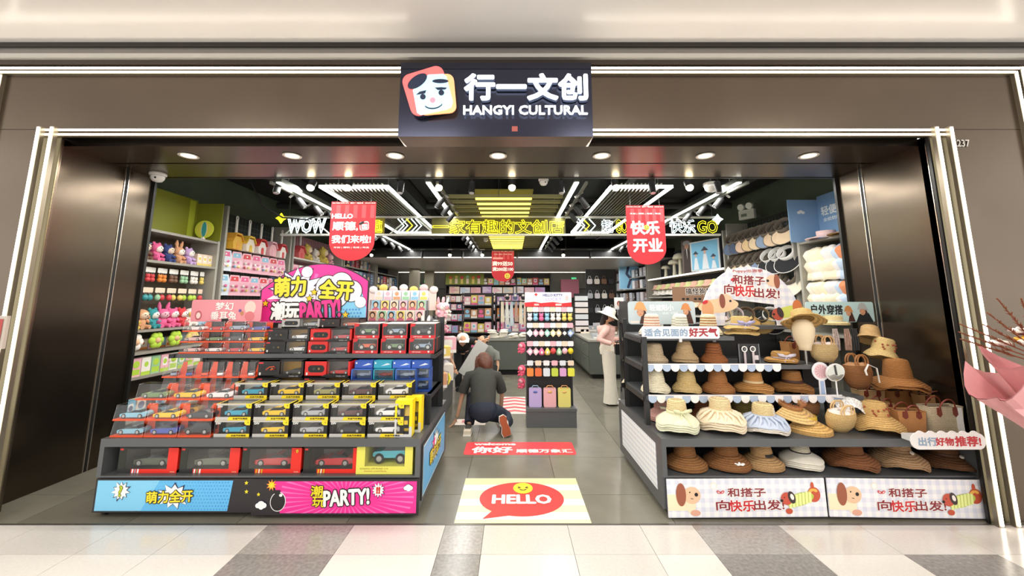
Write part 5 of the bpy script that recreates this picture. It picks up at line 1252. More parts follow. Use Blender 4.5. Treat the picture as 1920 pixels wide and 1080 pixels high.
# lace doily
b = B()
def dfn(p, r, a): p.z -= (r/.12)**2*.10*(1+.35*math.sin(4*a)); return p
b.lathe([(.0001, 0), (.04, 0), (.075, 0), (.09, 0), (.11, 0)], M('#f1efeb', .8, noise=.35, nscale=90, kind='voronoi'), 24, fn=dfn)
b.build('lace_cloth', None, (gx(1588, 3.50, .8), 3.48, .802), label='white lace cloth draped over the shelf edge below the mirror', cat='cloth')
# bottom compartment
g6 = 'hats in the low compartment'
lowz = .298
stack(1284, 3.38, lowz, H('#8b5d30', .085, .115, .165, .055, 0, .86), 3, 'brown straw hat', 'in the low compartment beside the aisle', g6, .010)
stack(1362, 3.38, lowz, H('#85562c', .088, .112, .175, .06, .004, .88, None, 'lace'), 3, 'brown straw hat with white lace flower', 'in the low compartment', g6, .010)
stack(1428, 3.38, lowz, H('#b08a5c', .080, .120, .155, .05, 0, .8, '#181818'), 3, 'beige hat with black band', 'in the low compartment', g6, .010)
stack(1501, 3.38, lowz, H('#c8bfa8', .070, .07, .15, .045, .006, .85, '#222222', None, '~#d8d2c4'), 4, 'white and beige folded hat', 'in the low compartment', g6, .014)
stack(1594, 3.38, lowz, H('#7a4a26', .090, .105, .18, .055, .014, .9), 3, 'rust brown hat with wavy brim', 'in the low compartment', g6, .012)
stack(1684, 3.38, lowz, H('#a98560', .088, .098, .18, .055, .016, .9, '#8a6a4a', 'button'), 3, 'tan hat with small trinket', 'in the low compartment', g6, .014)
stack(1772, 3.38, lowz, H('#5e3a1c', .090, .115, .18, .05, .010, .85, '#4a2c14', 'button'), 2, 'dark brown hat with pale button', 'in the low compartment', g6, .012)
# ================= WALL DISPLAYS =================
NM = {'#f2b8c4': 'pink', '#f6efe6': 'cream', '#e9e4ea': 'white', '#8fc3dc': 'light blue', '#e8cf6a': 'yellow', '#c9a8d8': 'lilac', '#9cc9a0': 'mint green', '#d8474c': 'red', '#3a4a80': 'navy',
      '#d9a27a': 'tan', '#f0d8c0': 'peach', '#b8d84a': 'lime green', '#2b2c30': 'black', '#7b5a48': 'brown', '#b9bcc4': 'grey', '#e86a9a': 'hot pink', '#3c9aa0': 'teal', '#e88a3a': 'orange', '#dfe6ee': 'pale blue', '#6a6f8c': 'slate blue'}
def mk_carton(w_, d, h, c, a, st=0):
    t = thing('carton', None, None); m = M(c, .45)
    B().box(-w_/2, w_/2, 0, d, 0, h, m).build('box', t)
    P = Board(w_, h, .001); am = M(a, .45)
    if st == 0: P.R(.08, .62, .92, .92, am); P.E(.5, .34, .20, .20, am, 2)
    elif st == 1: P.R(0, .8, 1, 1, am); P.RR(.5, .4, .55*min(1, w_/h), .5, .08, M('#f7f3ef', .5), 1); P.E(.5, .4, .13, .15, am, 2)
    elif st == 2:   # portrait card
        P.R(.06, .06, .94, .94, M(a, .5)); P.E(.5, .95, .34, .28, M('#c8687c', .5), 2); P.E(.5, .42, .26, .30, M('#3a2420', .5), 2); P.E(.5, .47, .17, .21, M('#e6bfa0', .5), 3)
    elif st == 3:
        for k in range(4): P.R(.1, .12+k*.2, .5+.35*((k*7) % 3)/2, .2+k*.2, am)
    P.v = [(x, y, z+h/2) for x, y, z in P.v]; P.build('printed_front', t); return t
carton = Maker(mk_carton)
def mk_plush(c, f, ear):
    t = thing('plush_toy', None, None); m = M(c, .95, noise=.12, nscale=90, bump=.4); fm = M(f, .9)
    B().ball((0, .02, .05), (.05, .045, .055), m).build('body', t)
    h = B(); h.ball((0, .01, .125), (.055, .05, .048), m); h.ball((0, -.012, .118), (.042, .036, .036), fm); h.build('head', t)
    for s in (-1, 1):
        e = B()
        if ear == 'long': e.tube([(s*.03, .01, .16), (s*.04, .01, .20), (s*.045, .005, .235)], [.012, .017, .006], m, 8)
        elif ear == 'flop': e.tube([(s*.045, .01, .15), (s*.068, .0, .12), (s*.07, -.005, .085)], [.01, .017, .008], m, 8)
        else: e.ball((s*.04, .01, .168), (.017, .012, .017), m, 8, 6)
        e.build('ear', t)
        B().tube([(s*.04, 0, .075), (s*.06, -.03, .05)], [.016, .014], m, 8).build('arm', t)
        B().tube([(s*.025, 0, .02), (s*.035, -.05, .015)], [.02, .018], m, 8).build('leg', t)
    b = B()
    for s in (-1, 1): b.ball((s*.018, -.047, .125), .0045, BLACK, 6, 4)
    b.ball((0, -.05, .112), .005, M('#6a4038', .6), 6, 4); b.build('face', t)
    return t
plush = Maker(mk_plush)
def mk_key(c, f, shape):
    t = thing('keychain', None, None)
    B().prism(rrect(0, -.02, .055, .045, .008), .0, .002, M(f, .5)).build('card', t)
    B().tube([(.009*math.cos(a), -.001, -.05+.009*math.sin(a)) for a in [2*PI*i/10 for i in range(10)]], .0018, METAL, 5, closed=True).build('ring', t)
    b = B(); m = M(c, .4)
    if shape == 'ball': b.ball((0, .0, -.085), (.026, .02, .028), m, 10, 8)
    elif shape == 'plush': b.ball((0, 0, -.075), (.02, .018, .018), m, 10, 6); b.ball((0, 0, -.105), (.024, .02, .022), m, 10, 6); b.ball((-.015, 0, -.06), .007, m, 6, 4); b.ball((.015, 0, -.06), .007, m, 6, 4)
    elif shape == 'diamond': b.prism([(0, -.055), (.034, -.09), (0, -.125), (-.034, -.09)], -.008, .008, m); b.prism([(0, -.07), (.02, -.09), (0, -.11), (-.02, -.09)], -.010, -.0085, M('#f4f1ee', .4))
    elif shape == 'pear': b.lathe([(.0001, -.055), (.012, -.065), (.028, -.095), (.022, -.118), (.0001, -.125)], m, 12); b.ball((0, -.02, -.098), (.012, .01, .014), M('#f7f3e0', .5), 8, 6)
    elif shape == 'bag': b.prism(rrect(0, -.10, .06, .07, .01), -.012, .012, m)
    b.build('charm', t)
    B().cyl((0, 0, -.006), (0, .05, -.002), .002, METAL, 5).build('peg', t)
    return t
key = Maker(mk_key)
def mk_blister(c, a):
    t = thing('blister_pack', None, None)
    B().prism([(-.09, -.15), (.09, -.15), (.10, .02), (.07, .12), (-.07, .12), (-.10, .02)], .0, .006, M(c, .45)).build('backing_card', t)
    b = B(); b.add([(-.075, 0, -.12), (.075, 0, -.12), (.08, 0, .03), (-.08, 0, .03), (-.06, -.05, -.10), (.06, -.05, -.10), (.062, -.04, .01), (-.062, -.04, .01)], [(0, 1, 5, 4), (1, 2, 6, 5), (2, 3, 7, 6), (3, 0, 4, 7), (4, 5, 6, 7)], clear('#e6f2ff', .07, .15)); b.build('clear_tray', t)
    b = B()
    for i, cc in enumerate((a, '#e8cf6a', '#f6efe6', '#e86a9a')): b.ball((-.035+(i % 2)*.06, -.018, -.08+(i//2)*.055), (.02, .014, .018), M(cc, .5), 8, 6)
    b.build('toy_pieces', t)
    P = B(); P.poly([(-.065, .04), (.065, .04), (.055, .10), (-.055, .10)], -.001, M(a, .5)); P.ball((0, -.002, .07), (.014, .002, .012), M('#f8f0f0', .5), 10, 4); P.build('printed_header', t)
    return t
blister = Maker(mk_blister)
def mk_house(c, w):
    t = thing('house_bag', None, None); m = M(c, .5, bump=.1); wm = M(w, .5)
    B().prism([(-.12, 0), (.12, 0), (.14, .12), (.07, .20), (-.07, .20), (-.14, .12)], -.04, .08, m).build('bag_body', t)
    B().prism([(-.16, .115), (-.075, .225), (.075, .225), (.16, .115), (.15, .15), (.07, .25), (-.07, .25), (-.15, .15)], -.06, .09, M(w, .6)).build('roof', t)
    B().prism([(-.04, .0), (.04, .0), (.04, .07)]+ell(0, .07, .04, .04, 8, 0, PI)[1:-1]+[(-.04, .07)], -.046, -.04, wm).build('door_flap', t)
    B().box(-.015, .015, -.01, .01, .24, .46, M('#f4efe8', .5)).build('hang_tag', t)
    B().tube([(.028*math.cos(a), 0, .485+.028*math.sin(a)) for a in [2*PI*i/12 for i in range(12)]], .008, M('#f4efe8', .5), 6, closed=True).build('ring', t)
    return t
house = Maker(mk_house)
def mk_bucket(c, k):
    t = thing('bucket_hat', None, None); m = cloth(c)
    def fn(p, r, a): p.x *= 1+.05*math.sin(3*a+k); p.z += .012*math.sin(4*a+k)*(1 if r > .09 else .3); return p
    B().lathe([(.0001, .10), (.06, .10), (.082, .085), (.09, .0)], m, 18, fn=fn).build('crown', t)
    B().lathe([(.09, .0), (.12, -.035), (.145, -.07), (.142, -.074), (.088, -.004)], m, 18, fn=fn).build('brim', t)
    return t
bucket = Maker(mk_bucket)
def mk_sunvisor(c, e):
    t = thing('sun_visor', None, None); m = cloth(c)
    b = B(); vs = []; n = 16
    for i in range(n+1):
        a = PI+PI*i/n
        for q in range(4): r = .075+.10*math.sin(PI*i/n)**.5*q/3; vs.append((r*math.cos(a), r*math.sin(a)*1.1, -.03*q/3))
    fs = [(i*4+q, (i+1)*4+q, (i+1)*4+q+1, i*4+q+1) for i in range(n) for q in range(3)]
    b.add(vs, fs, m, True); b.build('peak', t)
    B().lathe([(.075, 0), (.078, .045), (.073, .045), (.07, 0)], cloth(e), 20).build('head_band', t)
    B().tube([(v[0], v[1], v[2]) for v in vs[3::4]], .004, M(e, .5), 5).build('edge_binding', t)
    return t
sv = Maker(mk_sunvisor)
LX, RX = -4.2, 3.9
def wall_unit(name, label, side, y0, y1, zs, back=M('#4b4a44', .6), top=3.0, z0=.05, upr=M('#a9a59a', .4), grid=False, shm=None):
    X = LX if side < 0 else RX; rz = PI/2 if side < 0 else -PI/2
    t = thing(name, label, 'shelving', (X, y0 if side < 0 else y1, 0), rz); L = y1-y0
    B().box(0, L, .385, .40, z0, top, back).build('back_panel', t)
    for x in (0, L-.04): B().box(x, x+.04, -.0, .39, z0, top, upr).build('upright', t)
    for z in zs:
        B().box(.04, L-.04, -.0, .385, z-.03, z, shm or M('#8f8c82', .4)).build('shelf', t)
    if grid:
        m = M('#6d7a78', .4, .5); gv = B().box(-.002, .002, 0, .004, 0, 1., m).mesh('grid_wire'); gh = B().box(0, 1, 0, .004, -.002, .002, m).mesh('grid_wire')
        za, zb = grid
        for k in range(int(L/.08)):
            o = bpy.data.objects.new('grid_wire', gv); sc.collection.objects.link(o); o.parent = t; o.location = (.05+k*.08, .30, za); o.scale = (1, 1, zb-za)
        for k in range(int((zb-za)/.08)):
            o = bpy.data.objects.new('grid_wire', gh); sc.collection.objects.link(o); o.parent = t; o.location = (.04, .30, za+k*.08); o.scale = (L-.08, 1, 1)
    return t
def WL(y, dep, z): return (LX-dep, y, z)
def WR(y, dep, z): return (RX+dep, y, z)
QL, QR = PI/2, -PI/2
# --- left wall, first unit
GREY = M('#9a948a', .35)
wall_unit('toy_wall_unit', 'first shelf unit of the toy wall beside the bronze pier', -1, 4.38, 5.62, (.3, .76, 1.03, 1.28, 2.08, 2.44), back=M('#5d5142', .6), top=2.45, shm=GREY)
B().box(LX-.36, LX-.0, 4.36, 4.40, 2.44, 3.05, M('#b3aaa0', .4)).build('end_post', None, label='pale upright post at the end of the toy wall top shelf', cat='post')
gp = M('#8d8f28', .5)
t = thing('corner_board', 'olive green two-sided corner board with yellow stripe on the toy wall top shelf', 'display board', (0, 0, 0))
B().box(LX-.30, LX-.285, 4.55, 5.50, 2.44, 3.02, gp).build('panel', t); B().box(LX-.30, LX+.08, 5.50, 5.515, 2.44, 2.98, M('#7f8324', .5)).build('panel', t)
B().box(LX-.284, LX-.281, 5.36, 5.46, 2.46, 3.0, M('#b9c43a', .5)).build('stripe', t)
t = thing('ball_standee', 'round yellow and teal beach ball cutout on the green corner board', 'cutout', (LX-.08, 5.40, 2.44))
b = B(); b.prism(ell(0, .15, .13, .125, 28), 0, .008, M('#dfe84a', .5)); b.build('panel', t)
P = B(); P.poly(ell(0, .15, .105, .105, 24), -.001, M('#e9e05a', .5)); P.poly(ell(0, .15, .035, .105, 20), -.002, M('#3fa5a5', .5)); P.poly(ell(0, .15, .045, .105, 20), -.0015, M('#f4f0d0', .5)); P.build('printed_pattern', t)
B().box(-.015, .015, -.02, .02, 0, .04, WHITE).build('foot', t)
# shelf 2.08 plush
pc = [('#7b5a48', '#f0d8c0', 'round'), ('#e86a9a', '#f6efe6', 'round'), ('#3a4a80', '#f0d8c0', 'round'), ('#d9a27a', '#f6efe6', 'long'), ('#c9a8d8', '#f6efe6', 'round')]
for k, c in enumerate(pc): plush(c, WL(4.56+k*.16, .08, 2.08), QL+.2, f'{NM[c[0]]} plush doll with pale face, second toy wall shelf, {ORD[k]} from the pier', 'plush toy', 'plush dolls on the toy wall', scale=(1.25,)*3)
for k, c in enumerate(('#e8cf6a', '#8fc3dc', '#d9a27a')): carton((.16, .10, .26-.03*k, c, '#f6efe6', 1), WL(4.60+k*.27, .24, 2.08), QL, f'tall {NM[c]} toy carton behind the plush dolls on the toy wall', 'carton', 'cartons behind the plush dolls')
for k in range(3):
    carton((.085, .10, .16, '#f0d8c0', '#e8cf6a', 1), WL(5.36+k*.09, .06, 2.08), QL, f'cream figure box at the shelf end beside the plush dolls, {ORD[k]} one', 'carton', 'small cream figure boxes')
# peg rows
rows = [(2.0, 'plush', ['#2b2c30', '#d8474c', '#e88a3a', '#7b5a48', '#9cc9a0', '#f6efe6', '#e8cf6a'], '#f2efe8', 'top peg row'), (1.76, 'ball', ['#3c9aa0', '#3c9aa0', '#9cc9a0', '#d8474c', '#e8cf6a', '#b8d84a', '#b8d84a', '#d8474c'], '#f0d8c0', 'middle peg row')]
for z, sh, cs, f, nm in rows:
    for k in range(13):
        c = cs[(k*len(cs))//13]
        key((c, f, sh), WL(4.50+k*.082, .10+.02*(k % 2), z), QL, f'{NM[c]} {sh} keychain, {nm} of the toy wall, {ORD[k]} from the pier', 'keychain', 'keychains on the toy wall pegs', scale=(1.35,)*3)
for k, c in enumerate([('#e8cf6a', '#f6efe6', 'round'), ('#d9a27a', '#f0d8c0', 'flop'), ('#3c9aa0', '#f6efe6', 'round'), ('#e86a9a', '#f2b8c4', 'long'), ('#e86a9a', '#f6efe6', 'round'), ('#d8474c', '#f6efe6', 'round'), ('#f6efe6', '#e8cf6a', 'flop'), ('#8fc3dc', '#f6efe6', 'long')]):
    plush(c, WL(4.50+k*.14, .08, 1.285+.12*(k % 2 == 7)), QL+.2*(k % 3-1), f'{NM[c[0]]} plush toy sitting on the shelf under the keychains, {ORD[k]} from the pier', 'plush toy', 'plush toys under the keychains', scale=(1.3,)*3)
for k, c in enumerate(('#f6efe6', '#b8d84a', '#b8d84a', '#e8cf6a')):
    t = thing('flower_cushion', f'{NM[c]} flower-shaped cushion on the toy wall lower shelf, {ORD[k]} one', 'cushion', WL(4.56+k*.27, .05, 1.03), QL, 'flower-shaped cushions')
    b = B()
    for i in range(6): a = i*PI/3; b.ball((.055*math.cos(a), 0, .11+.055*math.sin(a)), (.045, .03, .045), M(c, .9, bump=.3), 10, 6)
    b.build('petals', t); B().ball((0, -.02, .11), (.035, .025, .035), M('#e8b890', .9), 10, 6).build('centre', t)
for r, z in enumerate((1.03, .76, .30)):
    for k in range(9):
        c = ['#f0d8c0', '#9cc9a0', '#c9a8d8', '#f2b8c4', '#8fc3dc', '#f6efe6'][(k*2+r) % 6]
        carton((.115, .10, .12 if r == 0 else .2, c, ['#e88a3a', '#b8d84a', '#6a6f8c'][r], (k+r) % 2), WL(4.48+k*.125, .22 if r == 0 else .04, z), QL, f'{NM[c]} carton, {ORD[k]} from the pier on the {("third lowest", "second lowest", "lowest")[r]} toy wall shelf', 'carton', 'pastel cartons on the toy wall')
# --- left wall, second unit: grid with house bags and blister packs
wall_unit('grid_wall_unit', 'dark grid display bay with house-shaped bags and pink toy packs', -1, 5.70, 7.45, (.4, 1.2), back=M('#3a3d38', .7), top=3.0, grid=(1.25, 2.95))
hc = [('#e8b43a', '#e8a838'), ('#f2e6d4', '#e8c040'), ('#f2e6e0', '#d8403c'), ('#f0b8bc', '#f2b8c4'), ('#f6efe6', '#d8474c')]
for k, c in enumerate(hc): house(c, WL(5.95+k*.30, .02, 2.38), QL+.15, ('yellow and amber', 'cream with yellow roof', 'cream with red roof', 'pink all over', 'white with red roof')[k]+' house-shaped bag hanging on the grid', 'bag', 'house-shaped bags')
for r, z in enumerate((2.22, 1.86)):
    for k in range(7):
        c = ['#f2b8c4', '#dfe6ee'][(k == 0)]; blister((c, ['#e86a9a', '#8fc3dc', '#d8474c'][(k+r) % 3]), WL(5.83+k*.235, .05, z), QL-.15, f'{NM[c]} toy blister pack, {("upper", "lower")[r]} row of the grid bay, {ORD[k]} from the entrance', 'toy pack', 'pink blister packs', scale=(1.15, 1, 1.15))
for k in range(6): carton((.2, .12, .22, '#f2b8c4', '#e86a9a', 1), WL(5.9+k*.25, .1, 1.2), QL, f'pink toy carton on the low shelf of the grid bay, {ORD[k]} from the entrance', 'carton', 'pink cartons in the grid bay')
# --- left wall, third: pink
wall_unit('pink_wall_unit', 'shelf bay with pink curtained back behind the party sign', -1, 7.52, 9.75, (.4, 1.0, 1.45, 1.95, 2.45), back=M('#b98a90', .8, noise=.1, nscale=3), top=3.0, shm=M('#dcd4cc', .4))
cu = thing('pleated_curtain', 'pink pleated curtain backing the upper shelf of the toy wall', 'curtain', WL(7.6, .30, 2.47), QL)
pl = B(); 
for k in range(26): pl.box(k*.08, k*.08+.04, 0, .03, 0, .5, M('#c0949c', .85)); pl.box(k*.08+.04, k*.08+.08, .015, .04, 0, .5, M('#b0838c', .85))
pl.build('pleats', cu, kind='stuff')
house(('#e06a68', '#e0555a'), WL(7.85, .05, 2.45), QL+.1, 'red house-shaped case on the curtained shelf', 'bag', 'house-shaped bags')
for k, (c, s) in enumerate((('#e8cf6a', 1.9), ('#f6efe6', 1.6), ('#e8cf6a', 2.1), ('#f2b8c4', 1.5))): plush((c, '#f0d8c0', 'round'), WL(8.25+k*.35, .1, 2.45), QL+.3, f'large {NM[c]} plush bear on the curtained shelf, {ORD[k]} one', 'plush toy', 'large bears on the curtained shelf', scale=(s,)*3)
for r, z in enumerate((1.95, 1.45, 1.0)):
    for k in range(9):
        c = ['#f2b8c4', '#f6efe6', '#dfe6ee', '#f0d8c0'][(k+r) % 4]; carton((.2, .15, .36 if r < 2 else .3, c, ['#e86a9a', '#c9a8d8', '#8fc3dc'][k % 3], k % 2), WL(7.68+k*.235, .02, z), QL, f'{NM[c]} gift box, {ORD[k]} along the {("upper", "middle", "lower")[r]} shelf of the pink bay', 'carton', 'gift boxes in the pink bay')
# --- left wall, fourth: blue figures
for u, (ya, yb) in enumerate(((9.85, 12.2), (12.3, 14.6))):
    wall_unit('figure_wall_unit', f'dark shelf bay of figure boxes, {("nearer", "farther")[u]} of the two beside the rear ceiling', -1, ya, yb, (.5, 1.1, 1.62, 2.05, 2.5), back=M('#23283c', .7), top=3.0 if u == 0 else 2.74)
    for r, z in enumerate((2.5, 2.05, 1.62, 1.1)):
        if u == 1 and r == 0: continue
        for k in range(7):
            c = ['#3a4a80', '#e9e4ea', '#d8474c', '#2b2c30', '#8fc3dc', '#7b5a48', '#6a6f8c'][(k*3+r*2+u) % 7]; a = ['#f6efe6', '#e8cf6a', '#6a6f8c', '#8fc3dc'][(k+r) % 4]
            carton((.27 if r else .2, .12, [.30, .36, .36, .3][r], c, a, (k+r) % 4), WL(ya+.22+k*.31, .02+.1*(r == 0), z), QL, f'{NM[c]} figure box, {ORD[k]} along the {("top", "second", "third", "fourth")[r]} shelf of the {("nearer", "farther")[u]} dark bay', 'carton', 'figure boxes')
# --- right wall
wall_unit('hat_wall_unit', 'first shelf unit of the hat wall beside the bronze pier', 1, 4.42, 5.35, (.4, 1.2, 2.39), back=M('#57564e', .7), top=2.40, shm=M('#8f8c82', .35), grid=(1.3, 2.3))
B().box(RX-.02, RX+.02, 4.40, 4.46, 2.39, 3.1, M('#8f8a80', .4)).build('end_post', None, label='grey upright post at the end of the hat wall', cat='post')
t = thing('corner_board', 'sky blue corner board about light sun hats on the hat wall shelf', 'display board', (0, 0, 0))
SK = M('#7fa3cc', .5, noise=.12, nscale=1.2)
B().box(RX+.285, RX+.30, 4.45, 5.28, 2.39, 3.02, SK).build('panel', t); B().box(RX-.12, RX+.30, 5.28, 5.295, 2.39, 2.98, M('#86a8cf', .5)).build('panel', t)
P = Board(.8, .6, .001); P.T('轻便遮阳帽', .50, .30, .8, .20, M('#eef3f6', .5), 1, .03); P.T('全脸防晒 一步到位', .5, .50, .75, .08, M('#eef3f6', .5), 1, .02)
P.build('printed_pattern', t, (RX+.282, 4.90, 2.68), (0, 0, -PI/2))
b = B()
for dx, dz, r in ((-.03, 0, .025), (0, .012, .03), (.03, 0, .025)): b.ball((RX+.05+dx, 5.277, 2.80+dz), (r, .002, r*.8), WHITE, 10, 6)
b.build('printed_cloud', t)
for y, c, e, nm in ((4.62, '#c9a050', '#7a5a34', 'tan'), (4.98, '#f0d8d8', '#e8c8c8', 'pale pink')): sv((c, e), WR(y, .12, 2.43), QR+.3, f'{nm} sun visor on the hat wall shelf before the sky blue board', 'visor', 'visors on the hat wall shelf', scale=(1.35,)*3)
bc = ['#d98a60', '#b9cbe0', '#e6e2e0', '#efe2c4', '#efe6cc', '#f0e8d8', '#e9dcc0']
bn = ['terracotta', 'pale blue', 'white', 'cream', 'ivory', 'off-white', 'sand']
for r, z in enumerate((2.16, 2.02, 1.74, 1.60)):
    for k in range(6):
        i = (k if r % 2 == 0 else k+1) % 7
        bucket((bc[i], k % 3), WR(4.61+k*.112, .06+.03*(k % 2), z), QR, f'{bn[i]} cloth bucket hat on the hat wall, {ORD[k]} from the pier, {ORD[r]} tier down', 'hat', 'bucket hats on the hat wall', rot=(math.radians(35), 0, QR), scale=(1.15,)*3)
wall_unit('visor_wall_unit', 'grid display bay of hanging sun visors on the hat wall', 1, 5.42, 7.1, (.4, 1.2), back=M('#3c403c', .7), top=3.0, grid=(1.5, 2.95))
for r, z in enumerate((2.66, 2.26, 1.92)):
    cs = [['#e3c9a8', '#dcc0a0', '#8a9cb4', '#e0c8a4', '#d9b98c', '#d8b8a0', '#4a5870', '#5c6c84'], ['#1c1c20', '#1f1f24', '#1c1c20', '#7b8ca6', '#efe6d8', '#efe2c4', '#d0b890', '#efe6e0'], ['#e6dcc8', '#e9e4ea', '#efe6d8', '#b9cbe0', '#efe6d8', '#efe2c4', '#d0b890', '#efe6e0']][r]
    for k, c in enumerate(cs):
        e = '#e8e6e2' if c in ('#1c1c20', '#1f1f24') else '#6e6458'
        sv((c, e), WR(5.55+k*.19, .0, z), 0, f'sun visor hanging in the {("top", "middle", "lowest")[r]} row of the grid bay, {ORD[k]} from the pier', 'visor', 'hanging sun visors', rot=(math.radians(58), 0, QR+.35), scale=(1.5,)*3)
wall_unit('hat_shelf_unit', 'long hat wall bay with a lit shelf edge, posters and folded hats', 1, 7.2, 11.4, (.4, 1.3, 1.72, 2.22), back=M('#33363a', .7), top=2.9, shm=M('#d8d6cf', .35))
B().box(RX-.02, RX, 7.25, 11.3, 2.18, 2.21, led('#fff6e6', 2.2)).build('shelf_light', None, label='glowing light tube along the shelf edge under the hat posters', cat='light strip')
def poster(label, y, W, Hh, z, bg, paint, rz=QR+.35, dep=.05):
    t = thing('poster_board', label, 'poster', WR(y, dep, z+Hh/2), rz); B().prism([(-W/2, -Hh/2), (W/2, -Hh/2), (W/2, Hh/2), (-W/2, Hh/2)], 0, .015, M(bg, .4)).build('panel', t)
    P = Board(W, Hh, .002); paint(P); P.build('printed_pattern', t); return t
def pp(P):
    P.R(.05, .04, .95, .96, M('#78c4e8', .4))
    for u, v, k in ((.2, .4, .8), (.52, .3, 1.), (.8, .55, .75)):
        P.P([(u-.05*k, v+.15), (u+.05*k, v+.15), (u+.12*k, .95), (u-.12*k, .95)], M('#e8eef4', .5), 2); P.E(u, v+.08*k, .05*k, .07*k, M('#e0b49a', .5), 3); P.P([(u-.13*k, v+.04*k), (u, v-.10*k), (u+.13*k, v+.04*k)], M('#26324a', .5), 4)
poster('blue poster of three hat wearers on the lit shelf of the hat wall', 8.05, .75, .62, 2.225, '#d6dde0', pp)
def pp2(P): P.R(.05, .03, .95, .97, M('#8cc8ea', .4)); P.L([(.5, .12), (.4, .4), (.6, .6), (.45, .92)], .05, M('#1f3358', .5), 2)
poster('narrow blue poster with a slim dark figure at the far end of the hat wall', 13.2, .7, .85, 2.0, '#b8d8ec', pp2, QR+.9, .0)
def pp3(P): P.E(.5, .10, .12, .08, M('#b8bcc0', .5), 1); P.E(.5, .20, .07, .08, M('#d8a48a', .5), 2); P.P([(.2, .35), (.5, .24), (.8, .35), (.85, 1), (.15, 1)], M('#3a2620', .5), 1); P.P([(.45, .27), (.55, .27), (.52, .6)], WHITE, 2)
poster('narrow standee of a woman in a brown coat and hat beside the blue poster', 8.85, .26, .75, 2.225, '#6b5a50', pp3, QR+.6)
for k, (y, h, r) in enumerate(((9.4, .52, .17), (9.75, .40, .15), (10.3, .30, .12))):
    t = thing('mushroom_ornament', f'{("tallest", "middle", "smallest")[k]} cream mushroom-shaped ornament on the lit shelf', 'ornament', WR(y, .12, 2.22), 0, 'mushroom ornaments')
    m = M('#dcd5bc', .6); B().lathe([(.055, 0), (.04, h*.3), (.034, h*.7), (.04, h*.8)], m, 14).build('stalk', t)
    B().lathe([(.04, h*.75), (r*.9, h*.72), (r, h*.78), (r*.8, h*.93), (r*.4, h), (.0001, h*1.02)], m, 18).build('cap', t)
for r, z in enumerate((1.88, 1.74, 1.45)):
    for k in range(13):
        i = (k*3+r) % 6; c = ['#e8b8a4', '#f0ece4', '#efe2c4', '#d8dc9c', '#f0ece4', '#d99a78'][i]; nm = ['salmon', 'white', 'cream', 'pale green', 'snow white', 'apricot'][i]
        bucket((c, k % 3), WR(7.4+k*.29, .08, z+.08), QR, f'{nm} folded hat below the lit shelf, {ORD[k]} from the visor bay, {ORD[r]} row', 'hat', 'folded hats below the lit shelf', scale=(1.1, 1.1, .75))
t = thing('shelf_sign', 'brown sign about funny dog hats above the sunglasses display', 'sign', WR(7.1, -.5, 1.72), -.3)
B().box(-.5, .5, 0, .01, -.14, .14, M('#9a7458', .5)).build('panel', t); P = Board(1.0, .28, .001); P.T('搞怪狗狗帽', .5, .3, .55, .42, M('#f4ece0', .5), 1, .08); P.T('搞怪狗狗帽', .5, .3, .55, .42, M('#3a2418', .5), 2, .02)
for i in range(4): P.RR(.18+i*.2, .78, .18, .14, .06, BLACK, 2); P.RR(.25+i*.2, .78, .18, .14, .06, BLACK, 2)
P.build('printed_pattern', t); B().box(-.02, .02, .01, .03, -.6, .1, METAL).build('stand_leg', t)
t = thing('small_poster', 'small framed photo poster on a post beside the light blue header sign', 'poster', (at(1161, 569, 5.0).x, 5.0, at(1161, 569, 5.0).z))
B().box(-.06, .06, 0, .01, -.075, .075, M('#cfd3d6', .4)).build('frame', t); P = Board(.12, .15, .001); P.R(.1, .08, .9, .92, M('#e6e4e0', .5)); P.E(.5, .5, .2, .22, M('#8a4a3c', .5), 2); P.E(.5, .55, .13, .16, M('#e0b49a', .5), 3); P.build('printed_pattern', t)
wall_unit('bag_shelf_unit', 'far dark bay of bags and boxes at the end of the hat wall', 1, 11.5, 15.5, (.5, 1.1, 1.62, 2.0, 2.36), back=M('#2a2c2e', .7), top=2.74)
for r, z in enumerate((2.36, 2.0, 1.62, 1.1)):
    for k in range(10):
        c = ['#e9e4ea', '#b9bcc4', '#2b2c30', '#dfe6ee', '#7b5a48'][(k+r*2) % 5]; carton((.25, .15, .26, c, ['#b9bcc4', '#f6efe6'][k % 2], (k+r) % 2*3), WR(11.75+k*.38, .05, z), QR, f'{NM[c]} goods box in the far hat wall bay, {ORD[k]} along, {ORD[r]} shelf down', 'carton', 'goods in the far hat wall bay')
# emergency lamp
p = at(1400, 390, 6.55)
t = thing('emergency_light', 'white emergency lamp with two round heads high on the green wall', 'emergency light', (WXR-.35, 6.55, p.z-.1), QR+.5)
B().box(-.13, .13, 0, .06, -.09, .07, M('#d8dccf', .5)).build('case', t); B().box(-.05, .05, .06, .34, -.03, .03, M('#9aa090', .5)).build('wall_bracket', t)
for s in (-1, 1): B().cyl((s*.07, .02, .13), (s*.07, -.03, .12), .055, M('#e8ecdf', .4), 16).cyl((s*.07, .02, .07), (s*.07, .02, .13), .01, METAL, 6).build('lamp_head', t)
P = Board(.1, .05, .001); P.R(0, 0, 1, 1, M('#7a8a78', .5)); P.build('label_plate', t, (-.04, 0, -.02))

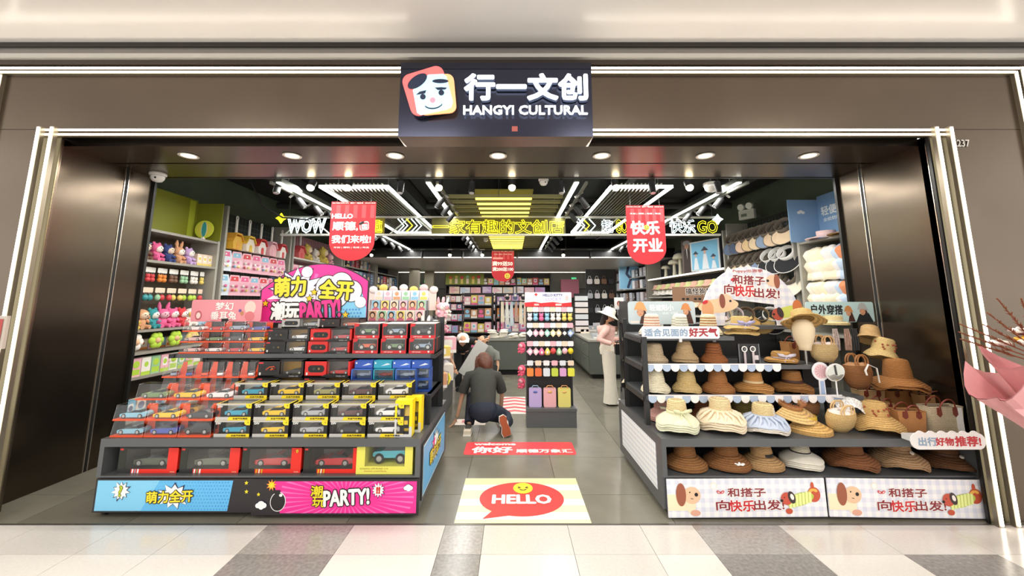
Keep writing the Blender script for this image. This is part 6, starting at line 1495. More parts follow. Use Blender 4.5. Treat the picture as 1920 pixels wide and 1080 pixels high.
# ================= BACK WALL =================
t = thing('back_shelf_unit', 'wide shelf unit full of pastel boxes against the back wall', 'shelving', (-2.62, 15.55, 0))
B().box(0, 4.15, .40, .42, 0, 2.7, M('#2c2b28', .7)).build('back_panel', t)
for x in (0, 1.42, 2.78, 4.11): B().box(x, x+.04, 0, .40, 0, 2.7, M('#35332f', .6)).build('upright', t)
for z in (.4, .85, 1.27, 1.58, 1.90, 2.24): B().box(.0, 4.15, -.01, .40, z-.03, z, M('#35332f', .6)).build('shelf', t)
t = thing('header_board', 'olive green board with a row of small cutout figures above the back shelves', 'display board', (-1.85, 15.50, 2.46)); B().box(-.75, .75, 0, .02, -.21, .22, M('#8a9430', .5)).build('panel', t)
b = B()
for k, c in enumerate(('#d8643c', '#e8cf6a', '#d8474c', '#9cc9a0', '#e88a3a', '#d8474c')): b.ball((-.55+k*.22, -.02, .06+.03*(k % 2)), (.07, .012, .06), M(c, .5), 10, 6); b.box(-.60+k*.22, -.50+k*.22, -.02, -.01, -.18, .02, M(('#e8cf6a', '#f0d8c0')[k % 2], .5))
b.build('cutout_figures', t)
pal = {0: ['#7b5a48', '#d9a27a', '#e8cf6a', '#d8474c', '#9cc9a0'], 1: ['#f2b8c4', '#f0d8c0', '#c9a8d8', '#e9e4ea', '#f6efe6'], 2: ['#f6efe6', '#f2b8c4', '#f0d8c0'], 3: ['#c9a8d8', '#f2b8c4', '#b9bcc4', '#6a6f8c'], 4: ['#f2b8c4', '#f0d8c0', '#e9e4ea', '#d9a27a'], 5: ['#7b5a48', '#c9a8d8', '#e9e4ea']}
for r, (z, wd, h, x0) in enumerate(((2.24, .22, .28, 1.55), (1.90, .42, .27, .25), (1.58, .2, .25, .12), (1.27, .22, .25, .12), (.85, .24, .28, .12), (.4, .26, .3, .12))):
    k = 0; x = x0
    while x < 4.0:
        c = pal[r][(k*2+r) % len(pal[r])]
        carton((wd*.92, .2, h*(.9 if k % 3 else 1), c, ['#f6efe6', '#e86a9a', '#8fc3dc', '#d9a27a'][(k+r) % 4], (k+r) % 2 if r != 1 else 3), (-2.62+x+wd/2-.1, 15.57, z), 0, f'{NM[c]} box on the back wall shelves, {ORD[r]} shelf down, {ORD[min(k, 19)]} from the toy side', 'carton', 'boxes on the back wall shelves'); k += 1; x += wd
for x, y, l in ((800, 527, 'green running-man exit sign beside the toy side rear door'), (1076, 523, 'small green exit sign above the hat side rear door')):
    p = at(x, y, 15.9); t = thing('exit_sign', l, 'sign', tuple(p)); B().box(-.11, .11, 0, .11, -.07, .07, M('#2f6a48', .4)).build('case', t)
    P = Board(.2, .12, .002); P.R(0, 0, 1, 1, led('#3fbf7a', 1.2)); P.E(.3, .3, .1, .1, WHITE, 2); P.L([(.3, .4), (.35, .65), (.25, .85)], .05, WHITE, 2); P.L([(.35, .65), (.5, .8)], .05, WHITE, 2); P.R(.65, .2, .85, .85, WHITE, 2); P.build('printed_pattern', t)
p = at(789, 535, 15.8); t = thing('green_lamp', 'small green glowing lamp on the back wall beside the exit sign', 'lamp', (p.x, 15.9, p.z))
B().box(-.05, .05, 0, .09, -.04, .04, DKGREY).build('case', t)
for s in (-1, 1): B().ball((s*.06, -.02, 0), .035, led('#4ad07a', 1.5), 10, 6).build('lamp_head', t)
# pillar and beige recess at the toy side
B().box(-4.05, -3.0, 11.2, 11.5, 0, 2.75, M('#6b6a60', .6)).build('column', kind='structure') if False else None
b = B(); b.box(-3.62, -3.30, 13.9, 14.2, 0, 2.75, M('#8c8574', .6)); struct(b, 'pillar_left')
b = B(); b.box(-3.32, -2.98, 15.0, 15.2, 0, 2.75, M('#9a917c', .6)); struct(b, 'trim_11')
# ================= KEYCHAIN RACK =================
KX0, KX1, KY = .19, .83, 5.33
t = thing('keychain_rack', 'free-standing dark rack with rows of colourful keychains in the aisle', 'display rack', (0, 0, 0))
B().box(KX0, KX1, KY, KY+.42, .0, .20, SHELF).build('base', t); B().box(KX0-.005, KX1+.005, KY-.01, KY+.43, .20, .235, M('#5a5c5e', .4)).build('base_top', t)
B().box(KX0+.01, KX1-.04, KY+.16, KY+.20, .235, 1.55, M('#242326', .6)).build('back_panel', t)
for x in (KX0+.0, KX1-.04): B().box(x, x+.02, KY+.14, KY+.20, .235, 1.55, POST).build('post', t)
for z in (1.50, 1.29, 1.05, .80): B().cyl((KX0+.02, KY+.12, z), (KX1-.05, KY+.12, z), .006, METAL, 6).build('hanging_bar', t)
a, c = at(984, 548, KY+.12), at(1072, 575, KY+.12); W, H = c.x-a.x, a.z-c.z
t = thing('header_sign', 'red and white header sign above the keychain rack', 'sign', ((a.x+c.x)/2, KY+.13, (a.z+c.z)/2))
B().prism(rrect(0, 0, W, H, .015), 0, .008, M('#eceaf0', .45)).build('panel', t)
P = Board(W, H, .0012); P.T('HELLO KITTY', .60, .20, .42, .17, M('#2c3f8c', .5), 1, .04); P.T('LUCKY', .62, .48, .34, .24, M('#b9b4e6', .5), 1, .03)
P.P([(0, .72), (.2, .66), (.35, .75), (.6, .68), (.8, .76), (1, .7), (1, 1), (0, 1)], RED, 2); P.RR(.72, .86, .45, .14, .06, M('#f4c8c4', .5), 3); P.RR(.25, .86, .35, .12, .05, M('#f4c8c4', .5), 3); P.E(.9, .4, .12, .2, M('#f2c4c0', .5), 1); P.E(.16, .42, .3, .26, M('#f7f5f4', .5), 1); P.S(.24, .16, .14, RED, 3, 4, .5)
P.build('printed_pattern', t)
for x in (-W*.3, W*.3): B().box(x-.008, x+.008, .008, .016, -H/2-.05, 0, METAL).build('support', t)
KR = [(1.50, 8, 'plush', ['#e9e4ea', '#8fc3dc', '#e86a9a', '#8fc3dc', '#f6efe6', '#f6efe6', '#e8cf6a', '#e8cf6a'], 'top'),
      (1.29, 8, 'diamond', ['#dfe6ee', '#e8b0cc', '#f2b8c4', '#9cd9cc', '#f0e8b0', '#e8cf9a', '#2b2c30', '#8fb0dc'], 'second'),
      (1.05, 8, 'mix', ['#e8b0cc', '#f2b8c4', '#e86a9a', '#e8cf6a', '#d8474c', '#9cc9a0', '#f2b8c4', '#e8cf2a'], 'third'),
      (.80, 6, 'bag', ['#e88a3a', '#e8703a', '#dfe6ee', '#c8d84a', '#e0a8d8', '#e8e84a'], 'lowest')]
NM.update({'#e8b0cc': 'rose', '#9cd9cc': 'aqua', '#f0e8b0': 'pale yellow', '#e8cf9a': 'sand', '#8fb0dc': 'cornflower', '#e8cf2a': 'bright yellow', '#e8703a': 'red orange', '#c8d84a': 'yellow green', '#e0a8d8': 'light purple', '#e8e84a': 'lemon'})
for z, n, sh, cs, nm in KR:
    for k in range(n):
        s = sh if sh != 'mix' else ['diamond', 'diamond', 'pear', 'pear', 'ball', 'pear', 'ball', 'ball'][k]
        key((cs[k], ['#f4eef0', '#f2b8c4', '#dfe6ee', '#f0d8c0'][(k+len(nm)) % 4], s), (KX0+.05+k*(.54/(n-1)), KY+.07, z+.02), 0, f'{NM[cs[k]]} {s} keychain in the {nm} row of the aisle rack, {ORD[k]} from toy side', 'keychain', 'keychains on the aisle rack', scale=(1.45,)*3)
for k, (c, nm) in enumerate((('#c3aee0', 'lilac'), ('#f0b4b8', 'pink'), ('#e6dc7c', 'yellow'))):
    t = thing('shoulder_bag', f'{nm} flat pouch standing at the foot of the keychain rack', 'pouch', (KX0+.115+k*.19, KY+.06, .236), 0, 'pastel pouches on the keychain rack')
    B().prism(rrect(0, .12, .165, .24, .02), 0, .04, M(c, .5)).build('pouch_body', t); B().tube([(-.05, .0, .24), (-.03, -.005, .27), (.03, -.005, .27), (.05, 0, .24)], .006, M('#e8a060' if k else '#9ab8d0', .5), 6).build('strap', t); B().ball((0, -.002, .19), (.03, .006, .015), M('#e8b868' if k else '#5a6ab0', .5), 8, 5).build('charm', t)
for k, (z, y) in enumerate(((.92, 5.42), (.62, 5.45), (.45, 5.50))): 
    plush(('#e0607c', '#f2b8c4', 'flop'), (KX0-.06, y, z), -.8, f'pink plush hanging on the side of the keychain rack, {("uppermost", "middle", "lowest")[k]}', 'plush toy', 'pink plushes on the rack side', scale=(.8,)*3)
    B().cyl((KX0-.06, y, z+.13), (KX0+.01, y, z+.14), .004, METAL, 6).build('side_peg', None, label=f'metal peg on the rack side holding the {("uppermost", "middle", "lowest")[k]} pink plush', cat='peg')

# ================= COUNTERS =================
CB = M('#565a54', .5, noise=.04, nscale=4)
t = thing('sales_counter', 'dark olive counter block behind the keychain rack', 'counter', (0, 0, 0))
B().box(-.56, .95, 8.95, 9.75, .12, .74, CB).build('body', t); B().box(-.58, .97, 8.93, 9.77, .74, .78, M('#8b8c84', .4)).build('top', t); B().box(-.5, .9, 9.05, 9.7, 0, .12, DARK).build('plinth', t)
for k in range(6):
    t = thing('folded_cloth', f'white folded cloth heaped on the olive counter, {ORD[k]} from the toy side', 'cloth', (-.42+k*.22, 9.05+.12*(k % 2), .78), k*.4, 'white cloths on the counter')
    b = B(); m = cloth('#eae4d8')
    for j in range(5): b.ball((random.uniform(-.05, .05), random.uniform(-.03, .03), .025+j*.018*(2 if k < 2 else 1)), (.11, .08, .028), m, 10, 5)
    b.build('folds', t)
t = thing('clothes_rail', 'black rail hung with pale scarves above the counter', 'rack', (0, 0, 0))
for x in (-.30, .62): B().cyl((x, 10.1, 0), (x, 10.1, 1.62), .018, DARK, 8).build('upright', t)
B().cyl((-.30, 10.1, 1.60), (.62, 10.1, 1.60), .015, DARK, 8).build('rail', t); B().box(-.35, .67, 9.9, 10.3, .8, .84, DKGREY).build('shelf', t)
for k, c in enumerate(('#e2d6be', '#dcdcd6', '#c9d4da', '#b99a8a', '#e6dcc6', '#d9c2ae', '#efe8da')):
    t = thing('hanging_scarf', f'pale scarf on the rail above the counter, {ORD[k]} from the toy side', 'scarf', (-.24+k*.115, 10.08, 1.59), 0, 'scarves on the rail')
    b = B(); 
    for j in range(3): b.tube([(-.02+j*.02, 0, 0), (-.025+j*.022, -.01*j, -.25), (-.02+j*.03, 0, -.50-.05*(k % 3))], [.012, .02, .024], cloth(c), 6)
    b.build('drape', t); B().tube([(0, 0, -.01), (0, 0, .03), (.015, 0, .03)], .003, METAL, 5).build('hook', t)
for k in range(3): plush(('#2b2c30' if k != 1 else '#6a6f8c', '#f6efe6', 'round'), (-.12+k*.2, 9.98, 1.64), 0, f'dark plush sitting on top of the scarf rail, {ORD[k]} one', 'plush toy', 'plushes on the scarf rail', scale=(.9,)*3)
# right hand counter with drawers running back
t = thing('drawer_counter', 'long olive drawer counter along the hat side of the aisle', 'counter', (0, 0, 0))
B().box(1.62, 2.9, 8.5, 13.6, .10, .76, CB).build('body', t); B().box(1.60, 2.92, 8.48, 13.62, .76, .80, M('#a5a297', .4)).build('top', t); B().box(1.70, 2.85, 8.6, 13.5, 0, .10, DARK).build('plinth', t)
for k in range(5):
    for r in range(2):
        d = B(); d.box(1.608, 1.62, 8.56+k*1.0, 9.52+k*1.0, .14+r*.30, .41+r*.30, M('#666a62', .45)); dd = d.build('drawer', t)
        B().box(1.600, 1.608, 8.95+k, 9.15+k, .37+r*.30, .385+r*.30, METAL).build('handle', dd)
for k in range(9):
    c = ['#b9bcc4', '#e9e4ea', '#7b5a48', '#f0d8c0'][k % 4]
    carton((.22, .18, .10+.05*(k % 3), c, '#f6efe6', k % 2), (1.85+(k % 3)*.3, 8.7+k*.5, .80), .2*(k % 3), f'{NM[c]} box on the long drawer counter, {ORD[k]} from its near end', 'carton', 'boxes on the drawer counter')
t = thing('card_rack', 'tall narrow rack of pale cards beside the standing woman', 'rack', (1.62, 10.2, .80)); B().box(-.02, .34, .1, .13, 0, 1.0, DARK).build('back_panel', t)
for k in range(6): B().box(0, .32, .0, .10, .04+k*.155, .16+k*.155, M(['#e8dcd6', '#e9e2e4', '#d8dade'][k % 3], .5)).build('card_tray', t)
t = thing('bag_rack', 'dark upright rack with hanging pale handbags at the far end of the hat side', 'rack', (2.2, 11.6, .80)); B().box(0, .9, .2, .24, 0, 1.75, DARK).build('back_panel', t)
for k in range(12):
    c = ['#e9e4ea', '#f6efe6', '#7b5a48', '#2b2c30', '#b9bcc4'][k % 5]
    tt = thing('hand_bag', f'small {NM[c]} handbag on the dark rack, {ORD[k % 4]} in {("top", "middle", "bottom")[k//4]} row', 'bag', (2.30+(k % 4)*.21, 11.72, 2.28-(k//4)*.42), 0, 'handbags on the dark rack')
    B().prism(rrect(0, -.10, .15, .15, .03), -.03, .03, M(c, .6)).build('bag_body', tt); B().tube([(-.05, 0, -.03), (-.02, 0, .06), (.02, 0, .06), (.05, 0, -.03)], .006, M(c, .6), 5).build('strap', tt); B().cyl((0, 0, .06), (0, .09, .06), .003, METAL, 5).build('peg', tt)
B().box(1.9, 2.6, 15.4, 15.6, 1.75, 2.45, M('#a05868', .5)).build('wall_poster', None, label='dull pink board high at the far end beside the rear door', cat='board')
# mid shop dark shelf racks on the toy side of the counter
def rack(x0, x1, y, d, zs, top, label, cols, desc, grp, h=.2, wd=.2, st=0):
    t = thing('display_rack', label, 'display rack', (0, 0, 0))
    for x in (x0, x1-.03):
        for yy in (y, y+d-.03): B().box(x, x+.03, yy, yy+.03, 0, top, POST).build('post', t)
    for z in zs: B().box(x0, x1, y, y+d, z-.03, z, SHELF).build('shelf', t)
    B().box(x0+.03, x1-.03, y+d-.02, y+d-.01, .05, top, M('#29292a', .6)).build('back_panel', t)
    for r, z in enumerate(zs):
        k = 0; x = x0+.05
        while x+wd < x1:
            c = cols[(k*2+r) % len(cols)]; carton((wd*.92, d*.6, h*(1 if (k+r) % 3 else .85), c, ['#f6efe6', '#e86a9a', '#8fc3dc'][(k+r) % 3], (st+k) % 2 if st < 2 else st), (x+wd/2, y+.03, z), 0, f'{NM[c]} {desc}, {ORD[r]} shelf up, {ORD[min(k, 19)]} along', 'carton', grp); k += 1; x += wd
    return t
rack(-1.45, -.55, 11.6, .45, (.3, .72, 1.12, 1.5), 1.85, 'dark rack of amber and pastel boxes before the back wall', ['#d9a27a', '#e8cf6a', '#7b5a48', '#f2b8c4'], 'box on the rack before the back shelves', 'boxes on the middle rack', .28, .2)
rack(-.50, .62, 11.8, .45, (.3, .72, 1.12, 1.5), 1.85, 'dark rack of grey and pink boxes behind the scarf rail', ['#b9bcc4', '#f2b8c4', '#e88a3a', '#c9a8d8'], 'box on the rack behind the scarves', 'boxes behind the scarf rail', .28, .22)
rack(1.0, 1.9, 14.0, .4, (.4, .9, 1.25), 1.5, 'small dark rack of white and green goods at the rear door', ['#e9e4ea', '#dfe6ee', '#b8d84a'], 'goods box near the hat side rear door', 'goods near the rear door', .24, .2)
rack(.9, 1.5, 10.8, .4, (.5, .9, 1.22), 1.4, 'low dark rack of white bottles beyond the keychain rack', ['#e9e4ea', '#dfe6ee', '#b9bcc4'], 'box on the low rack beyond keychains', 'goods beyond the keychain rack', .18, .13)

# ================= PLUSH ISLAND BEHIND THE TOY CARS =================
t = thing('plush_island', 'dark shelving island behind the toy cars loaded with plushes and cartons', 'display unit', (0, 0, 0))
B().box(-2.9, -.95, 4.75, 6.6, .0, .45, SHELF).build('base', t)
for z, xa in ((.46, -.88), (.80, -1.0), (1.12, -1.08), (1.36, -1.1)): B().box(-2.85, xa, 4.8, 6.55, z-.03, z, SHELF).build('shelf', t)
for x in (-2.85, -1.13):
    for y in (4.8, 5.7, 6.5): B().box(x, x+.035, y, y+.035, .45, 1.40, POST).build('post', t)
for r in range(3):
    for k in range(6):
        a = ['#d9a27a', '#9cc9a0', '#8fc3dc', '#e8cf6a', '#f0d8c0', '#f2b8c4'][(k+r*2) % 6]; c = ['#f6efe6', '#b9bcc4', '#e9e4ea'][r]
        x = at(700+k*17.5, 590, 4.95).x
        carton((.105, .05, .13, c, a, 2 if r < 2 else 0), (x, 4.92+r*.10, 1.36+r*.125), 0, f'portrait gift card, {ORD[k]} along the {("front", "middle", "rear")[r]} tier behind the red truck boxes', 'gift card', 'portrait gift cards')
        if r: B().box(x-.045, x+.045, 4.925+r*.10, 4.965+r*.10, 1.36, 1.359+r*.125, SHELF).build('card_riser', None, label=f'dark riser under the {("front", "middle", "rear")[r]} tier portrait card, {ORD[k]} along', cat='riser')
t = thing('price_label', 'small dark blue price label at the foot of the portrait cards', 'label', (at(769, 600, 4.88).x, 4.86, 1.345)); B().prism(rrect(0, 0, .13, .05, .02), 0, .006, M('#2c3470', .4)).build('panel', t); P = Board(.12, .05, .001); P.T('第一卡+', .5, .5, .8, .55, WHITE, 1, .04); P.build('printed_pattern', t)
for k in range(9):
    c = ['#dfe6ee', '#e9e4ea', '#8fc3dc', '#f6efe6'][k % 4]
    t = thing('acrylic_stand', f'clear acrylic display stand with pale card behind the toy cars, {ORD[k]} one', 'acrylic stand', (-1.85+(k % 5)*.17, 5.35+(k//5)*.5, 1.36), 0, 'acrylic stands')
    B().box(-.06, .06, 0, .006, .0, .26+.03*(k % 3), clear('#d8ecf8', .35, .3)).build('clear_sheet', t); B().box(-.035, .035, -.002, .0, .04, .2, M(c, .4)).build('card', t); B().box(-.06, .06, -.03, .03, 0, .008, clear('#d8ecf8', .4, .3)).build('foot', t)
t = thing('header_board', 'pale pink scalloped header over the plush island with small yellow figures', 'sign', (-1.85, 6.3, 1.36)); b = B(); b.box(-.45, .65, 0, .02, .10, .40, M('#f2d8d0', .5)); b.build('panel', t)
b = B()
for k in range(7): b.ball((-.35+k*.16, .0, .42+.03*(k % 2)), (.07, .02, .06), M(['#f4e4e0', '#e8cf6a', '#f0c8c8'][k % 3], .5), 10, 6)
b.build('cutout_figures', t); B().box(-.02, .02, .02, .04, 0, .2, METAL).build('support', t)
isl = [('#f2b8c4', -1.0, 6.35, .80, .26, .24, .24, 'big pink'), ('#f0d8c0', -1.2, 6.3, 1.12, .22, .2, .2, 'peach'), ('#e8cf6a', -.98, 5.75, .80, .22, .2, .16, 'bright yellow'), ('#d9a27a', -.98, 5.45, .46, .24, .2, .18, 'tan'), ('#f6efe6', -.98, 5.95, .46, .26, .2, .22, 'cream'), ('#f2b8c4', -1.3, 5.9, 1.12, .2, .18, .18, 'small pink'), ('#b9bcc4', -1.15, 5.3, 1.12, .2, .18, .16, 'grey'), ('#d8474c', -.98, 5.05, .46, .2, .16, .2, 'red'), ('#dfe6ee', -1.12, 5.0, .80, .2, .16, .2, 'pale blue')]
for c, x, y, z, w_, d, h, nm in isl: carton((w_, d, h, c, '#f6efe6', 1), (x, y, z), .35, f'{nm} carton on the aisle edge of the plush island', 'carton', 'cartons on the plush island')
n = 0
for z, yy in ((1.12, (4.95, 5.15, 5.6, 6.45)), (.80, (4.9, 5.25, 5.5, 6.1)), (.46, (4.85, 5.25, 5.7, 6.2, 6.45)), (1.36, (6.0, 6.2, 6.4))):
    for k, y in enumerate(yy):
        c = [('#f6efe6', '#f2b8c4', 'long'), ('#7b5a48', '#f0d8c0', 'round'), ('#e9e4ea', '#f6efe6', 'flop'), ('#f2b8c4', '#f6efe6', 'long'), ('#d9a27a', '#f6efe6', 'round')][n % 5]
        plush(c, (-1.06-.05*(k % 2), y, z), .9, f'{NM[c[0]]} plush on the aisle edge of the plush island, {ORD[n]} of the heap from the low shelf' if False else f'{NM[c[0]]} {c[2]}-eared plush on the plush island, {ORD[k]} on its {("third", "second", "bottom", "top")[(1.12, .80, .46, 1.36).index(z)]} shelf', 'plush toy', 'plushes on the plush island', scale=(1.3,)*3); n += 1
for k in range(10):
    c = ['#f2b8c4', '#f6efe6', '#8fc3dc', '#e8cf6a'][k % 4]; carton((.17, .15, .17, c, '#f6efe6', k % 2), (-2.7+k*.17, 5.0+.3*(k % 2), 1.12), 0, f'{NM[c]} carton inside the plush island shelf behind the toy cars, {ORD[k]} along', 'carton', 'cartons inside the plush island')
# small yellow fans hanging at gondola side
t = thing('hanging_toy', 'yellow banana-shaped toy hanging at the toy display end', 'toy', (-.66, 4.25, .86)); B().tube([(0, 0, 0), (.015, 0, -.05), (.0, 0, -.11)], [.008, .018, .006], M('#e8d84a', .5), 8).build('banana', t); B().tube([(0, 0, 0), (0, -.02, .02), (-.04, -.09, .04)], .003, METAL, 5).build('hook', t)

# ================= RACK BEHIND THE HAT DISPLAY =================
t = thing('accessory_rack', 'dark perforated rack behind the hat display with hats and shoes', 'display unit', (0, 0, 0))
B().box(1.34, 3.3, 4.60, 5.10, .0, .56, SHELF).build('base', t)
for z in (.60, .86, 1.12, 1.34): B().box(1.38, 3.3, 4.62, 5.06, z-.03, z, SHELF).build('shelf', t)
for y in (4.62, 5.02): B().box(1.34, 1.38, y, y+.04, .5, 1.60, POST).build('post', t)
B().box(1.34, 1.37, 4.66, 5.02, 1.34, 1.60, M('#2a2b2c', .5)).build('perforated_panel', t)
for k, (x, y, z, c, nm) in enumerate(((1.46, 4.80, 1.12, '#efe6cc', 'ivory'), (1.46, 4.76, .86, '#e0b4a8', 'pink'), (1.50, 4.96, .86, '#f0e8d8', 'white'), (1.46, 4.78, .60, '#d8c8a0', 'straw'), (1.48, 4.98, .60, '#efe6cc', 'cream'), (1.50, 4.98, 1.12, '#e8e2d8', 'snow'))):
    bucket((c, k % 3), (x, y, z+.10), .4, f'{nm} hat at the aisle edge of the rack behind the hat display', 'hat', 'hats on the accessory rack')
for k in range(4):
    t = thing('sunglasses', f'pair of white framed sunglasses on the accessory rack, {ORD[k]} from the front', 'sunglasses', (1.46+.02*k, 4.70+.10*k, 1.342), .5, 'sunglasses on the accessory rack')
    for s in (-1, 1): B().tube([(s*.03+.024*math.cos(a), 0, .025+.02*math.sin(a)) for a in [2*PI*i/12 for i in range(12)]], .004, WHITE, 5, closed=True).build('lens_frame', t); B().tube([(s*.055, 0, .03), (s*.055, .08, .03)], .003, WHITE, 5).build('temple', t)
    B().cyl((-.008, 0, .03), (.008, 0, .03), .003, WHITE, 5).build('bridge', t)

for k, (px, c, e, nm) in enumerate(((1362, '#efe6cc', '#b9a888', 'cream'), (1384, '#e8d8dc', '#b8a8ac', 'pale pink'), (1405, '#c9a058', '#5a4630', 'tan striped'), (1432, '#d0b070', '#6a5638', 'straw coloured'), (1452, '#1c1c20', '#e8e6e2', 'black'))):
    p = at(px, 592, 4.1); sv((c, e), (p.x, 4.16, p.z), 0, f'{nm} sun visor hanging below the arched dog sign', 'visor', 'visors below the arched sign', rot=(math.radians(62), 0, -.4), scale=(1.0,)*3)
    B().cyl((p.x, 4.13, p.z+.06), (p.x, 4.18, p.z+.03), .004, METAL, 5).build('visor_hook', None, label=f'small metal hook holding the {nm} visor below the arched sign', cat='hook')
# ================= PEOPLE =================
def skin(name, P_, E_, m, parent, sub=2):
    names = list(P_); me = bpy.data.meshes.new(name); me.from_pydata([P_[n][0] for n in names], [(names.index(a), names.index(b)) for a, b in E_], [])
    o = bpy.data.objects.new(name, me); sc.collection.objects.link(o)
    md = o.modifiers.new('s', 'SKIN'); md.use_smooth_shade = True
    sv_ = me.skin_vertices[0].data
    for i, n in enumerate(names):
        r = P_[n][1]; sv_[i].radius = (r, r) if not isinstance(r, tuple) else r; sv_[i].use_root = (i == 0)
    s = o.modifiers.new('u', 'SUBSURF'); s.levels = sub; s.render_levels = sub
    dg = bpy.context.evaluated_depsgraph_get(); nm = bpy.data.meshes.new_from_object(o.evaluated_get(dg))
    bpy.data.objects.remove(o); nm.materials.clear(); nm.materials.append(m)
    nm.polygons.foreach_set('use_smooth', [True]*len(nm.polygons)); nm.polygons.foreach_set('material_index', [0]*len(nm.polygons))
    q = bpy.data.objects.new(name, nm); sc.collection.objects.link(q); q.parent = parent; return q
def hand(parent, w_, d, side, m, curl=.3, k=1.):
    w_ = Vector(w_); d = Vector(d).normalized(); side = Vector(side).normalized(); up = side.cross(d).normalized()
    P_ = {'w': (tuple(w_), .022*k), 'p': (tuple(w_+d*.05*k), (.030*k, .018*k))}; E_ = [('w', 'p')]
    for i, L in enumerate((.072, .080, .074, .058)):
        s = (i-1.5)*.017*k; a = w_+d*.085*k+side*s; b = a+(d*math.cos(curl)-up*math.sin(curl))*L*.5*k; c_ = b+(d*math.cos(curl*2.2)-up*math.sin(curl*2.2))*L*.45*k
        P_[f'a{i}'] = (tuple(a), .0095*k); P_[f'b{i}'] = (tuple(b), .0085*k); P_[f'c{i}'] = (tuple(c_), .0065*k); E_ += [('p', f'a{i}'), (f'a{i}', f'b{i}'), (f'b{i}', f'c{i}')]
    a = w_+d*.035*k-side*.030*k; b = a+d*.035*k-side*.020*k; P_['t0'] = (tuple(a), .011*k); P_['t1'] = (tuple(b), .009*k); P_['t2'] = (tuple(b+d*.022*k-side*.004*k), .007*k); E_ += [('w', 't0'), ('t0', 't1'), ('t1', 't2')]
    return skin('hand', P_, E_, m, parent, 1)
SK_ = M('#d9a888', .55); HAIR = M('#5e3220', .5, noise=.45, nscale=45, bump=.6)
def head(parent, c, fwd, m=SK_, r=.088):
    c = Vector(c); f = Vector(fwd).normalized(); s = f.cross(Vector((0, 0, 1))).normalized(); u = s.cross(f).normalized()
    R = Matrix((s, f, u)).transposed()
    b = B(); vs = []; fs = []; n = 18; k = 12
    for i in range(k+1):
        t_ = PI*i/k
        for j in range(n):
            a = 2*PI*j/n; x, y, z = math.sin(t_)*math.cos(a), math.sin(t_)*math.sin(a), math.cos(t_)
            w_ = 1-.28*max(0, -z); vs.append(c+R@Vector((x*r*.82*w_, y*r*.98*w_+(.012 if z < 0 and y > 0 else 0), z*r*1.25)))
    for i in range(k):
        for j in range(n): fs.append((i*n+j, (i+1)*n+j, (i+1)*n+(j+1) % n, i*n+(j+1) % n))
    b.add(vs, fs, m, True)
    q = c+R@Vector((0, r*1.0, -.005)); b.tube([c+R@Vector((0, r*.9, .02)), q+R@Vector((0, .012, -.012)), q+R@Vector((0, -.005, -.02))], [.006, .012, .008], m, 8)
    for sx in (-1, 1): b.ball(tuple(c+R@Vector((sx*r*.82, 0, 0))), (.012, .018, .026), m, 8, 6)
    h = b.build('head', parent)
    e = B()
    for sx in (-1, 1):
        e.ball(tuple(c+R@Vector((sx*.03, r*.86, .012))), .011, WHITE, 8, 6); e.ball(tuple(c+R@Vector((sx*.03, r*.95, .012))), .006, BLACK, 6, 4); e.tube([c+R@Vector((sx*.015, r*.95, .034)), c+R@Vector((sx*.045, r*.84, .034))], .003, HAIR, 5)
    e.build('eyes', h)
    B().tube([c+R@Vector((-.022, r*.86, -.045)), c+R@Vector((0, r*.93, -.048)), c+R@Vector((.022, r*.86, -.045))], [.003, .006, .003], M('#b0605a', .5), 6).build('mouth', h)
    return R

def garment(name, parent, m, *tubes):
    b = B()
    for pts, rs, sq in tubes: b.tube(pts, rs, m, 20, sq=sq)
    return b.build(name, parent)
def limb(pb, a, b_, c, ra, rb, rc, k=.5):
    A, Bp, C_ = Vector(pb[a][0]), Vector(pb[b_][0]), Vector(pb[c][0]); return [A, A.lerp(Bp, .5), Bp, Bp.lerp(C_, k), C_]
# crouching person seen from behind
t = thing('person', 'person crouching on the floor with back turned, dark t-shirt and jeans', 'person', (0, 0, 0))
sh, jn = M('#3a3b37', .85, noise=.1, nscale=20, bump=.2), M('#232a3a', .8, noise=.15, nscale=40)
pb = dict(pel=((-.36, 5.20, .31), .12), sp=((-.37, 5.30, .47), .105), ch=((-.38, 5.40, .62), .115), nk=((-.38, 5.50, .715), .05), hd=((-.38, 5.55, .76), .05),
          ls=((-.55, 5.40, .625), .055), le=((-.655, 5.40, .37), .040), lw=((-.715, 5.40, .10), .027), rs=((-.21, 5.40, .625), .055), re=((-.13, 5.50, .38), .040), rw=((-.16, 5.62, .12), .027),
          lh=((-.45, 5.21, .27), .10), lk=((-.52, 5.50, .34), .06), la=((-.54, 5.20, .07), .038), rh=((-.27, 5.20, .25), .10), rk=((-.06, 5.40, .10), .062), ra=((-.10, 5.06, .10), .04))
eb = [('pel', 'sp'), ('sp', 'ch'), ('ch', 'nk'), ('nk', 'hd'), ('ch', 'ls'), ('ls', 'le'), ('le', 'lw'), ('ch', 'rs'), ('rs', 're'), ('re', 'rw'), ('pel', 'lh'), ('lh', 'lk'), ('lk', 'la'), ('pel', 'rh'), ('rh', 'rk'), ('rk', 'ra')]
skin('body', {k: (v[0], v[1]*.8) for k, v in pb.items()}, eb, SK_, t)
def sub_(keys, grow, extra={}): d = {k: (pb[k][0], pb[k][1]+grow) for k in keys}; d.update(extra); return d
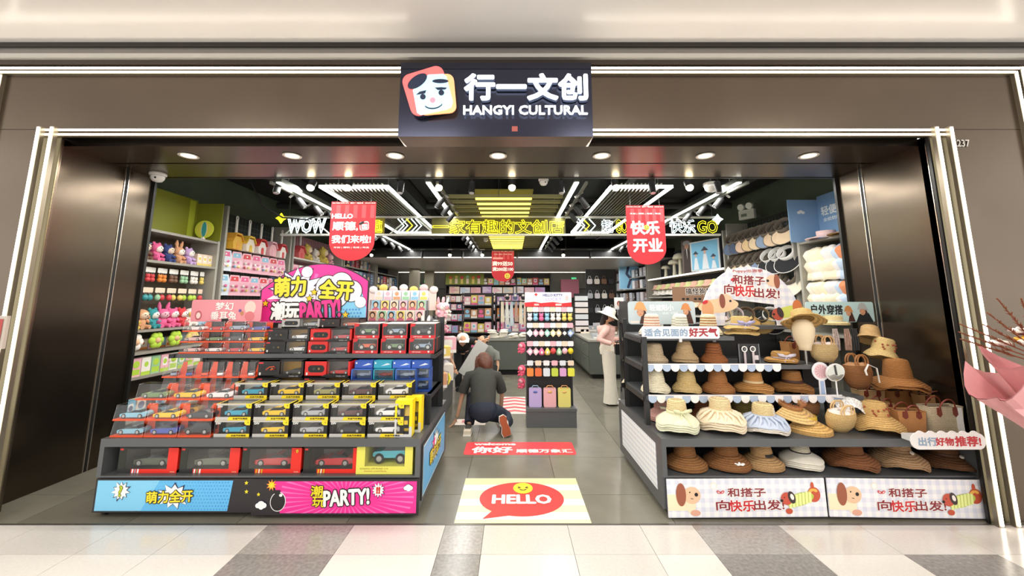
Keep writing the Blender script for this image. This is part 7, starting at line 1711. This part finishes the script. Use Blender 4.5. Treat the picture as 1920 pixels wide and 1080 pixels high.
garment('t_shirt', t, sh, ([(-.365, 5.20, .27), (-.365, 5.23, .36), (-.37, 5.31, .49), (-.375, 5.40, .61), (-.38, 5.46, .69), (-.38, 5.49, .73)], [.158, .160, .165, .185, .13, .06], .72),
    ([(-.45, 5.40, .635), (-.56, 5.40, .62), (-.62, 5.40, .50), (-.645, 5.40, .42)], [.075, .075, .068, .066], 1.), ([(-.31, 5.40, .635), (-.20, 5.41, .62), (-.155, 5.45, .50), (-.135, 5.48, .42)], [.075, .075, .068, .066], 1.))
garment('jeans', t, jn, ([(-.36, 5.235, .335), (-.36, 5.19, .27), (-.36, 5.17, .20), (-.36, 5.20, .145)], [.15, .175, .17, .09], .75),
    ([(-.44, 5.20, .25), (-.49, 5.36, .33), (-.53, 5.50, .36), (-.53, 5.40, .24), (-.535, 5.22, .09)], [.11, .10, .08, .075, .062], 1.),
    ([(-.27, 5.18, .24), (-.17, 5.28, .18), (-.07, 5.38, .105), (-.06, 5.26, .10), (-.09, 5.08, .10)], [.115, .10, .085, .075, .06], 1.))
head(t, (-.385, 5.60, .80), (.0, .75, -.65))
b = B(); b.ball((-.385, 5.565, .815), (.098, .10, .10), HAIR, 16, 10); b.tube([(-.385, 5.50, .82), (-.36, 5.455, .77), (-.33, 5.42, .72), (-.30, 5.40, .68)], [.092, .095, .075, .02], HAIR, 14)
rh = random.Random(4)
for i in range(34):
    a = -PI*(.02+.96*i/33); x0_, y0_ = .095*math.cos(a), .085*math.sin(a); q = Vector((-.38+x0_, 5.55+y0_, .83+rh.uniform(-.02, .03)))
    b.tube([q, q+Vector((x0_*.15, -.035, -.06)), q+Vector((x0_*.15+rh.uniform(-.02, .03), -.06, -.13-rh.uniform(0, .04)))], [.014, .016, .005], HAIR, 6)
b.build('hair', t)
hand(t, (-.715, 5.40, .09), (-.45, -.1, -.55), (.2, -.9, .1), SK_, .2)
hand(t, (-.16, 5.62, .11), (.0, .5, -.6), (.9, .0, .1), SK_, .2)
b = B(); b.cb((-.54, 5.13, .035), (.085, .25, .05), M('#d8ccb8', .6)); b.cb((-.54, 5.13, .010), (.092, .26, .018), M('#efe9df', .6)); b.tube([(-.54, 5.18, .05), (-.54, 5.10, .075)], [.042, .035], M('#3c3a38', .7), 10); b.build('shoe', t)
S2 = thing('x', None, None); bpy.data.objects.remove(S2)
b = B(); so = [(-.045, -.11), (.045, -.11), (.052, -.04), (.036, .03), (.045, .09), (.02, .125), (-.03, .12), (-.045, .07), (-.035, .0), (-.055, -.06)]
b.prism(so, -.012, .006, M('#9a4a24', .6)); b.prism([(x*1.12, z*1.06) for x, z in so], .006, .02, M('#f2ede4', .5)); b.prism([(x, z*.98) for x, z in so], .02, .085, M('#2c2b2c', .7)); b.prism([(x*1.03+.01, z*.5+.05) for x, z in so], .03, .075, M('#e8e4de', .6))
b.build('shoe', t, (-.085, 4.97, .125), (-.15, -.25, .35))
# standing woman in profile
t = thing('person', 'woman standing in pink top, wide cream trousers and large white hat', 'person', (0, 0, 0))
pk, cr = M('#e3b8ae', .85, noise=.06, nscale=30, bump=.15), M('#e6dfd0', .85, noise=.04, nscale=20, bump=.15)
pb = dict(pel=((1.55, 6.55, .86), .085), sp=((1.54, 6.55, .99), .07), ch=((1.53, 6.54, 1.13), .082), nk=((1.535, 6.53, 1.25), .036), hd=((1.56, 6.51, 1.31), .04),
          ls=((1.51, 6.41, 1.185), .042), le=((1.37, 6.36, 1.02), .032), lw=((1.56, 6.28, .945), .022), rs=((1.53, 6.67, 1.185), .042), re=((1.55, 6.62, 1.0), .032), rw=((1.74, 6.48, 1.0), .022),
          lh=((1.55, 6.48, .82), .08), lk=((1.55, 6.46, .45), .05), la=((1.54, 6.46, .07), .035), rh=((1.56, 6.62, .82), .08), rk=((1.58, 6.62, .45), .05), ra=((1.60, 6.60, .07), .035))
skin('body', {k: (v[0], v[1]*.78) for k, v in pb.items()}, eb, SK_, t)
garment('pink_top', t, pk, ([(1.55, 6.55, .84), (1.55, 6.55, .93), (1.54, 6.55, 1.02), (1.53, 6.54, 1.12), (1.525, 6.54, 1.19), (1.53, 6.53, 1.235)], [.125, .122, .118, .145, .15, .06], .72),
    ([(1.52, 6.45, 1.17), (1.50, 6.40, 1.15), (1.43, 6.37, 1.08), (1.37, 6.355, 1.01), (1.46, 6.32, .97), (1.54, 6.29, .95)], [.06, .06, .054, .05, .042, .036], 1.),
    ([(1.53, 6.63, 1.17), (1.54, 6.67, 1.14), (1.55, 6.63, 1.0), (1.65, 6.55, .99), (1.72, 6.49, 1.0)], [.06, .056, .048, .042, .036], 1.))
garment('trousers', t, cr, ([(1.55, 6.55, .92), (1.55, 6.55, .85), (1.55, 6.55, .76)], [.118, .14, .13], .8),
    ([(1.55, 6.49, .82), (1.55, 6.475, .62), (1.55, 6.465, .42), (1.545, 6.46, .2), (1.54, 6.46, .03)], [.10, .098, .09, .098, .112], 1.),
    ([(1.56, 6.61, .82), (1.565, 6.615, .62), (1.575, 6.615, .42), (1.59, 6.61, .2), (1.60, 6.61, .03)], [.10, .098, .09, .098, .112], 1.))
head(t, (1.575, 6.50, 1.36), (.75, -.25, -.55), r=.082)
b = B(); b.ball((1.545, 6.515, 1.375), (.082, .08, .09), M('#241c1a', .6), 14, 10); b.tube([(1.51, 6.52, 1.36), (1.47, 6.53, 1.25), (1.45, 6.54, 1.14)], [.05, .045, .02], M('#241c1a', .6), 10); b.build('hair', t)
hb = B(); hm = M('#ece8d8', .85, noise=.1, nscale=60, bump=.3)
hb.lathe([(.0001, .10), (.06, .098), (.092, .07), (.10, 0), (.145, -.03), (.19, -.045), (.188, -.05), (.098, -.005)], hm, 24); hb.build('sun_hat', t, (1.575, 6.50, 1.41), (.05, .42, 0))
hand(t, (1.56, 6.28, .945), (.9, -.1, -.15), (.1, .1, .9), SK_, .5); hand(t, (1.74, 6.48, 1.0), (.6, -.3, -.1), (.2, .2, .9), SK_, .4)
for x, y in ((1.57, 6.44), (1.66, 6.59)): b = B(); b.tube([(x-.07, y, .035), (x, y, .04), (x+.09, y, .03)], [.035, .04, .03], M('#f1eee6', .6), 10, sq=.8); b.build('shoe', t)
bag = thing('shoulder_bag', 'black handbag held by the standing woman at hip height', 'bag', (1.68, 6.24, .80)); B().prism(rrect(0, .07, .20, .16, .02), -.03, .03, M('#141414', .35)).build('bag_body', bag); B().tube([(-.07, 0, .15), (-.05, 0, .2), (.0, .0, .21), (.07, 0, .15)], .006, M('#141414', .35), 6).build('strap', bag)
# bending staff member with white cap, holding a white board
t = thing('person', 'person in black shirt and white cap bending beside the olive counter', 'person', (0, 0, 0))
pb = dict(pel=((-.90, 7.45, .74), .11), sp=((-.88, 7.28, .84), .10), ch=((-.85, 7.10, .90), .11), nk=((-.84, 6.97, .93), .045), hd=((-.84, 6.92, .94), .05),
          ls=((-1.0, 7.06, .90), .05), le=((-1.05, 6.95, .65), .036), lw=((-.95, 6.85, .48), .025), rs=((-.70, 7.06, .92), .05), re=((-.58, 6.92, .90), .036), rw=((-.46, 6.82, .96), .025),
          lh=((-.98, 7.45, .70), .09), lk=((-.98, 7.45, .40), .055), la=((-.98, 7.52, .07), .038), rh=((-.82, 7.45, .70), .09), rk=((-.82, 7.45, .40), .055), ra=((-.82, 7.52, .07), .038))
skin('body', {k: (v[0], v[1]*.8) for k, v in pb.items()}, eb, SK_, t)
garment('black_shirt', t, M('#1e1e1f', .85), ([(-.90, 7.52, .72), (-.90, 7.44, .78), (-.88, 7.28, .86), (-.85, 7.10, .91), (-.845, 7.0, .92)], [.14, .15, .15, .16, .07], .75),
    ([(-.95, 7.07, .90), (-1.01, 7.05, .88), (-1.04, 6.99, .76)], [.068, .066, .06], 1.), ([(-.76, 7.08, .92), (-.70, 7.06, .92), (-.62, 6.97, .91)], [.068, .066, .058], 1.))
garment('trousers', t, M('#2a2b2e', .85), ([(-.90, 7.48, .80), (-.90, 7.47, .66)], [.145, .15], .8),
    ([(-.98, 7.46, .70), (-.98, 7.46, .40), (-.98, 7.52, .05)], [.09, .075, .06], 1.), ([(-.82, 7.46, .70), (-.82, 7.46, .40), (-.82, 7.52, .05)], [.09, .075, .06], 1.))
head(t, (-.84, 6.88, .95), (.1, -.5, -.85)); b = B(); b.ball((-.84, 6.90, .985), (.105, .105, .085), M('#eeeae0', .8), 16, 10); b.cb((-.80, 6.80, .95), (.16, .12, .012), M('#eeeae0', .8), (.5, 0, 0)); b.build('cap', t)
hand(t, (-.46, 6.82, .96), (.6, -.3, .2), (0, .6, .7), SK_, .7); hand(t, (-.95, 6.85, .48), (.2, -.4, -.5), (.9, 0, .1), SK_, .5)
for x in (-.98, -.82): B().tube([(x, 7.56, .03), (x, 7.48, .045), (x, 7.36, .03)], [.035, .042, .032], M('#2a2a2a', .6), 10).build('shoe', t)
b = B(); b.cb((0, 0, 0), (.20, .015, .62), M('#cfd2cf', .5)); o = b.build('white_board', None, (-.64, 6.74, .66), (0.1, .55, .1), label='white flat board held diagonally by the person in the cap', cat='board')
t = thing('person', 'person in grey t-shirt crouching behind the white board', 'person', (0, 0, 0))
ox, oy = -.48, 7.75
pb = dict(pel=((ox, oy, .32), .12), sp=((ox, oy-.03, .48), .11), ch=((ox, oy-.05, .64), .12), nk=((ox-.03, oy-.10, .76), .05), hd=((ox-.05, oy-.13, .80), .05),
          ls=((ox-.17, oy-.06, .64), .05), le=((ox-.22, oy-.15, .42), .038), lw=((ox-.18, oy-.28, .25), .026), rs=((ox+.17, oy-.06, .64), .05), re=((ox+.22, oy-.12, .42), .038), rw=((ox+.18, oy-.25, .22), .026),
          lh=((ox-.09, oy, .28), .10), lk=((ox-.14, oy-.34, .42), .06), la=((ox-.12, oy-.20, .06), .04), rh=((ox+.09, oy, .28), .10), rk=((ox+.14, oy-.34, .42), .06), ra=((ox+.12, oy-.20, .06), .04))
skin('body', {k: (v[0], v[1]*.8) for k, v in pb.items()}, eb, SK_, t)
garment('t_shirt', t, M('#7c7e78', .85), ([(ox, oy, .30), (ox, oy-.03, .48), (ox, oy-.05, .64), (ox-.02, oy-.08, .72), (ox-.03, oy-.1, .76)], [.155, .16, .18, .13, .055], .72),
    ([(ox-.1, oy-.05, .65), (ox-.18, oy-.06, .62), (ox-.20, oy-.11, .50)], [.07, .068, .06], 1.), ([(ox+.1, oy-.05, .65), (ox+.18, oy-.06, .62), (ox+.20, oy-.10, .50)], [.07, .068, .06], 1.))
garment('trousers', t, M('#26282a', .85), ([(ox, oy+.02, .36), (ox, oy+.02, .18)], [.155, .15], .8),
    ([(ox-.09, oy, .28), (ox-.14, oy-.34, .42), (ox-.12, oy-.20, .08)], [.11, .08, .06], 1.), ([(ox+.09, oy, .28), (ox+.14, oy-.34, .42), (ox+.12, oy-.20, .08)], [.11, .08, .06], 1.))
head(t, (ox-.07, oy-.18, .86), (-.4, -.7, -.5)); B().ball((ox-.05, oy-.15, .885), (.09, .092, .085), M('#1c1816', .6), 14, 10).build('hair', t)
hand(t, (ox-.18, oy-.28, .25), (0, -.5, -.5), (.9, 0, 0), SK_, .4); hand(t, (ox+.18, oy-.25, .22), (0, -.5, -.5), (.9, 0, 0), SK_, .4)
for s in (-1, 1): B().tube([(ox+s*.12, oy-.12, .035), (ox+s*.12, oy-.20, .045), (ox+s*.12, oy-.32, .03)], [.035, .042, .032], M('#e8e6e0', .6), 10).build('shoe', t)

# ================= MALL SIDE: BOUQUET AND PICTURE =================
t = thing('flower_stand', 'opening bouquet wrapped in pink paper beside the light frame', 'bouquet', (3.50, 2.62, 0))
pkp = M('#d99a9c', .6, noise=.05, nscale=6)
tipv = [(-.56, -.12, 1.03), (-.40, -.22, 1.26), (-.20, .25, 1.30), (.10, -.3, 1.18), (.35, .1, 1.28), (.3, .3, 1.2), (-.42, .15, 1.2)]
for k, tp in enumerate(tipv):
    nx = tipv[(k+1) % len(tipv)]; T_ = Vector(tp); N_ = Vector(nx); B0 = Vector((0, 0, .60)); b = B(); vs = []; n = 6
    for i in range(n+1):
        for j in range(n+1):
            u, v = i/n, j/n; p = B0.lerp(T_.lerp(N_, v), u); c_ = Vector((p.x, p.y, 0)); p = p+c_*.18*math.sin(PI*v)*u; p.z -= .10*math.sin(PI*v)*u; vs.append(p)
    vs2 = [v+Vector((0, 0, -.006)) for v in vs]; L = len(vs)
    fs = [(i*(n+1)+j, i*(n+1)+j+1, (i+1)*(n+1)+j+1, (i+1)*(n+1)+j) for i in range(n) for j in range(n)]
    b.add(vs+vs2, fs+[tuple(q+L for q in f[::-1]) for f in fs], pkp); b.build('paper_wrap', t)
sk = [(-.55, -.16, 1.00), (-.25, -.38, .62), (0, 0, .56)]
b = B(); b.add([(-.56, -.13, 1.02), (-.20, -.30, .60), (.12, -.32, .66), (0, -.05, .62), (-.2, -.24, .95)], [(0, 1, 4), (1, 2, 4), (2, 3, 4), (3, 0, 4)], pkp); b.build('paper_skirt', t)
B().tube([(0, 0, .60), (0, 0, .64)], .07, M('#b86a70', .5), 14).build('ribbon', t)
for k in range(3): a = k*2.1+.5; B().tube([(0, 0, .6), (.22*math.cos(a), .22*math.sin(a), 0.01)], .012, M('#3a3a3a', .5), 6).build('leg', t)
rr = random.Random(11)
for k in range(16):
    a = rr.uniform(0, 2*PI); d = rr.uniform(0, .27); x, y, z = d*math.cos(a), d*math.sin(a), 1.26+rr.uniform(0, .16)
    c = ['#f0ece4', '#e8b040', '#8a2a30', '#f2b8c4', '#6a2a3a'][k % 5]; fl_ = B()
    for i in range(7): q = i*2*PI/7; fl_.ball((x+.03*math.cos(q), y+.03*math.sin(q), z), (.026, .026, .016), M(c, .6), 8, 5)
    fl_.ball((x, y, z+.01), .018, M(c, .7), 8, 5); fl_.build('flower', t)
for k in range(7):
    a = PI+.25*(k-3)+.2; s = B(); L = .42+.05*(k % 3); p0 = Vector((-.10, 0, 1.20+.02*k)); dr = Vector((math.cos(a)*.9, math.sin(a)*.4, .30+.16*k/3)).normalized()
    s.tube([p0, p0+dr*L*.5, p0+dr*L], .004, M('#7a4428', .8), 4)
    for j in range(60):
        u = .30+.70*j/60; q = p0+dr*L*u; sd = Vector((rr.uniform(-1, 1), rr.uniform(-1, 1), rr.uniform(-.6, 1))); s.tube([q, q+(dr*1.6+sd).normalized()*.045*(1.25-u)], [.0034, .0012], M('#8a4a2c', .8), 3)
    s.build('plume', t)
B().box(-.02, .22, -.05, -.04, 1.36, 1.56, M('#d8341c', .5)).build('red_card', t)
B().cyl((.1, -.045, 1.2), (.1, -.045, 1.4), .005, METAL, 6).build('card_stick', t)
t = thing('framed_picture', 'framed food picture on a stand at the edge beside the light frame', 'picture', (-3.62, 2.75, 0))
B().box(-.22, .16, 0, .02, 1.28, 1.50, M('#b9aca0', .4)).build('frame', t, rot=(0, 0, 0)); P = Board(.34, .18, .001); P.R(0, 0, 1, 1, M('#a83a34', .5)); P.E(.4, .5, .3, .25, M('#e0b8a0', .5), 2); P.E(.75, .4, .2, .2, M('#e8d0b8', .5), 2); P.build('printed_pattern', t, (-.03, -.002, 1.39))
B().cyl((-.03, .03, 0), (-.03, .03, 1.4), .012, METAL, 8).build('stand_pole', t); B().cyl((-.03, .03, 0), (-.03, .03, .012), .12, METAL, 18).build('stand_base', t)
